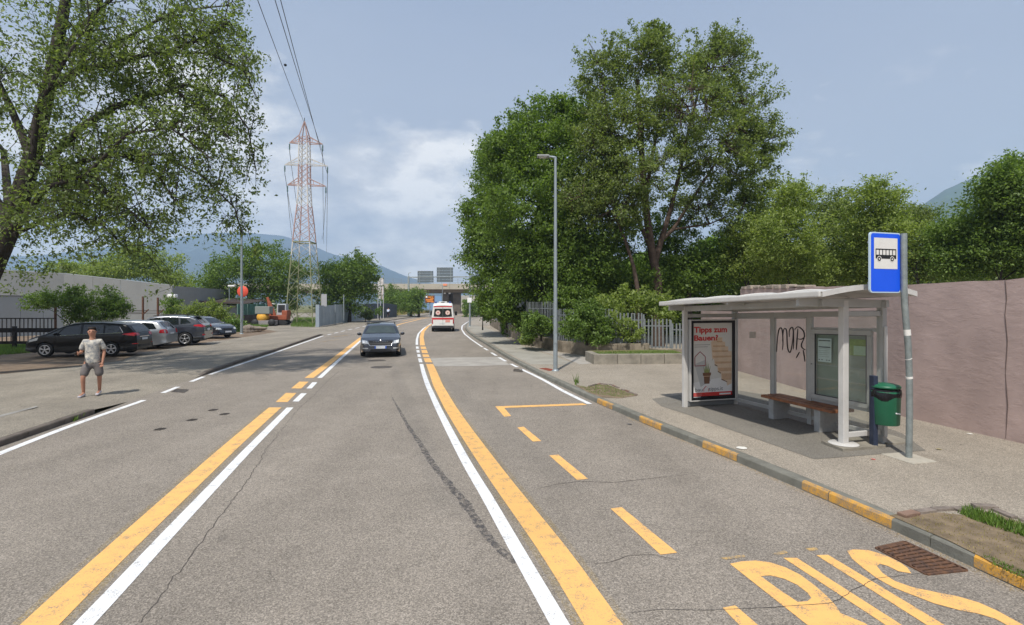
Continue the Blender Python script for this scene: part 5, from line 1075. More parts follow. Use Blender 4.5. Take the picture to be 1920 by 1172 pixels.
grass('grass in the stone planter', [(pa.x, pa.y + .3), (pb.x, pb.y + .3), (pb.x, pb.y + 1.9), (pa.x, pa.y + 1.6)], KH + .33, 2500, .06, L_GRASS)
grass('green verge at the foot of the pylon', [G(*p, .1) for p in [(545, 613), (590, 614), (592, 597), (552, 597)]], .1, 5000, .3, L_GRASS)
grass('grass by the boulder and the lamp post with the red disc', [G(*p, .1) for p in [(428, 626), (500, 616), (505, 608), (430, 612)]], .1, 4200, .3, L_GRASS)
grass('dark grass under the nose of the black car', [G(*p, .1) for p in [(-20, 668), (60, 662), (62, 648), (-20, 650)]], .1, 3600, .22, L_GRASS)
grass('dry yellow grass on the bank by the flag poles', [G(*p, .1) for p in [(690, 597), (800, 587), (830, 583), (760, 580.5), (700, 590)]], .1, 9000, .9, L_DRY)
# ================================================================== BUILDINGS AND FENCES ON THE LEFT
HALL = mat('grey_precast', (0.30, 0.30, 0.29), 0.9, 0.10, 0.7, 0.15, 30); HALLL = mat('pale_precast', (0.40, 0.41, 0.41), 0.9, 0.08, 0.6, 0.1, 30)
hb = thing('hall_building', (0, 0, 0), 'long grey hall of upright concrete panels behind the parked cars', 'building')
A, B = at(323, 50), at(-330, 36); 
def panelwall(A, B, z0, z1a, z1b, w, m, par, name='wall_panel', th=.12, gap=.02, mats=None):
    d = (B - A); L = d.length; d.normalize(); k = max(1, round(L / w)); nb = Vector((-d.y, d.x, 0)); 
    for i in range(k):
        s0, s1 = L * i / k + gap / 2, L * (i + 1) / k - gap / 2; za = z1a + (z1b - z1a) * i / k; zb = z1a + (z1b - z1a) * (i + 1) / k; off = nb * random.uniform(-.012, .012); mb = MB()
        P = [A + d * s0 + off, A + d * s1 + off, A + d * s1 + off + nb * th, A + d * s0 + off + nb * th]
        mb.add([(p.x, p.y, z0) for p in P] + [(P[0].x, P[0].y, za), (P[1].x, P[1].y, zb), (P[2].x, P[2].y, zb), (P[3].x, P[3].y, za)], [(0, 1, 5, 4), (1, 2, 6, 5), (2, 3, 7, 6), (3, 0, 4, 7), (4, 5, 6, 7)]); mb.build(name, m, par)
zt0 = zat(536, 50); zt1 = zat(515, 47.0)
Bm = at(120, 45.5); panelwall(A, Bm, 0, zt0, zat(514, 45.5), 2.2, HALL, hb); panelwall(Bm, B, 0, zat(514, 45.5), zat(488, 36), 2.4, HALL, hb)
MB().bar((A.x, A.y + .2, zt0 + .05), (Bm.x, Bm.y + .2, zat(514, 45.5) + .05), .3, .08).build('coping', HALLL, hb); MB().bar((Bm.x, Bm.y + .2, zat(514, 45.5) + .05), (B.x, B.y + .2, zat(488, 36) + .05), .3, .08).build('coping', HALLL, hb)
A2 = A + Vector((-2, 14, 0)); MB().add([(A.x, A.y, 0), (A2.x, A2.y, 0), (A2.x, A2.y, zt0), (A.x, A.y, zt0)], [(0, 1, 2, 3)]).build('wall_panel', HALL, hb)
MB().box((A.x + .3, A.y - .4, zat(555, 49.5)), (.75, .5, .32)).build('flood_lamp', PWH, hb, .08)
ba = thing('low_annex', (0, 0, 0), 'low pale panelled annex in front of the hall at the far left', 'building')
P0, P1 = at(118, 40), at(-300, 29); panelwall(P0, P1, 0, zat(557, 40), zat(552, 29), 1.45, HALLL, ba); MB().bar((P0.x, P0.y, zat(557, 40) + .04), (P1.x, P1.y, zat(552, 29) + .04), .3, .07).build('coping', mat('annex_coping', (0.2, 0.2, 0.2), 0.8), ba)
# iron railing with timber beams behind the cars
RI = thing('iron_railing', (0, 0, 0), 'dark upright bar railing with timber beams in front of the annex', 'fence')
RDK = mat('railing_dark', (0.075, 0.065, 0.06), 0.7, 0.3, 9); RB = mat('railing_rust', (0.14, 0.07, 0.045), 0.85, 0.4, 9)
p0, p1 = at(104, 31), at(-160, 24.5); d = (p1 - p0); Ln = d.length; d.normalize()
for i in range(int(Ln / .22)):
    p = p0 + d * (i * .22); zt = zat(596, p.y); MB().bar((p.x, p.y, .1), (p.x, p.y, zt), .035, .035).build('bar', RDK, RI)
for z_ in (597, 616): MB().bar((p0.x, p0.y, zat(z_, p0.y)), (p1.x, p1.y, zat(z_, p1.y)), .05, .06).build('rail', RDK, RI)
q0, q1 = at(130, 28), at(-160, 22.5)
TIM = mat('dark_timber', (0.04, 0.032, 0.028), 0.85, 0.4, 8, 0.4, 20)
for y_, h_ in ((620, .22), (643, .14)): MB().bar((q0.x, q0.y, zat(y_ - 1, q0.y)), (q1.x, q1.y, zat(y_, q1.y)), .12, h_).build('timber_beam', TIM, RI)
for px in (22, 150, -80): pp = at(px, 28 - (130 - px) * .019); MB().bar((pp.x, pp.y + .15, 0), (pp.x, pp.y + .15, zat(612, pp.y)), .14, .14).build('timber_post', TIM, RI)
for px, yt in ((104, 575), (268, 556), (296, 558)):
    pp = at(px, 34 if px > 200 else 31); o = thing('iron_post', (pp.x, pp.y, .1), {104: 'thin dark post at the right end of the dark bar railing', 268: 'left one of two rusty posts with barbed wire arms before the hall', 296: 'right one of two rusty posts with barbed wire arms before the hall'}[px], 'post')
    H = zat(yt, pp.y) - .1; MB().bar((0, 0, 0), (0, 0, H), .09, .09).build('shaft', RB, o)
    if px > 200:
        z0 = zat(590, pp.y) - .1; MB().bar((0, 0, z0), (.45, -.1, z0 + .35), .05, .05).build('arm', RB, o)
        for k in range(3): MB().tube([(.15 * k + .1, -.03 * k, z0 + .09 + .1 * k), (-3, .5, z0 + .02 + .1 * k)], .012, 4).build('wire', RDK, o)
# low sheds
sh = thing('low_shed', (0, 0, 0), 'low grey shed with a dark flat roof behind the flowering hedge', 'building')
a_, b_2 = at(380, 56), at(456, 58); SG_ = mat('shed_grey', (0.30, 0.31, 0.32), 0.8, 0.2, 2); panelwall(a_, b_2, .1, zat(571, 56), zat(573, 58), 1.2, SG_, sh)
MB().add([(a_.x - .8, a_.y - .6, zat(567, 56)), (b_2.x + .4, b_2.y - .6, zat(570, 58)), (b_2.x + .4, b_2.y + 6, zat(566, 58) + .3), (a_.x - .8, a_.y + 6, zat(563, 56) + .3)], [(0, 1, 2, 3)]).build('roof', mat('shed_roof', (0.06, 0.05, 0.048), 0.8), sh)
MB().bar((a_.x - .8, a_.y - .6, zat(567, 56) + .1), (b_2.x + .4, b_2.y - .6, zat(570, 58) + .1), .15, .22).build('fascia', mat('shed_fascia', (0.09, 0.07, 0.06), 0.8), sh)
s2 = thing('low_shed', (0, 0, 0), 'farther low shed with a pale roof edge between hall and trees', 'building')
a_, b_2 = at(340, 72), at(386, 73); panelwall(a_, b_2, .1, zat(560, 72), zat(559, 73), 1.5, mat('shed_brown', (0.16, 0.13, 0.10), 0.9), s2); MB().bar((a_.x, a_.y - .3, zat(556, 72)), (b_2.x, b_2.y - .3, zat(556, 73)), .4, .3).build('roof_edge', HALLL, s2)
def slimlamp(px, Y, yt, label, H0=.1):
    p = at(px, Y); H = zat(yt, Y) - .1; o = thing('small_lamp', (p.x, p.y, .1), label, 'lamp'); MB().tube([(0, 0, 0), (0, 0, H)], .05, 8).build('pole', LMP, o); MB().box((.3, 0, H), (.8, .35, .18)).build('head', PWH, o, .04)
slimlamp(430, 60, 536, 'short lamp with a white head left of the red disc')
slimlamp(455.5, 62, 568, 'short white-headed lamp behind the street lamp, just under the red disc', )
slimlamp(506, 63, 570, 'short white-headed lamp in front of the green fence by the excavator')
# red disc on its post
rd = at(455, 45); o = thing('round_sign', (rd.x, rd.y, .1), 'round orange-red disc sign on a slim post behind the left street lamp', 'road sign')
zc_ = zat(546.5, 45) - .1; MB().tube([(0, .06, 0), (0, .06, zc_ + .3)], .03, 8).build('post', LMP, o)
MB().lathe((0, 0, zc_), [(0, -.02), (.47, -.02), (.49, 0.0), (.47, .015), (0, .015)], 32, 'Y').build('disc', mat('orange_red', (0.70, 0.10, 0.06), 0.5), o)
# green mesh fence with posts and low wall
gf = thing('green_fence', (0, 0, 0), 'green slatted fence on a low wall behind the excavator', 'fence'); GFM = mat('fence_green', (0.09, 0.20, 0.16), 0.6, 0.25, 3); GFP = mat('fence_post_green', (0.24, 0.36, 0.30), 0.6)
a_, b_2 = at(446, 56), at(516, 62); d = (b_2 - a_); Ln = d.length; d.normalize()
for i in range(int(Ln / .3)):
    p = a_ + d * (i * .3); MB().box((p.x, p.y, (zat(592, p.y) + zat(571, p.y)) / 2), (.26, .03, zat(571, p.y) - zat(594, p.y)), math.atan2(d.y, d.x)).build('slat', GFM, gf)
    if i % 5 == 0: MB().box((p.x, p.y - .06, (zat(594, p.y) + zat(570, p.y)) / 2), (.07, .07, zat(570, p.y) - zat(594, p.y))).build('post', GFP, gf)
MB().bar((a_.x, a_.y - .1, .7), (b_2.x, b_2.y - .1, .7), .25, 1.1).build('low_wall', mat('dark_low_wall', (0.10, 0.085, 0.08), 0.9, 0.4, 1.5), gf)
# sheet metal fence, grey then dark
sf = thing('sheet_metal_fence', (0, 0, 0), 'grey corrugated sheet metal fence running along the left footway past the pylon', 'fence')
F1 = mat('fence_sheet_light', (0.31, 0.345, 0.365), 0.5, 0.12, 1.2, 0, 30, 0.25); F2 = mat('fence_sheet_dark', (0.085, 0.10, 0.12), 0.5, 0.15, 1.2, 0, 30, 0.2)
pts = [(at(596, 52), .15, zat(573.5, 52)), (at(612, 55.5), .15, zat(573, 55.5)), (at(648, 66), .15, zat(570.5, 66)), (at(684, 78), .1, zat(569.5, 78))]; sheetrun(pts, .95, sf, F1, .025)
MB().box((pts[0][0].x, pts[0][0].y, (zat(573, 52) + .1) / 2 + .05), (.35, .3, zat(573, 52))).build('end_post', mat('end_post_blue', (0.28, 0.33, 0.38), 0.5), sf)
MB().box((at(607, 54.5).x, 54.6, zat(563, 54.5)), (.58, .06, 1.3)).build('notice_board', mat('board_back', (0.36, 0.36, 0.37), 0.6), sf)
for px, Y in ((643, 62), (627, 58.7)): MB().bar((at(px, Y).x, Y + .3, .1), (at(px, Y).x, Y + .3, zat(552 if px == 643 else 571, Y)), .09, .09).build('post', LMP, sf)
sfd = thing('sheet_metal_fence', (0, 0, 0), 'dark blue grey sheet metal fence behind the cyclist', 'fence')
sheetrun([(at(684, 78.5), .1, zat(569.5, 78.5)), (at(727, 90), .1, zat(569, 90)), (at(744, 94), .1, zat(572, 94))], 1.2, sfd, F2, .03)
# boulders
RK = mat('boulder_rock', (0.24, 0.20, 0.165), 0.95, 0.4, 1.5, 0.8, 6)
def rock(px, Y, r, label, sq=(1.2, .9, .8)):
    p = at(px, Y); mb = MB(); rg = random.Random(px)
    ph = [rg.uniform(0, 6) for _ in range(6)]
    def f(s, t): 
        a, b = 2 * math.pi * s, math.pi * t; n = Vector((math.sin(b) * math.cos(a), math.sin(b) * math.sin(a), math.cos(b))); k = 1 + .14 * math.sin(3 * n.x + ph[0]) + .12 * math.sin(4 * n.y + ph[1]) + .1 * math.sin(5 * n.z + ph[2]) + .06 * math.sin(9 * n.x + 7 * n.y)
        return Vector((n.x * r * k * sq[0], n.y * r * k * sq[1], max(-.05, r * .6 + n.z * r * k * sq[2])))
    mb.grid(f, 22, 14); mb.sm = [False] * len(mb.sm); o = mb.build('boulder', RK, None, 0, (p.x, p.y, .1)); tag(o, label, 'boulder')
rock(465, 42, .42, 'brown boulder left of two at the edge of the crossover'); rock(484, 43, .45, 'grey split boulder lying right of the brown one by the crossover', (1.5, .8, .5)); rock(424, 38, .22, 'small stone block lying in front of the dark sedan', (1.6, .8, .7))
# ---------------- excavator
OR = mat('excavator_orange', (0.33, 0.095, 0.05), 0.5, 0.15, 2); OY = mat('machine_yellow', (0.75, 0.40, 0.06), 0.5, 0.1, 2); DKM = mat('machine_dark', (0.03, 0.03, 0.032), 0.6); CABM = mat('cab_grey', (0.45, 0.47, 0.5), 0.4)
EX = thing('excavator', at(520, 57), 'small orange tracked excavator with raised arm by the green fence', 'excavator', .15)
for s in (-.75, .75):
    tb = MB(); pr = [(-1.3, .3), (-1.05, .05), (1.05, .05), (1.3, .3), (1.05, .56), (-1.05, .56)]
    tb.add([(x, s - .2, z) for x, z in pr] + [(x, s + .2, z) for x, z in pr], [tuple(range(6)), tuple(reversed(range(6, 12)))] + [(i, 6 + i, 6 + (i + 1) % 6, (i + 1) % 6) for i in range(6)]); tb.build('track', DKM, EX, .03)
MB().box((0.2, 0, .85), (2.0, 1.6, .5)).build('body', OR, EX, .08); MB().box((.95, 0, 1.35), (.6, 1.5, .6)).build('engine_cover', OR, EX, .1)
MB().box((.55, .1, 1.75), (.95, 1.0, 1.25)).build('cab', CABM, EX, .06); MB().box((.55, -.42, 1.85), (.7, .03, .8)).build('cab_window', DKM, EX)
MB().bar((-.15, -.3, 1.1), (-.75, -.3, 2.6), .28, .3).build('boom', OR, EX, .05); MB().bar((-.75, -.3, 2.55), (-.95, -.3, 3.1), .24, .26).build('boom', OR, EX, .04); MB().bar((-.95, -.3, 3.1), (-.6, -.3, 1.0), .18, .2).build('arm', OR, EX, .03); MB().tube([(-.3, -.3, 1.3), (-.72, -.3, 2.2)], .06, 8).build('hydraulic_ram', GALV, EX)
MB().box((-.55, -.3, .7), (.5, .5, .45)).build('bucket', DKM, EX, .05)
WR = thing('compact_roller', at(497, 55), 'yellow and grey compact road roller standing left of the excavator', 'roller', .1)
MB().lathe((-.2, 0, .95), [(0, -.5), (.48, -.5), (.5, 0), (.48, .5), (0, .5)], 20, 'Y').build('drum', OY, WR); MB().box((-.1, 0, 1.7), (1.5, 1.1, .8)).build('canopy', mat('roller_canopy', (0.22, 0.24, 0.22), 0.6), WR, .06); MB().box((0, 0, .35), (2.2, 1.3, .5)).build('frame', mat('roller_grey', (0.26, 0.24, 0.24), 0.7), WR, .05)
for s in (-.8, .9): MB().lathe((s, -.6, .38), [(0, -.15), (.34, -.15), (.38, 0), (.34, .15), (0, .15)], 18, 'Y').build('wheel', DKM, WR)

# ================================================================== PYLON AND POWER LINES
PWr = mat('pylon_red', (0.44, 0.29, 0.26), 0.6, 0.2, 1); PWw = mat('pylon_white', (0.58, 0.56, 0.53), 0.6, 0.2, 1); PWg = mat('pylon_mossy', (0.24, 0.25, 0.14), 0.8, 0.35, 1); INS = mat('insulator_green', (0.12, 0.20, 0.19), 0.3)
YP = 60.0; pyb = at(571, YP, .1); PY = thing('pylon', pyb, 'tall red and white lattice power pylon rising above the trees', 'pylon')
def pw(py): return zat(py, YP) - .1
lev = [(pw(609), 1.55), (pw(560), 1.40), (pw(520), 1.24), (pw(480), 1.08), (pw(455), .98), (pw(420), .82), (pw(385), .62), (pw(348), .52), (pw(310), .50), (pw(270), .47), (pw(257), .46)]
def wat(z): return float(np.interp(z, [l[0] for l in lev], [l[1] for l in lev]))
cor = [(-1, -1), (1, -1), (1, 1), (-1, 1)]
def pm_(z): return PWg if z < pw(480) else (PWr if (pw(455) < z < pw(385)) or (pw(348) < z < pw(308)) or z > pw(272) else PWw)
for i in range(len(lev) - 1):
    (z0, w0), (z1, w1) = lev[i], lev[i + 1]; m = pm_((z0 + z1) / 2)
    for c in cor: MB().bar((c[0] * w0, c[1] * w0, z0), (c[0] * w1, c[1] * w1, z1), .10, .10).build('leg', m, PY)
zl = [0]; z = 0
while z < lev[-1][0] - .2: z += wat(z) * 1.25; zl.append(min(z, lev[-1][0]))
bmid = {}
for z0, z1 in zip(zl[:-1], zl[1:]):
    w0, w1 = wat(z0), wat(z1); m = pm_((z0 + z1) / 2); mb = bmid.setdefault(m.name, MB())
    for k in range(4):
        a, b = cor[k], cor[(k + 1) % 4]
        mb.bar((a[0] * w0, a[1] * w0, z0), (b[0] * w1, b[1] * w1, z1), .04, .04); mb.bar((b[0] * w0, b[1] * w0, z0), (a[0] * w1, a[1] * w1, z1), .04, .04)
for k, mb in bmid.items(): tag(mb.build('bracing', MATS[k], PY), kind='stuff')
for k in range(4):
    a, b = cor[k], cor[(k + 1) % 4]
    for py in (583, 455): z0 = pw(py); w0 = wat(z0); MB().bar((a[0] * w0, a[1] * w0, z0), (b[0] * w0, b[1] * w0, z0), .12, .12).build('cross_member', PWg, PY)
    MB().bar((a[0] * .46, a[1] * .46, lev[-1][0]), (0.02 * a[0], .02 * a[1], pw(228)), .09, .09).build('peak_leg', PWr, PY)
MB().bar((0, 0, pw(232)), (0, 0, pw(221)), .06, .06).build('spike', DKM, PY)
tips = []
for py, L, R_, m in ((268, 543, 605, PWr), (309, 534, 614, PWw), (347, 539, 611, PWr)):
    z = pw(py)
    for s, px in ((-1, L), (1, R_)):
        x = (px - 571) / F * YP; w = wat(z); t_ = Vector((x, 0, z - .15 if s > 0 else z))
        for yy in (-1, 1):
            MB().bar((s * w, yy * w, z), t_, .085, .085).build('crossarm', m, PY); MB().bar((s * w, yy * w, z + .75), t_, .07, .07).build('crossarm', m, PY)
        for k in (1, 2): f = k / 3; MB().bar(Vector((s * w, -w, z)).lerp(t_, f), Vector((s * w, -w, z + .75)).lerp(t_, f), .05, .05).build('crossarm_strut', m, PY)
        ins = MB(); ins.lathe(t_ + Vector((0, 0, -1.0)), [(.03, .9), (.1, .85), (.05, .8), (.1, .7), (.05, .65), (.1, .55), (.05, .5), (.1, .4), (.05, .35), (.1, .25), (.03, .2), (.03, 0)], 8); ins.build('insulator', INS, PY); tips.append(pyb + t_ + Vector((0, 0, -1.0)))
WIRE = mat('wire_dark', (0.10, 0.105, 0.12), 0.6)
def cable(p, q, sag, label, r=.022, n=40):
    P = [p.lerp(q, i / n) - Vector((0, 0, sag * 4 * (i / n) * (1 - i / n))) for i in range(n + 1)]; o = MB().tube(P, r, 5, False).build('power_line', WIRE, None); tag(o, label, 'power line', 'power lines')
def through(p, px, py, Y, ext=2.6): v = D(px, py, Y) - p; return p + v * ext
for p, (px, py, Y), l in ((pyb + Vector((0, 0, pw(232))), (487, 0, 27), 'leftmost power line running overhead from the tip of the pylon'), (tips[1], (519, 0, 26), 'left one of the close pair of power lines running overhead to the top right arm'), (tips[3], (529, 0, 26), 'right one of the close pair of power lines running overhead to the middle right arm')):
    cable(p, through(p, px, py, Y, 1.9), .3, l)
MB().lathe(D(535, 122, 36), [(0, -.1), (.08, -.06), (.11, 0), (.08, .06), (0, .1)], 12).build('marker_ball', BLACKM, None); tag(bpy.data.objects['marker_ball'], 'small dark marker ball hanging on a power line against the sky', 'marker ball')
for k, (t_, (px, py)) in enumerate(zip(tips, ((575, 600), (607, 560), (560, 560), (612, 585), (553, 520), (603, 590)))):
    q_ = D(px, min(py, 530), 190); q_.z = 22 + (k % 3) * 3; cable(t_, q_, 3.0, ['faint power line running away from the top left arm of the pylon', 'faint power line running away from the top right arm of the pylon', 'faint power line running away from the middle left arm of the pylon', 'faint power line running away from the middle right arm of the pylon', 'faint power line running away from the lowest left arm of the pylon', 'faint power line running away from the lowest right arm of the pylon'][k], .03)

# ================================================================== BRIDGE, GANTRY AND WHAT STANDS BY THEM
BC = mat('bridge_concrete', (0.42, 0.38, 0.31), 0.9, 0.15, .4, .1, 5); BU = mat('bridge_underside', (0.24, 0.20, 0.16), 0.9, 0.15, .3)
YB = 135.0; BG = thing('road_bridge', (0, 0, 0), 'pale concrete road bridge crossing over the road ahead', 'bridge')
xa, xb = (600 - 960) / F * YB - 30, (1300 - 960) / F * YB
zu0, zu1, zt_ = zat(549, YB), zat(541, YB), zat(532, YB)
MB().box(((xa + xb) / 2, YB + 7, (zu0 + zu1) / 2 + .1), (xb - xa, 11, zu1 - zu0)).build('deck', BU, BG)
def hb_(y0, y1, z0, z1, m, nm, seg=8):
    for i in range(seg):
        x0 = xa + (xb - xa) * i / seg; x1 = xa + (xb - xa) * (i + 1) / seg - .04; MB().box(((x0 + x1) / 2, (y0 + y1) / 2, (z0 + z1) / 2), (x1 - x0, y1 - y0, z1 - z0)).build(nm, m, BG)
hb_(YB - .3, YB + .9, zu1 - .2, zat(532, YB), BC, 'parapet', 12); hb_(YB + 12.6, YB + 13.5, zu1 - .2, zat(533, YB), BC, 'parapet', 6)
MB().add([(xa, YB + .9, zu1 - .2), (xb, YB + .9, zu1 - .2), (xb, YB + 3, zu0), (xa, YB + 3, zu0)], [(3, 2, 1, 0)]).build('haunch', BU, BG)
rm = MB()
for i in range(60): 
    x = xa + (xb - xa) * i / 60; MB().bar((x, YB + .1, zt_), (x, YB + .1, zat(522.5, YB)), .09, .09).build('railing_post', LMP, BG)
for y_ in (523, 526.5, 529.5): MB().bar((xa, YB + .1, zat(y_, YB)), (xb, YB + .1, zat(y_, YB)), .06, .06).build('rail', LMP, BG)
PIER = mat('pier_dark', (0.13, 0.11, 0.09), 0.9, 0.3, .8)
for px0, px1, Y in ((829, 842, YB + 3), (850, 864, YB + 3), (842, 850, YB + 9)): MB().box((((px0 + px1) / 2 - 960) / F * Y, Y, zu0 / 2), ((px1 - px0) / F * Y, 1.6, zu0)).build('pier', PIER, BG, .08)
for px in (832, 841): MB().box(((px - 960) / F * (YB - .3), YB + 1.9, zat(549.5 + (px == 841) * .0, YB)), (.5, .3, .4)).build('floodlight', PWH, BG)
MB().box(((834.5 - 960) / F * (YB - .4), YB - .4, zat(534, YB)), (1.0, .1, .55)).build('orange_plate', mat('plate_orange', (0.80, 0.28, 0.15), 0.5), BG)
# ground behind: blue boards and a pale lorry trailer
bl = thing('blue_hoarding', (0, 0, 0), 'blue boarded hoarding seen under the bridge on the left of the ambulance', 'hoarding'); BLM = mat('hoarding_blue', (0.22, 0.35, 0.55), 0.7, 0.12, .3)
panelwall(at(772, 160, 0), at(836, 160, 0), 0, zat(555, 160), zat(555, 160), 2.2, BLM, bl, 'board'); panelwall(at(864, 162, 0), at(875, 162, 0), 0, zat(553, 162), zat(553, 162), 1.8, BLM, bl, 'board')
tl = thing('white_trailer', at(882, 158, 0), 'pale lorry trailer with a small blue mark parked under the bridge on the right', 'lorry trailer')
MB().box((0, 0, zat(569, 158) ), ((900 - 867) / F * 158, 8, zat(554, 158) - zat(583, 158))).build('body', mat('trailer_beige', (0.50, 0.47, 0.42), 0.6, 0.1, .4), tl, .05); MB().box(((891 - 883.5) / F * 158 * 0 + .9, -4.03, zat(569, 158)), (.6, .03, .6)).build('blue_mark', BLM, tl)
for x in (-2.2, -1.0, 2.2): MB().lathe((x, -3.4, .55), [(0, -.2), (.45, -.2), (.52, 0), (.45, .2), (0, .2)], 16, 'Y').build('wheel', DKM, tl)
for px in (871, 884): MB().box(((px - 882) / F * 158, -3.6, .9), (.12, .12, 1.3)).build('support', DKM, tl)
# gantry with two direction boards seen from behind
YG = 103.0; gb = at(766, YG, 0); GA = thing('sign_gantry', gb, 'grey steel gantry post and beam reaching over the road before the bridge', 'gantry'); GAM = mat('gantry_grey', (0.30, 0.33, 0.33), 0.5, 0.1, 1)
def gx(px): return (px - 766) / F * YG
MB().tube([(0, 0, 0), (0, 0, zat(518, YG))], [.25, .19], 12).build('post', GAM, GA); MB().bar((0, 0, zat(520, YG)), (gx(905), 0, zat(519, YG)), .22, .22).build('beam', GAM, GA); MB().tube([(gx(905), 0, 0), (gx(905), 0, zat(518, YG))], [.25, .19], 12).build('post', GAM, GA)
MB().tube([(0, 0, zat(518, YG)), (0, 0, zat(512, YG)), (.5, 0, zat(511.5, YG))], .06, 8).build('lamp_arm', GAM, GA); MB().lathe((0, 0, 0), [(.4, 0), (.4, .05), (.27, .08)], 14).build('base', GAM, GA)
SBK = mat('sign_back_grey', (0.13, 0.155, 0.17), 0.5, 0.1, .8)
for (x0, x1, y0, y1, l) in ((783, 812.5, 508, 530, 'left and smaller direction board on the gantry, seen from its dark back'), (819, 849.5, 501.5, 529, 'right and taller direction board on the gantry, seen from its dark back')):
    c = D((x0 + x1) / 2, (y0 + y1) / 2, YG - .35); o = thing('direction_board', c, l, 'road sign', group='direction boards on the gantry'); w, h = (x1 - x0) / F * YG, (y1 - y0) / F * YG; nrow = 5
    for i in range(nrow): MB().box((0, 0, -h / 2 + h * (i + .5) / nrow), (w, .05, h / nrow - .03)).build('panel', SBK, o)
    for k in (-.36, .36): MB().box((k * w, -.06, 0), (.09, .07, h)).build('stiffener', GAM, o)
    MB().box((0, -.08, c.z * 0 + zat(519.5, YG) - c.z), (w, .08, .16)).build('bracket', GAM, o)
# orange message board
mbp = at(806, 95, 0); MBd = thing('message_board', mbp, 'small orange and brown board on a post left of the ambulance', 'road sign'); zc_ = zat(561, 95)
MB().tube([(0, .1, 0), (0, .1, zc_)], .08, 8).build('post', LMP, MBd); MB().box((0, 0, zc_), (1.75, .12, 1.35)).build('panel', mat('board_brown', (0.16, 0.06, 0.03), 0.6), MBd)
for i, (x, z, w) in enumerate([(.15, .38, .9), (.4, .1, .6), (-.1, -.12, 1.3), (.0, -.38, 1.2), (.5, -.5, .4)]): MB().box((x, -.07, z + zc_), (w, .02, .17)).build('orange_row', mat('board_orange', (0.85, 0.30, 0.05), 0.6), MBd)
MB().box((-.6, -.07, zc_ + .42), (.3, .02, .3)).build('white_mark', PWH, MBd)
# flag poles with hanging banners
for i, (px, l, cc_) in enumerate([(708.5, 'left flag pole with a pale hanging banner beside the dark fence', (0.5, .46, .44)), (713.5, 'middle flag pole with a brown and white hanging banner', (0.30, .20, .18)), (719, 'right flag pole with no banner beside the dark fence', None)]):
    p = at(px, 82, .1); o = thing('flag_pole', p, l, 'flag pole', group='flag poles by the dark fence'); H = zat(518 if i != 1 else 519, 82) - .1; MB().tube([(0, 0, 0), (0, 0, H)], [.07, .05], 8).build('pole', mat('pole_pale', (0.42, 0.43, 0.44), 0.5), o)
    if cc_:
        mb = MB(); mb.grid(lambda s, t: Vector((.06 + .42 * s, .05 * math.sin(6 * s + 9 * t), H - .15 - 3.4 * t - .12 * s)), 6, 14); mb.build('banner', mat('banner_%d' % i, cc_, 0.8, 0.5, 1.2, tint2=(0.7, .68, .66)), o)

# ================================================================== MOUNTAINS
MTF = mat('mountain_forest', (0.035, 0.055, 0.055), 0.95, 0.45, 0.004, 0.0)
MTN = mat('mountain_near_forest', (0.05, 0.085, 0.035), 0.95, 0.5, 0.02, 0.0)
def ridge(name, pts, Yd, foot, m, seed, rough=18, nu=260, nv=26, back=1.02):
    rg = np.random.default_rng(seed); xs = np.linspace(pts[0][0], pts[-1][0], nu); ys_ = np.interp(xs, [p[0] for p in pts], [p[1] for p in pts]); vs = []
    def fb(n, a): 
        o = np.zeros(n); 
        for k in range(1, 7): o += np.sin(np.linspace(0, 6.28 * 2 ** k * .7, n) + rg.uniform(0, 6)) / 1.75 ** k
        return o * a
    nz = fb(nu, rough)
    ph = rg.uniform(0, 6, 8)
    for i in range(nu):
        for j in range(nv + 1):
            t = j / nv; Y = foot + (Yd - foot) * t if t <= 1 else Yd
            hz = (HY - ys_[i]) / F * Yd + nz[i]; z = hz * t ** 1.25; X = (xs[i] - 960) / F * Y
            gul = (math.sin(X * .011 + 3 * math.sin(Y * .003 + ph[0])) + .6 * math.sin(X * .027 + ph[1] + Y * .006) + .3 * math.sin(X * .06 + ph[2])) * hz * .055 * math.sin(math.pi * min(t, 1))
            vs.append((X, Y, z + gul - 8 * (1 - t)))
        vs.append(((xs[i] - 960) / F * Yd * back, Yd * back, -10))
    nv2 = nv + 2; mb = MB(); mb.smooth = True; mb.add(vs, [(i * nv2 + j, (i + 1) * nv2 + j, (i + 1) * nv2 + j + 1, i * nv2 + j + 1) for i in range(nu - 1) for j in range(nv2 - 1)])
    tag(mb.build(name, m), kind='structure')
ridge('mountain', [(-2600, 520), (-1500, 470), (-900, 430), (-500, 450), (-200, 470), (60, 478), (180, 462), (300, 448), (380, 437), (460, 435), (530, 442), (580, 458), (620, 476), (660, 486), (700, 497), (715, 499), (735, 508), (765, 520), (800, 529), (850, 540), (950, 556), (1100, 566)], 3600, 1500, MTF, 5, 10)
ridge('mountain', [(1500, 540), (1640, 440), (1700, 400), (1745, 372), (1770, 356), (1800, 343), (1830, 333), (1870, 322), (1920, 316), (2050, 305), (2300, 310), (2800, 350)], 1900, 700, MTN, 9, 8)
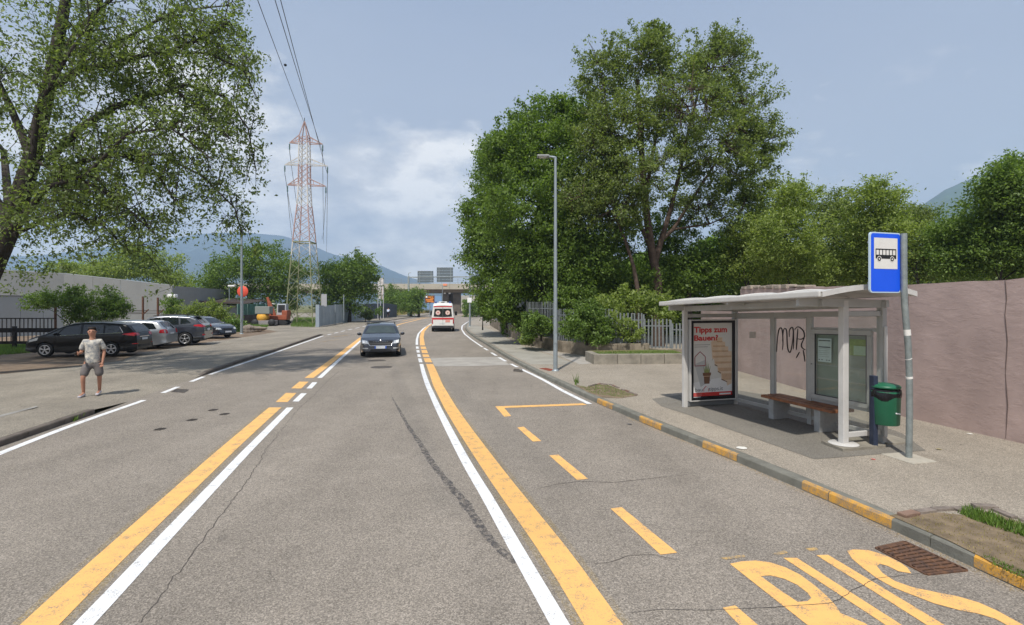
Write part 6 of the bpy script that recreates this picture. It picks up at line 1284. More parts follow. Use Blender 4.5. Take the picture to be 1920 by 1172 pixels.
# ================================================================== VEHICLES
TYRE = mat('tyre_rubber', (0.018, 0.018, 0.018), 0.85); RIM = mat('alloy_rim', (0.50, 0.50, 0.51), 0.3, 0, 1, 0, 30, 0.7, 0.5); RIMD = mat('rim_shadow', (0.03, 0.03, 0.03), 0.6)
CGL = mat('car_glass', (0.012, 0.016, 0.018), 0.04, 0, 1, 0, 30, 0, 0.8); TRIM = mat('black_trim', (0.014, 0.014, 0.015), 0.45); CHR = mat('chrome', (0.72, 0.72, 0.73), 0.15, 0, 1, 0, 30, 0.9, 0.5)
TAIL = mat('tail_light_red', (0.42, 0.012, 0.02), 0.15, 0, 1, 0, 30, 0, 0.7); HEADL = mat('headlamp_glass', (0.55, 0.57, 0.58), 0.12, 0, 1, 0, 30, 0.2, 0.8); PLATE = mat('number_plate', (0.66, 0.68, 0.70), 0.4, 0.1, 12); PLB = mat('plate_blue', (0.03, 0.10, 0.45), 0.4)
AMB = mat('indicator_amber', (0.7, 0.32, 0.1), 0.3)
class Car:
    def __init__(s, name, label, loc, rz, L, H, hw, top, belt, paintm, wheels, wr=.32, zb=.2, tumble=.24, nose=(.75, .20), tail=(.5, .12), cat='car', group=None, er=.07):
        s.T = thing(name, loc, label, cat, rz, group); s.L, s.H, s.hw, s.top_, s.belt, s.wh, s.wr, s.zb, s.tum, s.nose, s.tail, s.pm, s.er = L, H, hw, top, belt, wheels, wr, zb, tumble, nose, tail, paintm, er
        s.body(); s.wheels()
    def top(s, x): 
        xs = [p[0] for p in s.top_]; return float(np.interp(x, xs, [p[1] for p in s.top_]))
    def bt(s, x): return float(np.interp(x, [-s.L / 2, s.L / 2], s.belt))
    def Wd(s, x, z):
        h = s.L / 2; w = s.hw; pr, pk = s.nose if x > 0 else s.tail; t = max(0, (abs(x) - (h - pr)) / pr); w *= 1 - pk * min(1, t) ** 2.6
        b = s.bt(x)
        if z > b: w *= 1 - s.tum * (z - b) / max(.3, (s.H - b)); 
        else: w *= 1 - .055 * ((b - z) / b) ** 2 - (.018 if .42 * b < z < .62 * b else 0)
        d = s.top(x) - z; r = s.er
        if d < r: w -= r - math.sqrt(max(0, r * r - (r - max(0, d)) ** 2))
        return max(.05, w)
    def body(s):
        h = s.L / 2; R_ = s.wr + .055; xs = set(np.linspace(-h, h, 60).round(4)); 
        for p in s.top_: xs.add(round(p[0], 4))
        for xw in s.wh:
            for a in np.linspace(0, math.pi, 15): xs.add(round(xw + R_ * math.cos(a), 4))
        xs = sorted(xs); mb = MB(); mb.smooth = True; NR = 16; rows = []
        fr = np.r_[np.linspace(0, .80, 10), .86, .905, .94, .965, .985, .995, 1.0]; NR = len(fr) - 1
        def zbot(x):
            z = s.zb + (.10 * max(0, (abs(x) - (h - .45)) / .45))
            for xw in s.wh:
                if abs(x - xw) < R_: z = max(z, s.wr + math.sqrt(max(0, R_ * R_ - (x - xw) ** 2)))
            return min(z, s.top(x) - .03)
        for sd in (-1, 1):
            base = len(mb.v); vs = []
            for x in xs:
                z0, z1 = zbot(x), s.top(x)
                for f in fr: z = z0 + (z1 - z0) * f; vs.append((x, sd * s.Wd(x, z), z))
            q = [(i * (NR + 1) + j, (i + 1) * (NR + 1) + j, (i + 1) * (NR + 1) + j + 1, i * (NR + 1) + j + 1) for i in range(len(xs) - 1) for j in range(NR)]
            if sd > 0: q = [tuple(reversed(f)) for f in q]
            mb.add(vs, q)
        vs = []; NY = 10
        for x in xs:
            z1 = s.top(x); w = s.Wd(x, z1)
            for j in range(NY + 1): y = -w + 2 * w * j / NY; vs.append((x, y, z1 + .022 * (1 - (y / w) ** 2)))
        mb.add(vs, [(i * (NY + 1) + j, (i + 1) * (NY + 1) + j, (i + 1) * (NY + 1) + j + 1, i * (NY + 1) + j + 1) for i in range(len(xs) - 1) for j in range(NY)])
        for x, o in ((-h, 0), (h, 1)):
            z0, z1 = zbot(x), s.top(x); vs = [(x, -s.Wd(x, z0 + (z1 - z0) * f), z0 + (z1 - z0) * f) for f in fr] + [(x, s.Wd(x, z0 + (z1 - z0) * f), z0 + (z1 - z0) * f) for f in reversed(fr)]
            mb.add(vs, [tuple(range(len(vs))) if not o else tuple(reversed(range(len(vs))))])
        s.bo = mb.build('body', s.pm, s.T)
        MB().box((0, 0, .42), (s.L - .5, s.hw * 1.5, .42)).build('underbody', TRIM, s.T)
    def wheels(s, sp=5):
        for xw in s.wh:
            for sd in (-1, 1):
                r = s.wr; y = sd * (s.hw - .10); c = (xw, y, r)
                t = MB().lathe(c, [(r * .62, -.1 * sd), (r * .9, -.105 * sd), (r, -.07 * sd), (r, .07 * sd), (r * .9, .105 * sd), (r * .66, .1 * sd)], 28, 'Y').build('wheel', TYRE, s.T)
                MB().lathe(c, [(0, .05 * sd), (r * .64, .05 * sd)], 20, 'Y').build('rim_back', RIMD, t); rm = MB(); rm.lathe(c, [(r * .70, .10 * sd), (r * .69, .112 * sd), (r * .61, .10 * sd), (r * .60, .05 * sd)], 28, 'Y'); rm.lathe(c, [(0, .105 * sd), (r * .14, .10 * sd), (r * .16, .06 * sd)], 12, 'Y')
                for k in range(sp):
                    a = 2 * math.pi * (k + .25) / sp; 
                    for da in (-.13, .13): rm.bar(Vector(c) + Vector((math.cos(a) * r * .1, .088 * sd, math.sin(a) * r * .1)), Vector(c) + Vector((math.cos(a + da) * r * .63, .093 * sd, math.sin(a + da) * r * .63)), .03, .03)
                rm.build('rim', RIM, t)
    def side(s, name, P, m, off=.006, par=None, both=True, nu=8, nv=4):
        """patch on the flanks; P = 4 corners (x,z): bottom rear, bottom front, top front, top rear"""
        for sd in ((-1, 1) if both else (both,)):
            def f(u, v):
                a = Vector(P[0]).lerp(Vector(P[1]), u); b = Vector(P[3]).lerp(Vector(P[2]), u); p = a.lerp(b, v); return (p.x, sd * (s.Wd(p.x, p.y) + off), p.y)
            MB().grid(f, nu, nv).build(name, m, par or s.T)
    def fx(s, y, z, front):
        h = s.L / 2; rng = np.linspace(h, h - 1.9, 160) if front else np.linspace(-h, -h + 1.9, 160)
        for x in rng:
            if s.top(x) + .02 >= z and s.Wd(x, min(z, s.top(x))) >= abs(y): return x
        return rng[-1]
    def end(s, name, P, m, front=True, off=.008, par=None, nu=8, nv=4, mirror=False):
        """patch on the nose or tail; P = 4 corners (y,z)"""
        for sg in ((1, -1) if mirror else (1,)):
            def f(u, v):
                a = Vector(P[0]).lerp(Vector(P[1]), u); b = Vector(P[3]).lerp(Vector(P[2]), u); p = a.lerp(b, v); y = p.x * sg; return (s.fx(y, p.y, front) + (off if front else -off), y, p.y)
            o = MB().grid(f, nu, nv).build(name, m, par or s.T)
        return o
    def over(s, name, x0, x1, w0, w1, m, off=.006, par=None):
        """patch on the upper surface between two x, as wide as given fractions of the roof width"""
        def f(u, v):
            x = x0 + (x1 - x0) * u; z = s.top(x); w = s.Wd(x, z) ; fr = w0 + (w1 - w0) * u; y = (-1 + 2 * v) * w * fr; return (x, y, z + .022 * (1 - (y / w) ** 2) + off)
        return MB().grid(f, 10, 10).build(name, m, par or s.T)
    def mirror(s, x, z):
        for sd in (-1, 1):
            o = MB().lathe((0, 0, 0), [(0, -.07), (.06, -.06), (.085, 0), (.07, .05), (0, .06)], 12, 'X', Matrix.Diagonal((1, 1.25, .9))).build('wing_mirror', s.pm if s.pm.name != 'x' else TRIM, s.T); o.location = (x, sd * (s.hw + .10), z)
            MB().bar((0, 0, -.02), (-.02, -sd * .17, -.06), .05, .03).build('arm', TRIM, o)
    def handles(s, xs, z):
        for x in xs:
            for sd in (-1, 1): MB().box((x, sd * (s.Wd(x, z) + .018), z), (.16, .025, .025)).build('door_handle', s.pm, s.T, .008)
    def line(s, pts, w=.008, m=TRIM, name='panel_gap'):
        for sd in (-1, 1):
            P = []
            for (a, b) in zip(pts[:-1], pts[1:]):
                for k in range(6): x = a[0] + (b[0] - a[0]) * k / 6; z = a[1] + (b[1] - a[1]) * k / 6; P.append((x, sd * (s.Wd(x, z) + .001), z))
            P.append((pts[-1][0], sd * (s.Wd(*pts[-1]) + .001), pts[-1][1])); MB().tube(P, w, 4, False).build(name, m, s.T)
def cpaint(n, c, r=.25, coat=1.0, met=.3): return mat(n, c, r, 0.0, 1, 0, 30, met, .5, coat)
# --- oncoming dark estate car
sk = G(715, 671); 
cx0 = Vector((( 715 - 960) / F * 25.4, 25.4, 0))
K1 = Car('estate_car', 'dark grey estate car with roof rails driving towards us in the middle lane', cx0, R(-76.5), 4.66, 1.46, .905,
         [(-2.33, .72), (-2.3, .95), (-2.18, 1.12), (-1.9, 1.36), (-1.5, 1.42), (-.5, 1.46), (.1, 1.44), (.4, 1.36), (1.05, 1.01), (1.3, .96), (1.75, .87), (2.05, .77), (2.2, .69), (2.28, .60), (2.32, .48), (2.33, .3)], (.93, .88), cpaint('paint_dark_grey', (0.022, 0.025, 0.032)), (-1.37, 1.38), .32, .2, .26, (.8, .20))
K1.over('windscreen', .42, 1.02, .86, .93, mat('reflection_tinted_glass', (0.05, 0.065, 0.06), 0.06, 0.3, 3, 0, 30, 0, .7)); K1.over('rear_window', -2.12, -1.85, .9, .85, CGL)  # windscreen: interior reflection put into the colour, lighter than the other panes
K1.side('window', [(-.2, .95), (.85, .96), (.28, 1.34), (-.15, 1.37)], CGL); K1.side('window', [(-1.15, .96), (-.28, .95), (-.23, 1.37), (-1.1, 1.36)], CGL); K1.side('window', [(-1.9, 1.0), (-1.22, .97), (-1.2, 1.34), (-1.75, 1.3)], CGL)
K1.end('headlight', [(.50, .63), (.84, .64), (.82, .80), (.56, .74)], HEADL, mirror=True, off=.012); K1.end('bulb', [(.70, .66), (.80, .66), (.80, .77), (.70, .76)], mat('lamp_bright', (0.9, 0.9, 0.9), 0.2, 0, 1, 0, 30, 0, .8), mirror=True, off=.03)
K1.end('grille', [(-.46, .56), (.46, .56), (.56, .75), (-.56, .75)], TRIM, off=.012)
for a, b in (((-.60, .76), (-.47, .54)), ((.60, .76), (.47, .54)), ((-.47, .54), (.47, .54))):
    MB().tube([(K1.fx(a[0] + (b[0] - a[0]) * k / 5, a[1] + (b[1] - a[1]) * k / 5, True) + .03, a[0] + (b[0] - a[0]) * k / 5, a[1] + (b[1] - a[1]) * k / 5) for k in range(6)], .018, 6).build('chrome_trim', CHR, K1.T)
for y in (-.3, -.2, -.1, .1, .2, .3): MB().bar((K1.fx(y, .66, True) + .025, y, .58), (K1.fx(y, .72, True) + .02, y, .73), .02, .012).build('grille_bar', mat('grille_bar_grey', (0.14, 0.14, 0.14), 0.3), K1.T)
MB().lathe((K1.fx(0, .74, True) + .03, 0, .755), [(0, .02), (.05, .015), (.055, 0)], 14, 'X').build('badge', CHR, K1.T)
K1.end('plate', [(-.26, .41), (.26, .41), (.26, .52), (-.26, .52)], PLATE, off=.03); K1.end('plate_band', [(.20, .41), (.26, .41), (.26, .52), (.20, .52)], PLB, off=.033); K1.end('plate_band', [(-.26, .41), (-.20, .41), (-.20, .52), (-.26, .52)], PLB, off=.033)
K1.end('lower_grille', [(-.5, .27), (.5, .27), (.42, .38), (-.42, .38)], TRIM, off=.012); K1.end('fog_light', [(.55, .40), (.78, .40), (.78, .45), (.55, .45)], HEADL, mirror=True, off=.014)
K1.mirror(.85, 1.0); K1.handles((-.9, .1), .86)
for sd in (-1, 1): MB().tube([(-1.6, sd * .64, 1.44), (-1.4, sd * .64, 1.49), (-.2, sd * .65, 1.51), (.05, sd * .65, 1.45)], .018, 6).build('roof_rail', CHR if sd > 5 else TRIM, K1.T)
K1.line([(-.22, .3), (-.25, 1.38)]); K1.line([(.95, .35), (.95, .94)]); K1.line([(-1.18, .6), (-1.18, .95)])
def parked(px, Y, z): return Vector(((px - 960) / F * Y, Y, z))
# --- black people carrier, side on
rzc = R(180 + 10)
bc0 = parked(160, 23.0, .14); bc0.x = (82 + 221) / 2; bc0.x = ((152 - 960) / F) * 22.75; bc0.y = 22.75; bc0.z = .16
K2 = Car('people_carrier', 'black people carrier parked side-on, behind the man, nose to the railing', bc0, rzc, 4.86, 1.63, .93,
         [(-2.43, .72), (-2.40, 1.02), (-2.28, 1.22), (-2.0, 1.50), (-1.75, 1.575), (-.9, 1.63), (-.1, 1.635), (.35, 1.59), (.75, 1.47), (1.15, 1.27), (1.5, 1.08), (1.8, 1.00), (2.1, .90), (2.3, .78), (2.38, .66), (2.43, .4)], (1.05, .95), mat('paint_black', (0.004, 0.004, 0.005), .3, 0, 1, 0, 30, 0, .25, .25), (-1.38, 1.46), .335, .2, .22, (.9, .26), (.7, .2))
K2.over('windscreen', .5, 1.42, .86, .92, CGL); K2.end('rear_glass', [(-.66, 1.14), (.66, 1.14), (.56, 1.46), (-.56, 1.46)], CGL, False, .012); K2.end('tailgate_trim', [(-.45, .90), (.45, .90), (.45, .93), (-.45, .93)], CHR, False, .014); K2.end('bumper_insert', [(-.8, .40), (.8, .40), (.8, .52), (-.8, .52)], TRIM, False, .012); K2.line([(-2.36, .60), (-1.85, .60)])
K2.side('window', [(-.05, 1.06), (.95, 1.02), (.62, 1.42), (-.02, 1.53)], CGL); K2.side('window', [(-1.02, 1.08), (-.15, 1.06), (-.12, 1.53), (-1.0, 1.53)], CGL); K2.side('window', [(-1.85, 1.16), (-1.1, 1.09), (-1.08, 1.51), (-1.65, 1.45)], CGL); K2.side('quarter_window', [(1.02, 1.02), (1.4, 1.0), (.78, 1.36), (.74, 1.38)], CGL)
K2.line([(-1.9, 1.13), (.98, 1.005)], .014, CHR, 'chrome_trim'); K2.line([(-1.9, 1.13), (-1.7, 1.42)], .01, CHR, 'chrome_trim')
K2.line([(-.08, .32), (-.1, 1.04)]); K2.line([(1.0, .35), (1.02, 1.0)]); K2.line([(-1.06, .7), (-1.06, 1.08)])
K2.end('tail_light', [(.42, .98), (.80, .96), (.80, 1.13), (.50, 1.11)], TAIL, False, mirror=True, off=.012); K2.side('tail_light', [(-2.36, .96), (-1.86, 1.04), (-1.95, 1.09), (-2.34, 1.13)], TAIL, .01)
K2.side('headlight', [(1.78, .80), (2.2, .70), (2.16, .80), (1.72, .94)], HEADL, .008); K2.end('plate', [(-.26, .74), (.26, .74), (.26, .85), (-.26, .85)], PLATE, False, off=.02); K2.side('side_trim', [(-2.38, .42), (-1.8, .42), (-1.8, .50), (-2.38, .52)], TRIM)
K2.end('reflector', [(.6, .56), (.82, .56), (.82, .60), (.6, .60)], TAIL, False, .014, mirror=True); K2.mirror(.95, 1.1); K2.handles((-.78, .2), .96); K2.T.scale = (.89, .89, .89); K2.T.location.x = (171 - 960) / F * 22.9; K2.T.location.y = 22.9
# --- silver estate
K3 = Car('estate_car', 'silver estate car parked between the black people carrier and the grey off-roader', Vector(((301 - 960) / F * 26.4 - 1.9, 26.5, .13)), R(180 + 14), 4.3, 1.45, .87,
         [(-2.15, .70), (-2.12, .92), (-2.02, 1.06), (-1.75, 1.36), (-1.5, 1.42), (-.4, 1.46), (.2, 1.43), (.5, 1.36), (1.1, 1.0), (1.6, .88), (2.0, .75), (2.13, .6), (2.15, .4)], (.94, .88), cpaint('paint_silver', (0.42, 0.44, 0.46), .3, .8, .6), (-1.22, 1.3), .31, .2, .25, (.7, .2))
K3.over('windscreen', .52, 1.06, .88, .92, CGL); K3.over('rear_window', -2.0, -1.72, .86, .84, CGL); K3.end('rear_glass', [(-.55, 1.0), (.55, 1.0), (.52, 1.28), (-.52, 1.28)], CGL, False)
K3.side('window', [(-.1, .97), (.85, .95), (.4, 1.35), (-.08, 1.38)], CGL); K3.side('window', [(-1.0, .98), (-.2, .97), (-.17, 1.38), (-.95, 1.37)], CGL); K3.side('window', [(-1.75, 1.02), (-1.08, .99), (-1.05, 1.34), (-1.55, 1.3)], CGL)
K3.end('tail_light', [(.50, .78), (.78, .78), (.76, 1.0), (.56, .98)], TAIL, False, mirror=True, off=.012); K3.side('tail_light', [(-2.1, .80), (-1.86, .82), (-1.9, .98), (-2.06, 1.0)], TAIL, .01); K3.end('plate', [(-.24, .72), (.24, .72), (.24, .82), (-.24, .82)], PLATE, False, off=.02); K3.mirror(.8, 1.0); K3.handles((-.8, .1), .88)
# --- grey off-roader
K4 = Car('off_roader', 'dark grey compact off-roader parked third in the row, next to the silver estate', Vector(((344 - 960) / F * 28.4 - 1.42, 28.9, .13)), R(180 + 16), 4.48, 1.66, .93,
         [(-2.24, .78), (-2.21, 1.02), (-2.1, 1.18), (-1.82, 1.48), (-1.5, 1.60), (-.5, 1.66), (.1, 1.63), (.45, 1.54), (1.05, 1.16), (1.6, 1.06), (2.0, .95), (2.18, .78), (2.24, .5)], (1.08, 1.0), cpaint('paint_slate', (0.045, 0.052, 0.068)), (-1.3, 1.36), .36, .26, .25, (.7, .2))
K4.over('windscreen', .48, 1.02, .88, .92, CGL); K4.over('rear_window', -2.08, -1.8, .86, .84, CGL)
K4.side('window', [(-.1, 1.14), (.8, 1.10), (.4, 1.5), (-.08, 1.55)], CGL); K4.side('window', [(-1.0, 1.16), (-.2, 1.14), (-.17, 1.55), (-.95, 1.53)], CGL); K4.side('window', [(-1.6, 1.24), (-1.08, 1.18), (-1.05, 1.50), (-1.35, 1.46)], CGL)
K4.side('side_trim', [(-2.2, .3), (-1.72, .36), (-1.72, .46), (-2.2, .46)], TRIM); K4.side('side_trim', [(-.9, .27), (.95, .27), (.95, .38), (-.9, .38)], TRIM)
K4.end('tail_light', [(.40, 1.0), (.84, .98), (.82, 1.16), (.5, 1.1)], TAIL, False, mirror=True, off=.012); K4.side('tail_light', [(-2.18, 1.0), (-1.72, 1.08), (-1.78, 1.14), (-2.12, 1.17)], TAIL, .01); K4.end('plate', [(-.26, .8), (.26, .8), (.26, .92), (-.26, .92)], PLATE, False, off=.02); K4.end('reflector', [(.6, .55), (.84, .55), (.84, .62), (.6, .62)], TAIL, False, mirror=True, off=.015)
K4.mirror(.8, 1.15); K4.handles((-.8, .1), 1.0); MB().box((-1.78, 0, 1.60), (.32, 1.1, .03)).build('roof_spoiler', TRIM, K4.T)
for sd in (-1, 1): MB().tube([(-1.4, sd * .64, 1.62), (-1.2, sd * .64, 1.69), (.1, sd * .64, 1.70), (.3, sd * .64, 1.63)], .018, 6).build('roof_rail', TRIM, K4.T)
# --- dark saloon facing the road
K5 = Car('saloon_car', 'dark saloon parked last in the row with its nose to the road', Vector(((394 - 960) / F * 34.2 - 1.15, 35.3, .12)), R(-18), 4.5, 1.44, .88,
         [(-2.25, .8), (-2.2, .95), (-1.5, 1.02), (-1.1, 1.34), (-.5, 1.43), (.05, 1.43), (.35, 1.35), (1.02, 1.0), (1.5, .93), (1.95, .80), (2.15, .68), (2.23, .5), (2.25, .3)], (.93, .88), cpaint('paint_midnight', (0.012, 0.016, 0.026)), (-1.3, 1.32), .325, .2, .26, (.8, .22))
K5.over('windscreen', .38, .98, .88, .93, CGL); K5.side('window', [(-.1, .95), (.8, .95), (.3, 1.34), (-.08, 1.37)], CGL); K5.side('window', [(-1.2, .97), (-.2, .95), (-.17, 1.37), (-.9, 1.33)], CGL)
K5.end('headlight', [(.48, .60), (.8, .60), (.78, .74), (.52, .72)], HEADL, mirror=True, off=.012); K5.end('plate', [(-.26, .4), (.26, .4), (.26, .51), (-.26, .51)], PLATE, off=.03); K5.end('grille', [(-.34, .48), (.34, .48), (.38, .68), (-.38, .68)], TRIM); K5.mirror(.8, 1.0)
# --- ambulance seen from behind
AW = cpaint('ambulance_white', (0.74, 0.73, 0.71), .35, .6, 0); AR = mat('ambulance_red', (0.55, 0.03, 0.035), .35, 0, 1, 0, 30, 0, .5, .5)
ab = Vector(((831.5 - 960) / F * 47.6, 47.6, 0))
K6 = Car('ambulance', 'white ambulance with red bands driving away from us in the right lane', ab, R(96.5), 5.4, 2.58, 1.0,
         [(-2.7, 2.30), (-2.66, 2.42), (-2.5, 2.5), (-1.5, 2.56), (.6, 2.55), (1.1, 2.4), (1.75, 1.65), (2.1, 1.3), (2.45, 1.2), (2.62, .95), (2.7, .6)], (1.25, 1.2), AW, (-1.75, 1.75), .345, .32, .17, (.6, .15), (.25, .05), 'ambulance', None, .16)
K6.end('rear_window', [(-.80, 1.34), (-.015, 1.30), (-.015, 2.04), (-.72, 2.04)], CGL, False, .010, mirror=True)
K6.end('red_band', [(-.93, 1.08), (.93, 1.08), (.95, 1.24), (-.95, 1.24)], AR, False, .012); K6.end('red_band', [(-.80, 2.17), (.80, 2.17), (.80, 2.27), (-.80, 2.27)], AR, False, .012); K6.side('red_band', [(-2.68, 1.06), (2.2, 1.02), (2.2, 1.2), (-2.68, 1.24)], AR, .006, nu=24)
K6.end('red_panel', [(-.62, .84), (-.22, .84), (-.22, 1.04), (-.62, 1.04)], mat('pale_red', (0.72, 0.30, 0.25), .4), False, .012); K6.end('plate', [(-.2, .70), (.3, .70), (.3, .81), (-.2, .81)], PLATE, False, .014)
K6.end('bumper', [(-.95, .34), (.95, .34), (.95, .55), (-.95, .55)], mat('bumper_grey', (0.045, 0.045, 0.05), .6), False, .05); K6.end('tail_light', [(.86, .72), (.96, .72), (.96, 1.07), (.88, 1.07)], TAIL, False, mirror=True, off=.02)
for sg in (-1, 1):
    yy = sg * .42; xx = K6.fx(yy, 1.68, False) - .03
    MB().lathe((xx, yy, 1.68), [(0, 0), (.20, 0)], 24, 'X').build('round_emblem', mat('emblem_white', (0.80, 0.72, 0.66), .5), K6.T)
    MB().lathe((xx - .004, yy, 1.68), [(.15, 0), (.185, 0)], 24, 'X').build('emblem_ring', mat('emblem_pink', (0.75, 0.32, 0.28), .5), K6.T)
    MB().box((xx - .008, yy, 1.68), (.004, .05, .17)).box((xx - .008, yy, 1.68), (.0045, .17, .05)).build('emblem_cross', AR if sg > 0 else mat('emblem_brown', (0.45, 0.2, 0.12), .5), K6.T)
MB().box((-2.35, 0, 2.60), (.22, .75, .13)).build('roof_light', AW, K6.T, .04); MB().box((-2.35, .0, 2.60), (.225, .3, .06)).build('roof_lamp', TRIM, K6.T)
for sg in (-1, 1): MB().lathe((-2.3, sg * .62, 2.52), [(0, .16), (.07, .14), (.09, .0)], 12).build('beacon', mat('beacon_blue', (0.02, 0.04, 0.20), .2), K6.T); MB().box((1.35, sg * 1.16, 1.55), (.14, .22, .38)).build('wing_mirror', TRIM, K6.T, .03)
MB().tube([(K6.fx(0, 1.2, False) - .012, 0, .6), (K6.fx(0, 2, False) - .012, 0, 2.28)], .008, 4).build('door_gap', TRIM, K6.T)

# ================================================================== PEOPLE
SKIN = mat('skin', (0.40, 0.20, 0.13), 0.55, 0.08, 12); HAIR = mat('dark_hair', (0.025, 0.018, 0.015), 0.7)
def skinmesh(name, V, E, Rr, m, parent, root=0, sub=2, merge=None):
    me = bpy.data.meshes.new(name); me.from_pydata([tuple(v) for v in V], E, []); o = bpy.data.objects.new(name, me); COL.objects.link(o)
    md = o.modifiers.new('s', 'SKIN'); md.use_smooth_shade = True; sv = me.skin_vertices[0].data
    for i, r in enumerate(Rr): sv[i].radius = (r, r) if not isinstance(r, tuple) else r
    sv[root].use_root = True; mo = o.modifiers.new('u', 'SUBSURF'); mo.levels = mo.render_levels = sub
    bpy.context.view_layer.update(); dg = bpy.context.evaluated_depsgraph_get(); nm = bpy.data.meshes.new_from_object(o.evaluated_get(dg)); bpy.data.objects.remove(o); nm.materials.clear(); nm.materials.append(m)
    nm.polygons.foreach_set('use_smooth', [True] * len(nm.polygons)); nm.name = name; o2 = bpy.data.objects.new(name, nm); COL.objects.link(o2); o2.parent = parent; return o2
def chain(P, Rr, name, m, par, sub=2): return skinmesh(name, [Vector(p) for p in P], [(i, i + 1) for i in range(len(P) - 1)], Rr, m, par, 0, sub)
gm = G(171, 747, 0.0); MAN = thing('person', (gm.x + .02, gm.y + .02, .055), 'man in patterned pale T-shirt and grey shorts walking and holding a phone', 'person')
MAN.rotation_euler = (0, 0, math.atan2(gm.x, gm.y) * -1 * .75)
# local frame: +x picture right, -y towards the camera; 1.75 m tall
J = dict(pel=(0, 0, .93), sp=(0, .0, 1.08), ch=(0.0, 0, 1.30), nb=(.0, .01, 1.45), nk=(.0, -.01, 1.53), hd=(-.01, -.02, 1.625), ht=(-.01, .0, 1.715),
         lh=(-.105, 0, .89), lk=(-.17, -.14, .50), la=(-.17, -.06, .09), lt=(-.22, -.27, .035), rh=(.105, 0, .89), rk=(.14, -.0, .50), ra=(.12, .12, .12), rt=(.10, -.08, .04),
         ls=(-.165, .0, 1.405), le=(-.225, .0, 1.13), lw=(-.235, -.22, 1.12), rs=(.165, 0, 1.405), re=(.235, .03, 1.14), rw=(.215, -.07, .885))
nm = list(J); ix = {k: i for i, k in enumerate(nm)}
E = [('pel', 'sp'), ('sp', 'ch'), ('ch', 'nb'), ('nb', 'nk'), ('nk', 'hd'), ('hd', 'ht'), ('pel', 'lh'), ('lh', 'lk'), ('lk', 'la'), ('la', 'lt'), ('pel', 'rh'), ('rh', 'rk'), ('rk', 'ra'), ('ra', 'rt'), ('ch', 'ls'), ('ls', 'le'), ('le', 'lw'), ('ch', 'rs'), ('rs', 're'), ('re', 'rw')]
RD = dict(pel=(.12, .095), sp=(.125, .095), ch=(.15, .11), nb=(.08, .07), nk=.058, hd=(.098, .122), ht=(.080, .10), lh=.078, lk=.056, la=.036, lt=.035, rh=.078, rk=.056, ra=.036, rt=.035, ls=.058, le=.042, lw=.027, rs=.058, re=.042, rw=.027)
# hands: palm and five fingers each
V = [Vector(J[k]) for k in nm]; EE = [(ix[a], ix[b]) for a, b in E]; RR = [RD[k] for k in nm]
def hand(w, d, side, pn):
    """w wrist key, d pointing direction, side = sideways axis, pn = curl direction"""
    d, side, pn = Vector(d).normalized(), Vector(side).normalized(), Vector(pn).normalized(); W0 = Vector(J[w]); p = len(V); V.append(W0 + d * .06); EE.append((ix[w], p)); RR.append((.034, .02))
    for k, (off, l) in enumerate(((-.03, .072), (-.01, .08), (.01, .076), (.03, .06))):
        a = W0 + d * .10 + side * off; b = a + d * l * .5 + pn * l * .25; c = b + d * l * .15 + pn * l * .45; i0 = len(V); V.extend([a, b, c]); EE.extend([(p, i0), (i0, i0 + 1), (i0 + 1, i0 + 2)]); RR.extend([.0105, .0095, .008])
    a = W0 + d * .045 - side * .04; b = a + d * .035 - side * .02 + pn * .02; i0 = len(V); V.extend([a, b]); EE.extend([(p, i0), (i0, i0 + 1)]); RR.extend([.013, .010])
hand('lw', (-.15, -1, .15), (0, .1, 1), (1, 0, .2)); hand('rw', (-.1, -.35, -1), (.8, -.3, 0), (-.2, -1, .2))
bod = skinmesh('body', V, EE, RR, SKIN, MAN, 0, 2)
SHIRT = mat('patterned_shirt', (0.60, 0.55, 0.46), 0.9, 0.3, 13, 0.5, 14, tint2=(0.15, 0.17, 0.20)); SHORT = mat('grey_shorts', (0.15, 0.135, 0.13), 0.95, 0.25, 4, 0.3, 15); SHOE = mat('pale_shoe', (0.42, 0.40, 0.43), 0.8, 0.1, 9); SOCK = mat('black_sock', (0.02, 0.02, 0.02), 0.9); PHB = mat('phone_black', (0.02, 0.02, 0.022), 0.2)
sv_ = [(0, 0, .80), (0, 0, 1.08), (0, 0, 1.27), (0, 0.005, 1.40), (-.145, 0, 1.395), (-.205, -.0, 1.27), (-.222, -.0, 1.17), (.145, 0, 1.395), (.212, .01, 1.27), (.232, .015, 1.17)]
skinmesh('shirt', sv_, [(0, 1), (1, 2), (2, 3), (3, 4), (4, 5), (5, 6), (3, 7), (7, 8), (8, 9)], [(.185, .145), (.170, .135), (.180, .13), (.125, .095), (.085, .085), (.072, .072), (.07, .07), (.085, .085), (.072, .072), (.07, .07)], SHIRT, MAN, 1, 2)
skinmesh('shorts', [(0, 0, .96), (0, 0, .86), (-.11, -.01, .80), (-.14, -.075, .66), (-.165, -.125, .50), (.11, -.005, .80), (.135, -.02, .66), (.145, -.03, .49)], [(0, 1), (1, 2), (2, 3), (3, 4), (1, 5), (5, 6), (6, 7)], [(.15, .115), (.150, .12), (.105, .11), (.096, .10), (.098, .10), (.105, .11), (.096, .10), (.098, .10)], SHORT, MAN, 0, 2)
for a, t_ in (('la', 'lt'), ('ra', 'rt')):
    A_, T_ = Vector(J[a]), Vector(J[t_]); chain([A_ + Vector((0, .05, -.035)), A_ + Vector((0, -.02, -.03)), A_.lerp(T_, .6) + Vector((0, 0, -.015)), T_ + Vector((0, -.04, 0))], [(.045, .045), (.048, .05), (.05, .035), (.042, .026)], 'shoe', SHOE, MAN, 2); chain([A_ + Vector((0, 0, .0)), A_ + Vector((0, 0, .05))], [.043, .042], 'sock', SOCK, MAN, 1)
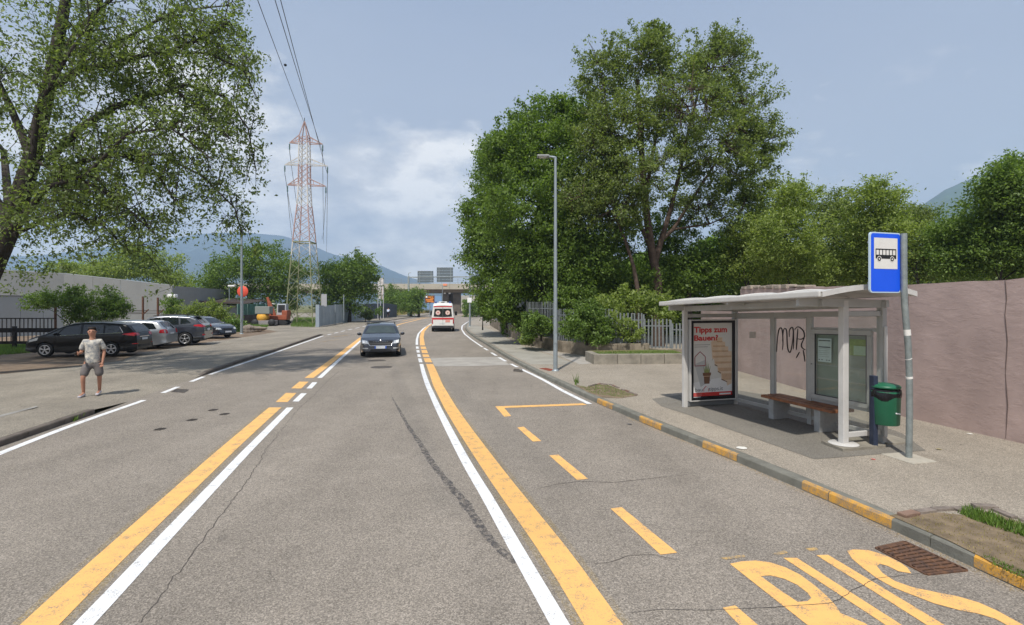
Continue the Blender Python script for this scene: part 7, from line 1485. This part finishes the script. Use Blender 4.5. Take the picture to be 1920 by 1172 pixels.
hm_ = MB(); hc = Vector((-.01, .012, 1.70)); hm_.grid(lambda s, t: hc + Vector((.088 * math.cos(6.2832 * s) * math.sin(t * 1.6), .112 * math.sin(6.2832 * s) * math.sin(t * 1.65) + .008, .075 * math.cos(t * 1.65) + (.035 if math.sin(6.2832 * s) < -.3 and t > .6 else 0) - (.03 * max(0, math.sin(6.2832 * s)) * t))), 20, 8); hm_.build('hair', HAIR, MAN)
chain([(-.01, -.105, 1.655), (-.01, -.128, 1.628), (-.01, -.118, 1.622)], [.009, .012, .008], 'nose', SKIN, MAN, 1)
for s in (-1, 1):
    MB().lathe((-.01 + s * .032, -.108, 1.66), [(0, -.008), (.009, -.004), (.009, .004), (0, .006)], 10, 'Y').build('eye', mat('eye_dark', (0.03, 0.02, 0.02), .3), MAN); chain([(-.01 + s * .085, -.005, 1.665), (-.01 + s * .092, .005, 1.63)], [.012, .009], 'ear', SKIN, MAN, 1); MB().bar((-.01 + s * .018, -.11, 1.676), (-.01 + s * .048, -.103, 1.678), .008, .007).build('eyebrow', HAIR, MAN)
MB().bar((-.035, -.111, 1.595), (.015, -.111, 1.595), .008, .01).build('mouth', mat('lips', (0.35, 0.14, 0.11), .5), MAN)
ph = MB().box((0, 0, 0), (.014, .145, .074)).build('smartphone', PHB, None, .008); ph.location = MAN.matrix_world @ Vector((0, 0, 0)); bpy.context.view_layer.update(); ph.location = MAN.matrix_world @ Vector((-.262, -.36, 1.125)); ph.rotation_euler = (R(10), 0, MAN.rotation_euler.z - .2); tag(ph, 'dark smartphone held in the raised hand of the walking man', 'smartphone')
# printed camouflage of the shirt stays in the material
# --- cyclist
cyb = at(727.5, 88, .12); CY = thing('person', cyb, 'cyclist in a pale blue shirt and dark shorts riding away on the left footway', 'person', 0)
skinmesh('body', [(0, 0, .95), (0, .12, 1.2), (0, .25, 1.42), (0, .3, 1.52), (0, .33, 1.64), (-.1, 0, .93), (-.13, .3, .62), (-.11, .12, .22), (.1, 0, .93), (.12, .22, .75), (.11, .25, .40), (-.2, .26, 1.38), (-.27, .4, 1.12), (-.24, .62, 1.02), (.2, .26, 1.38), (.27, .4, 1.12), (.24, .62, 1.02)],
         [(0, 1), (1, 2), (2, 3), (3, 4), (0, 5), (5, 6), (6, 7), (0, 8), (8, 9), (9, 10), (2, 11), (11, 12), (12, 13), (2, 14), (14, 15), (15, 16)], [(.15, .12), (.14, .11), (.12, .1), .055, (.085, .1), .09, .06, .045, .09, .06, .045, .055, .045, .035, .055, .045, .035], SKIN, CY, 0, 1)
skinmesh('shirt', [(0, -.02, .98), (0, .1, 1.2), (0, .22, 1.42), (-.2, .24, 1.38), (-.26, .34, 1.2), (.2, .24, 1.38), (.26, .34, 1.2)], [(0, 1), (1, 2), (2, 3), (3, 4), (2, 5), (5, 6)], [(.2, .14), (.22, .14), (.17, .12), .09, .075, .09, .075], mat('pale_blue_shirt', (0.55, 0.62, 0.74), .9, .1, 4), CY, 1, 1)
skinmesh('shorts', [(0, -.02, .95), (-.1, .0, .9), (-.13, .2, .72), (.1, 0, .9), (.12, .15, .78)], [(0, 1), (1, 2), (0, 3), (3, 4)], [.16, .12, .1, .12, .1], mat('dark_shorts', (0.02, 0.02, 0.03), .9), CY, 0, 1)
MB().lathe((0, .33, 1.69), [(0, .12), (.08, .09), (.11, .02), (.1, -.02)], 14).build('hair', HAIR, CY)
BY = thing('bicycle', cyb + Vector((0, .1, 0)), 'dark bicycle ridden away by the cyclist on the left footway', 'bicycle'); 
def ring(c, r, th, m, name, par, n=28): return MB().tube([Vector(c) + Vector((0, r * math.cos(6.2832 * k / n), r * math.sin(6.2832 * k / n))) for k in range(n + 1)], th, 6, False).build(name, m, par)
for y in (-.5, .55):
    w = ring((0, y, .34), .33, .02, TYRE, 'wheel', BY)
    for k in range(8): a = math.pi * k / 8; MB().bar((0, y - .32 * math.cos(a), .34 - .32 * math.sin(a)), (0, y + .32 * math.cos(a), .34 + .32 * math.sin(a)), .005, .005).build('spoke', GALV, w)
MB().tube([(0, -.5, .34), (0, -.1, .3), (0, -.2, .85), (0, -.5, .34)], .016, 6).tube([(0, -.1, .3), (0, .42, .82), (0, -.18, .78)], .018, 6).tube([(0, .42, .95), (0, .55, .34)], .016, 6).build('frame', TRIM, BY)
MB().tube([(-.25, .5, 1.0), (0, .42, .98), (.25, .5, 1.0)], .014, 6).build('handlebar', TRIM, BY); MB().box((0, -.2, .9), (.14, .26, .06)).build('saddle', TRIM, BY, .02); MB().box((0, -.52, .72), (.14, .35, .02)).build('rack', TRIM, BY)
for s, z in ((-1, .2), (1, .4)): MB().bar((s * .03, -.08, .3), (s * .1, .0 + s * .1, z), .02, .02).build('crank', GALV, BY); MB().box((s * .13, .12 * s, z), (.09, .06, .02)).build('pedal', TRIM, BY)

# ================================================================== SMALL THINGS
def scrap(px, py, w, h, m, label, cat, z=0.0, name='litter', rz=0.0):
    p = G(px, py, z); mb = MB(); rg = random.Random(px); n = 7
    P = [(w / 2 * math.cos(6.283 * k / n) * rg.uniform(.7, 1.1), h / 2 * math.sin(6.283 * k / n) * rg.uniform(.7, 1.1)) for k in range(n)]
    mb.add([(x, y, .004 + rg.uniform(0, .012)) for x, y in P] + [(0, 0, .014)], [(k, (k + 1) % n, n) for k in range(n)]); o = mb.build(name, m, None, 0, (p.x, p.y, z + .002)); o.rotation_euler[2] = rz; tag(o, label, cat)
PAP = mat('litter_paper', (0.70, 0.68, 0.62), 0.8, 0.1, 20)
scrap(1391, 841, .22, .16, PAP, 'flat pale paper scrap on the pavement beside the kerb before the shelter', 'litter', KH)
scrap(1818, 814, .12, .06, PAP, 'white paper scrap at the foot of the pink wall', 'litter', KH)
scrap(1760, 843, .10, .07, mat('litter_yellow', (0.45, 0.38, 0.16), .8), 'crumpled yellowish scrap on the pavement right of the bus sign', 'litter', KH)
scrap(1181, 796, .11, .08, mat('litter_dark', (0.06, 0.07, 0.09), .5), 'small crushed dark packet lying on the road near the kerb', 'litter')
scrap(1637, 862, .07, .05, mat('litter_red', (0.5, 0.12, 0.10), .6), 'tiny red scrap on the pavement in front of the shelter slab', 'litter', KH)
# crumbs and grit gathered along the gutter
n = 1500; s_ = RNG.uniform(s_at_px(qR, cum, 1180, 783), s_at_px(qR, cum, 1900, 1100), n); X_ = np.interp(s_, cum, qR[:, 0]) - np.abs(RNG.normal(0, .05, n)) - .01; Y_ = np.interp(s_, cum, qR[:, 1])
mb = MB()
for x, y in zip(X_, Y_):
    r = random.uniform(.003, .010); a = random.uniform(0, 6); mb.add([(x + r * math.cos(a), y + r * math.sin(a), .001), (x + r * math.cos(a + 2.1), y + r * math.sin(a + 2.1), .001), (x + r * math.cos(a + 4.2), y + r * math.sin(a + 4.2), .001), (x, y, r)], [(0, 1, 3), (1, 2, 3), (2, 0, 3)])
tag(mb.build('grit', mat('grit', (0.33, 0.26, 0.17), .9, .4, 30), None), 'grit and leaf crumbs gathered along the right kerb', 'grit', kind='stuff')
# dirt lot under the parked cars and leaf litter
flat('dirt_lot', [G(*p, HLK) for p in [(-200, 720), (0, 702), (120, 690), (230, 676), (260, 662), (330, 652), (400, 640), (460, 632), (520, 622), (470, 612), (400, 612), (250, 625), (-300, 640)]], HLK + 0.004, mat('parking_dirt', (0.215, 0.16, 0.11), .95, .4, 1.4, .5, 20, tint2=(0.12, 0.085, 0.06)), APR)
# ================================================================== HAZE
hz = MB(); hz.box((-2500, 1650, 285), (22000, 4300, 574)); hz = hz.build('haze', mat('haze_air', (1, 1, 1)), None)
hm = hz.data.materials[0]; t = hm.node_tree; t.nodes.remove(t.nodes['Principled BSDF'])
pv_ = t.nodes.new('ShaderNodeVolumePrincipled'); pv_.inputs['Color'].default_value = (0.55, 0.74, 1.0, 1); pv_.inputs['Density'].default_value = HAZE; pv_.inputs['Anisotropy'].default_value = 0.2
t.links.new(pv_.outputs[0], t.nodes['Material Output'].inputs['Volume']); tag(hz, kind='stuff')
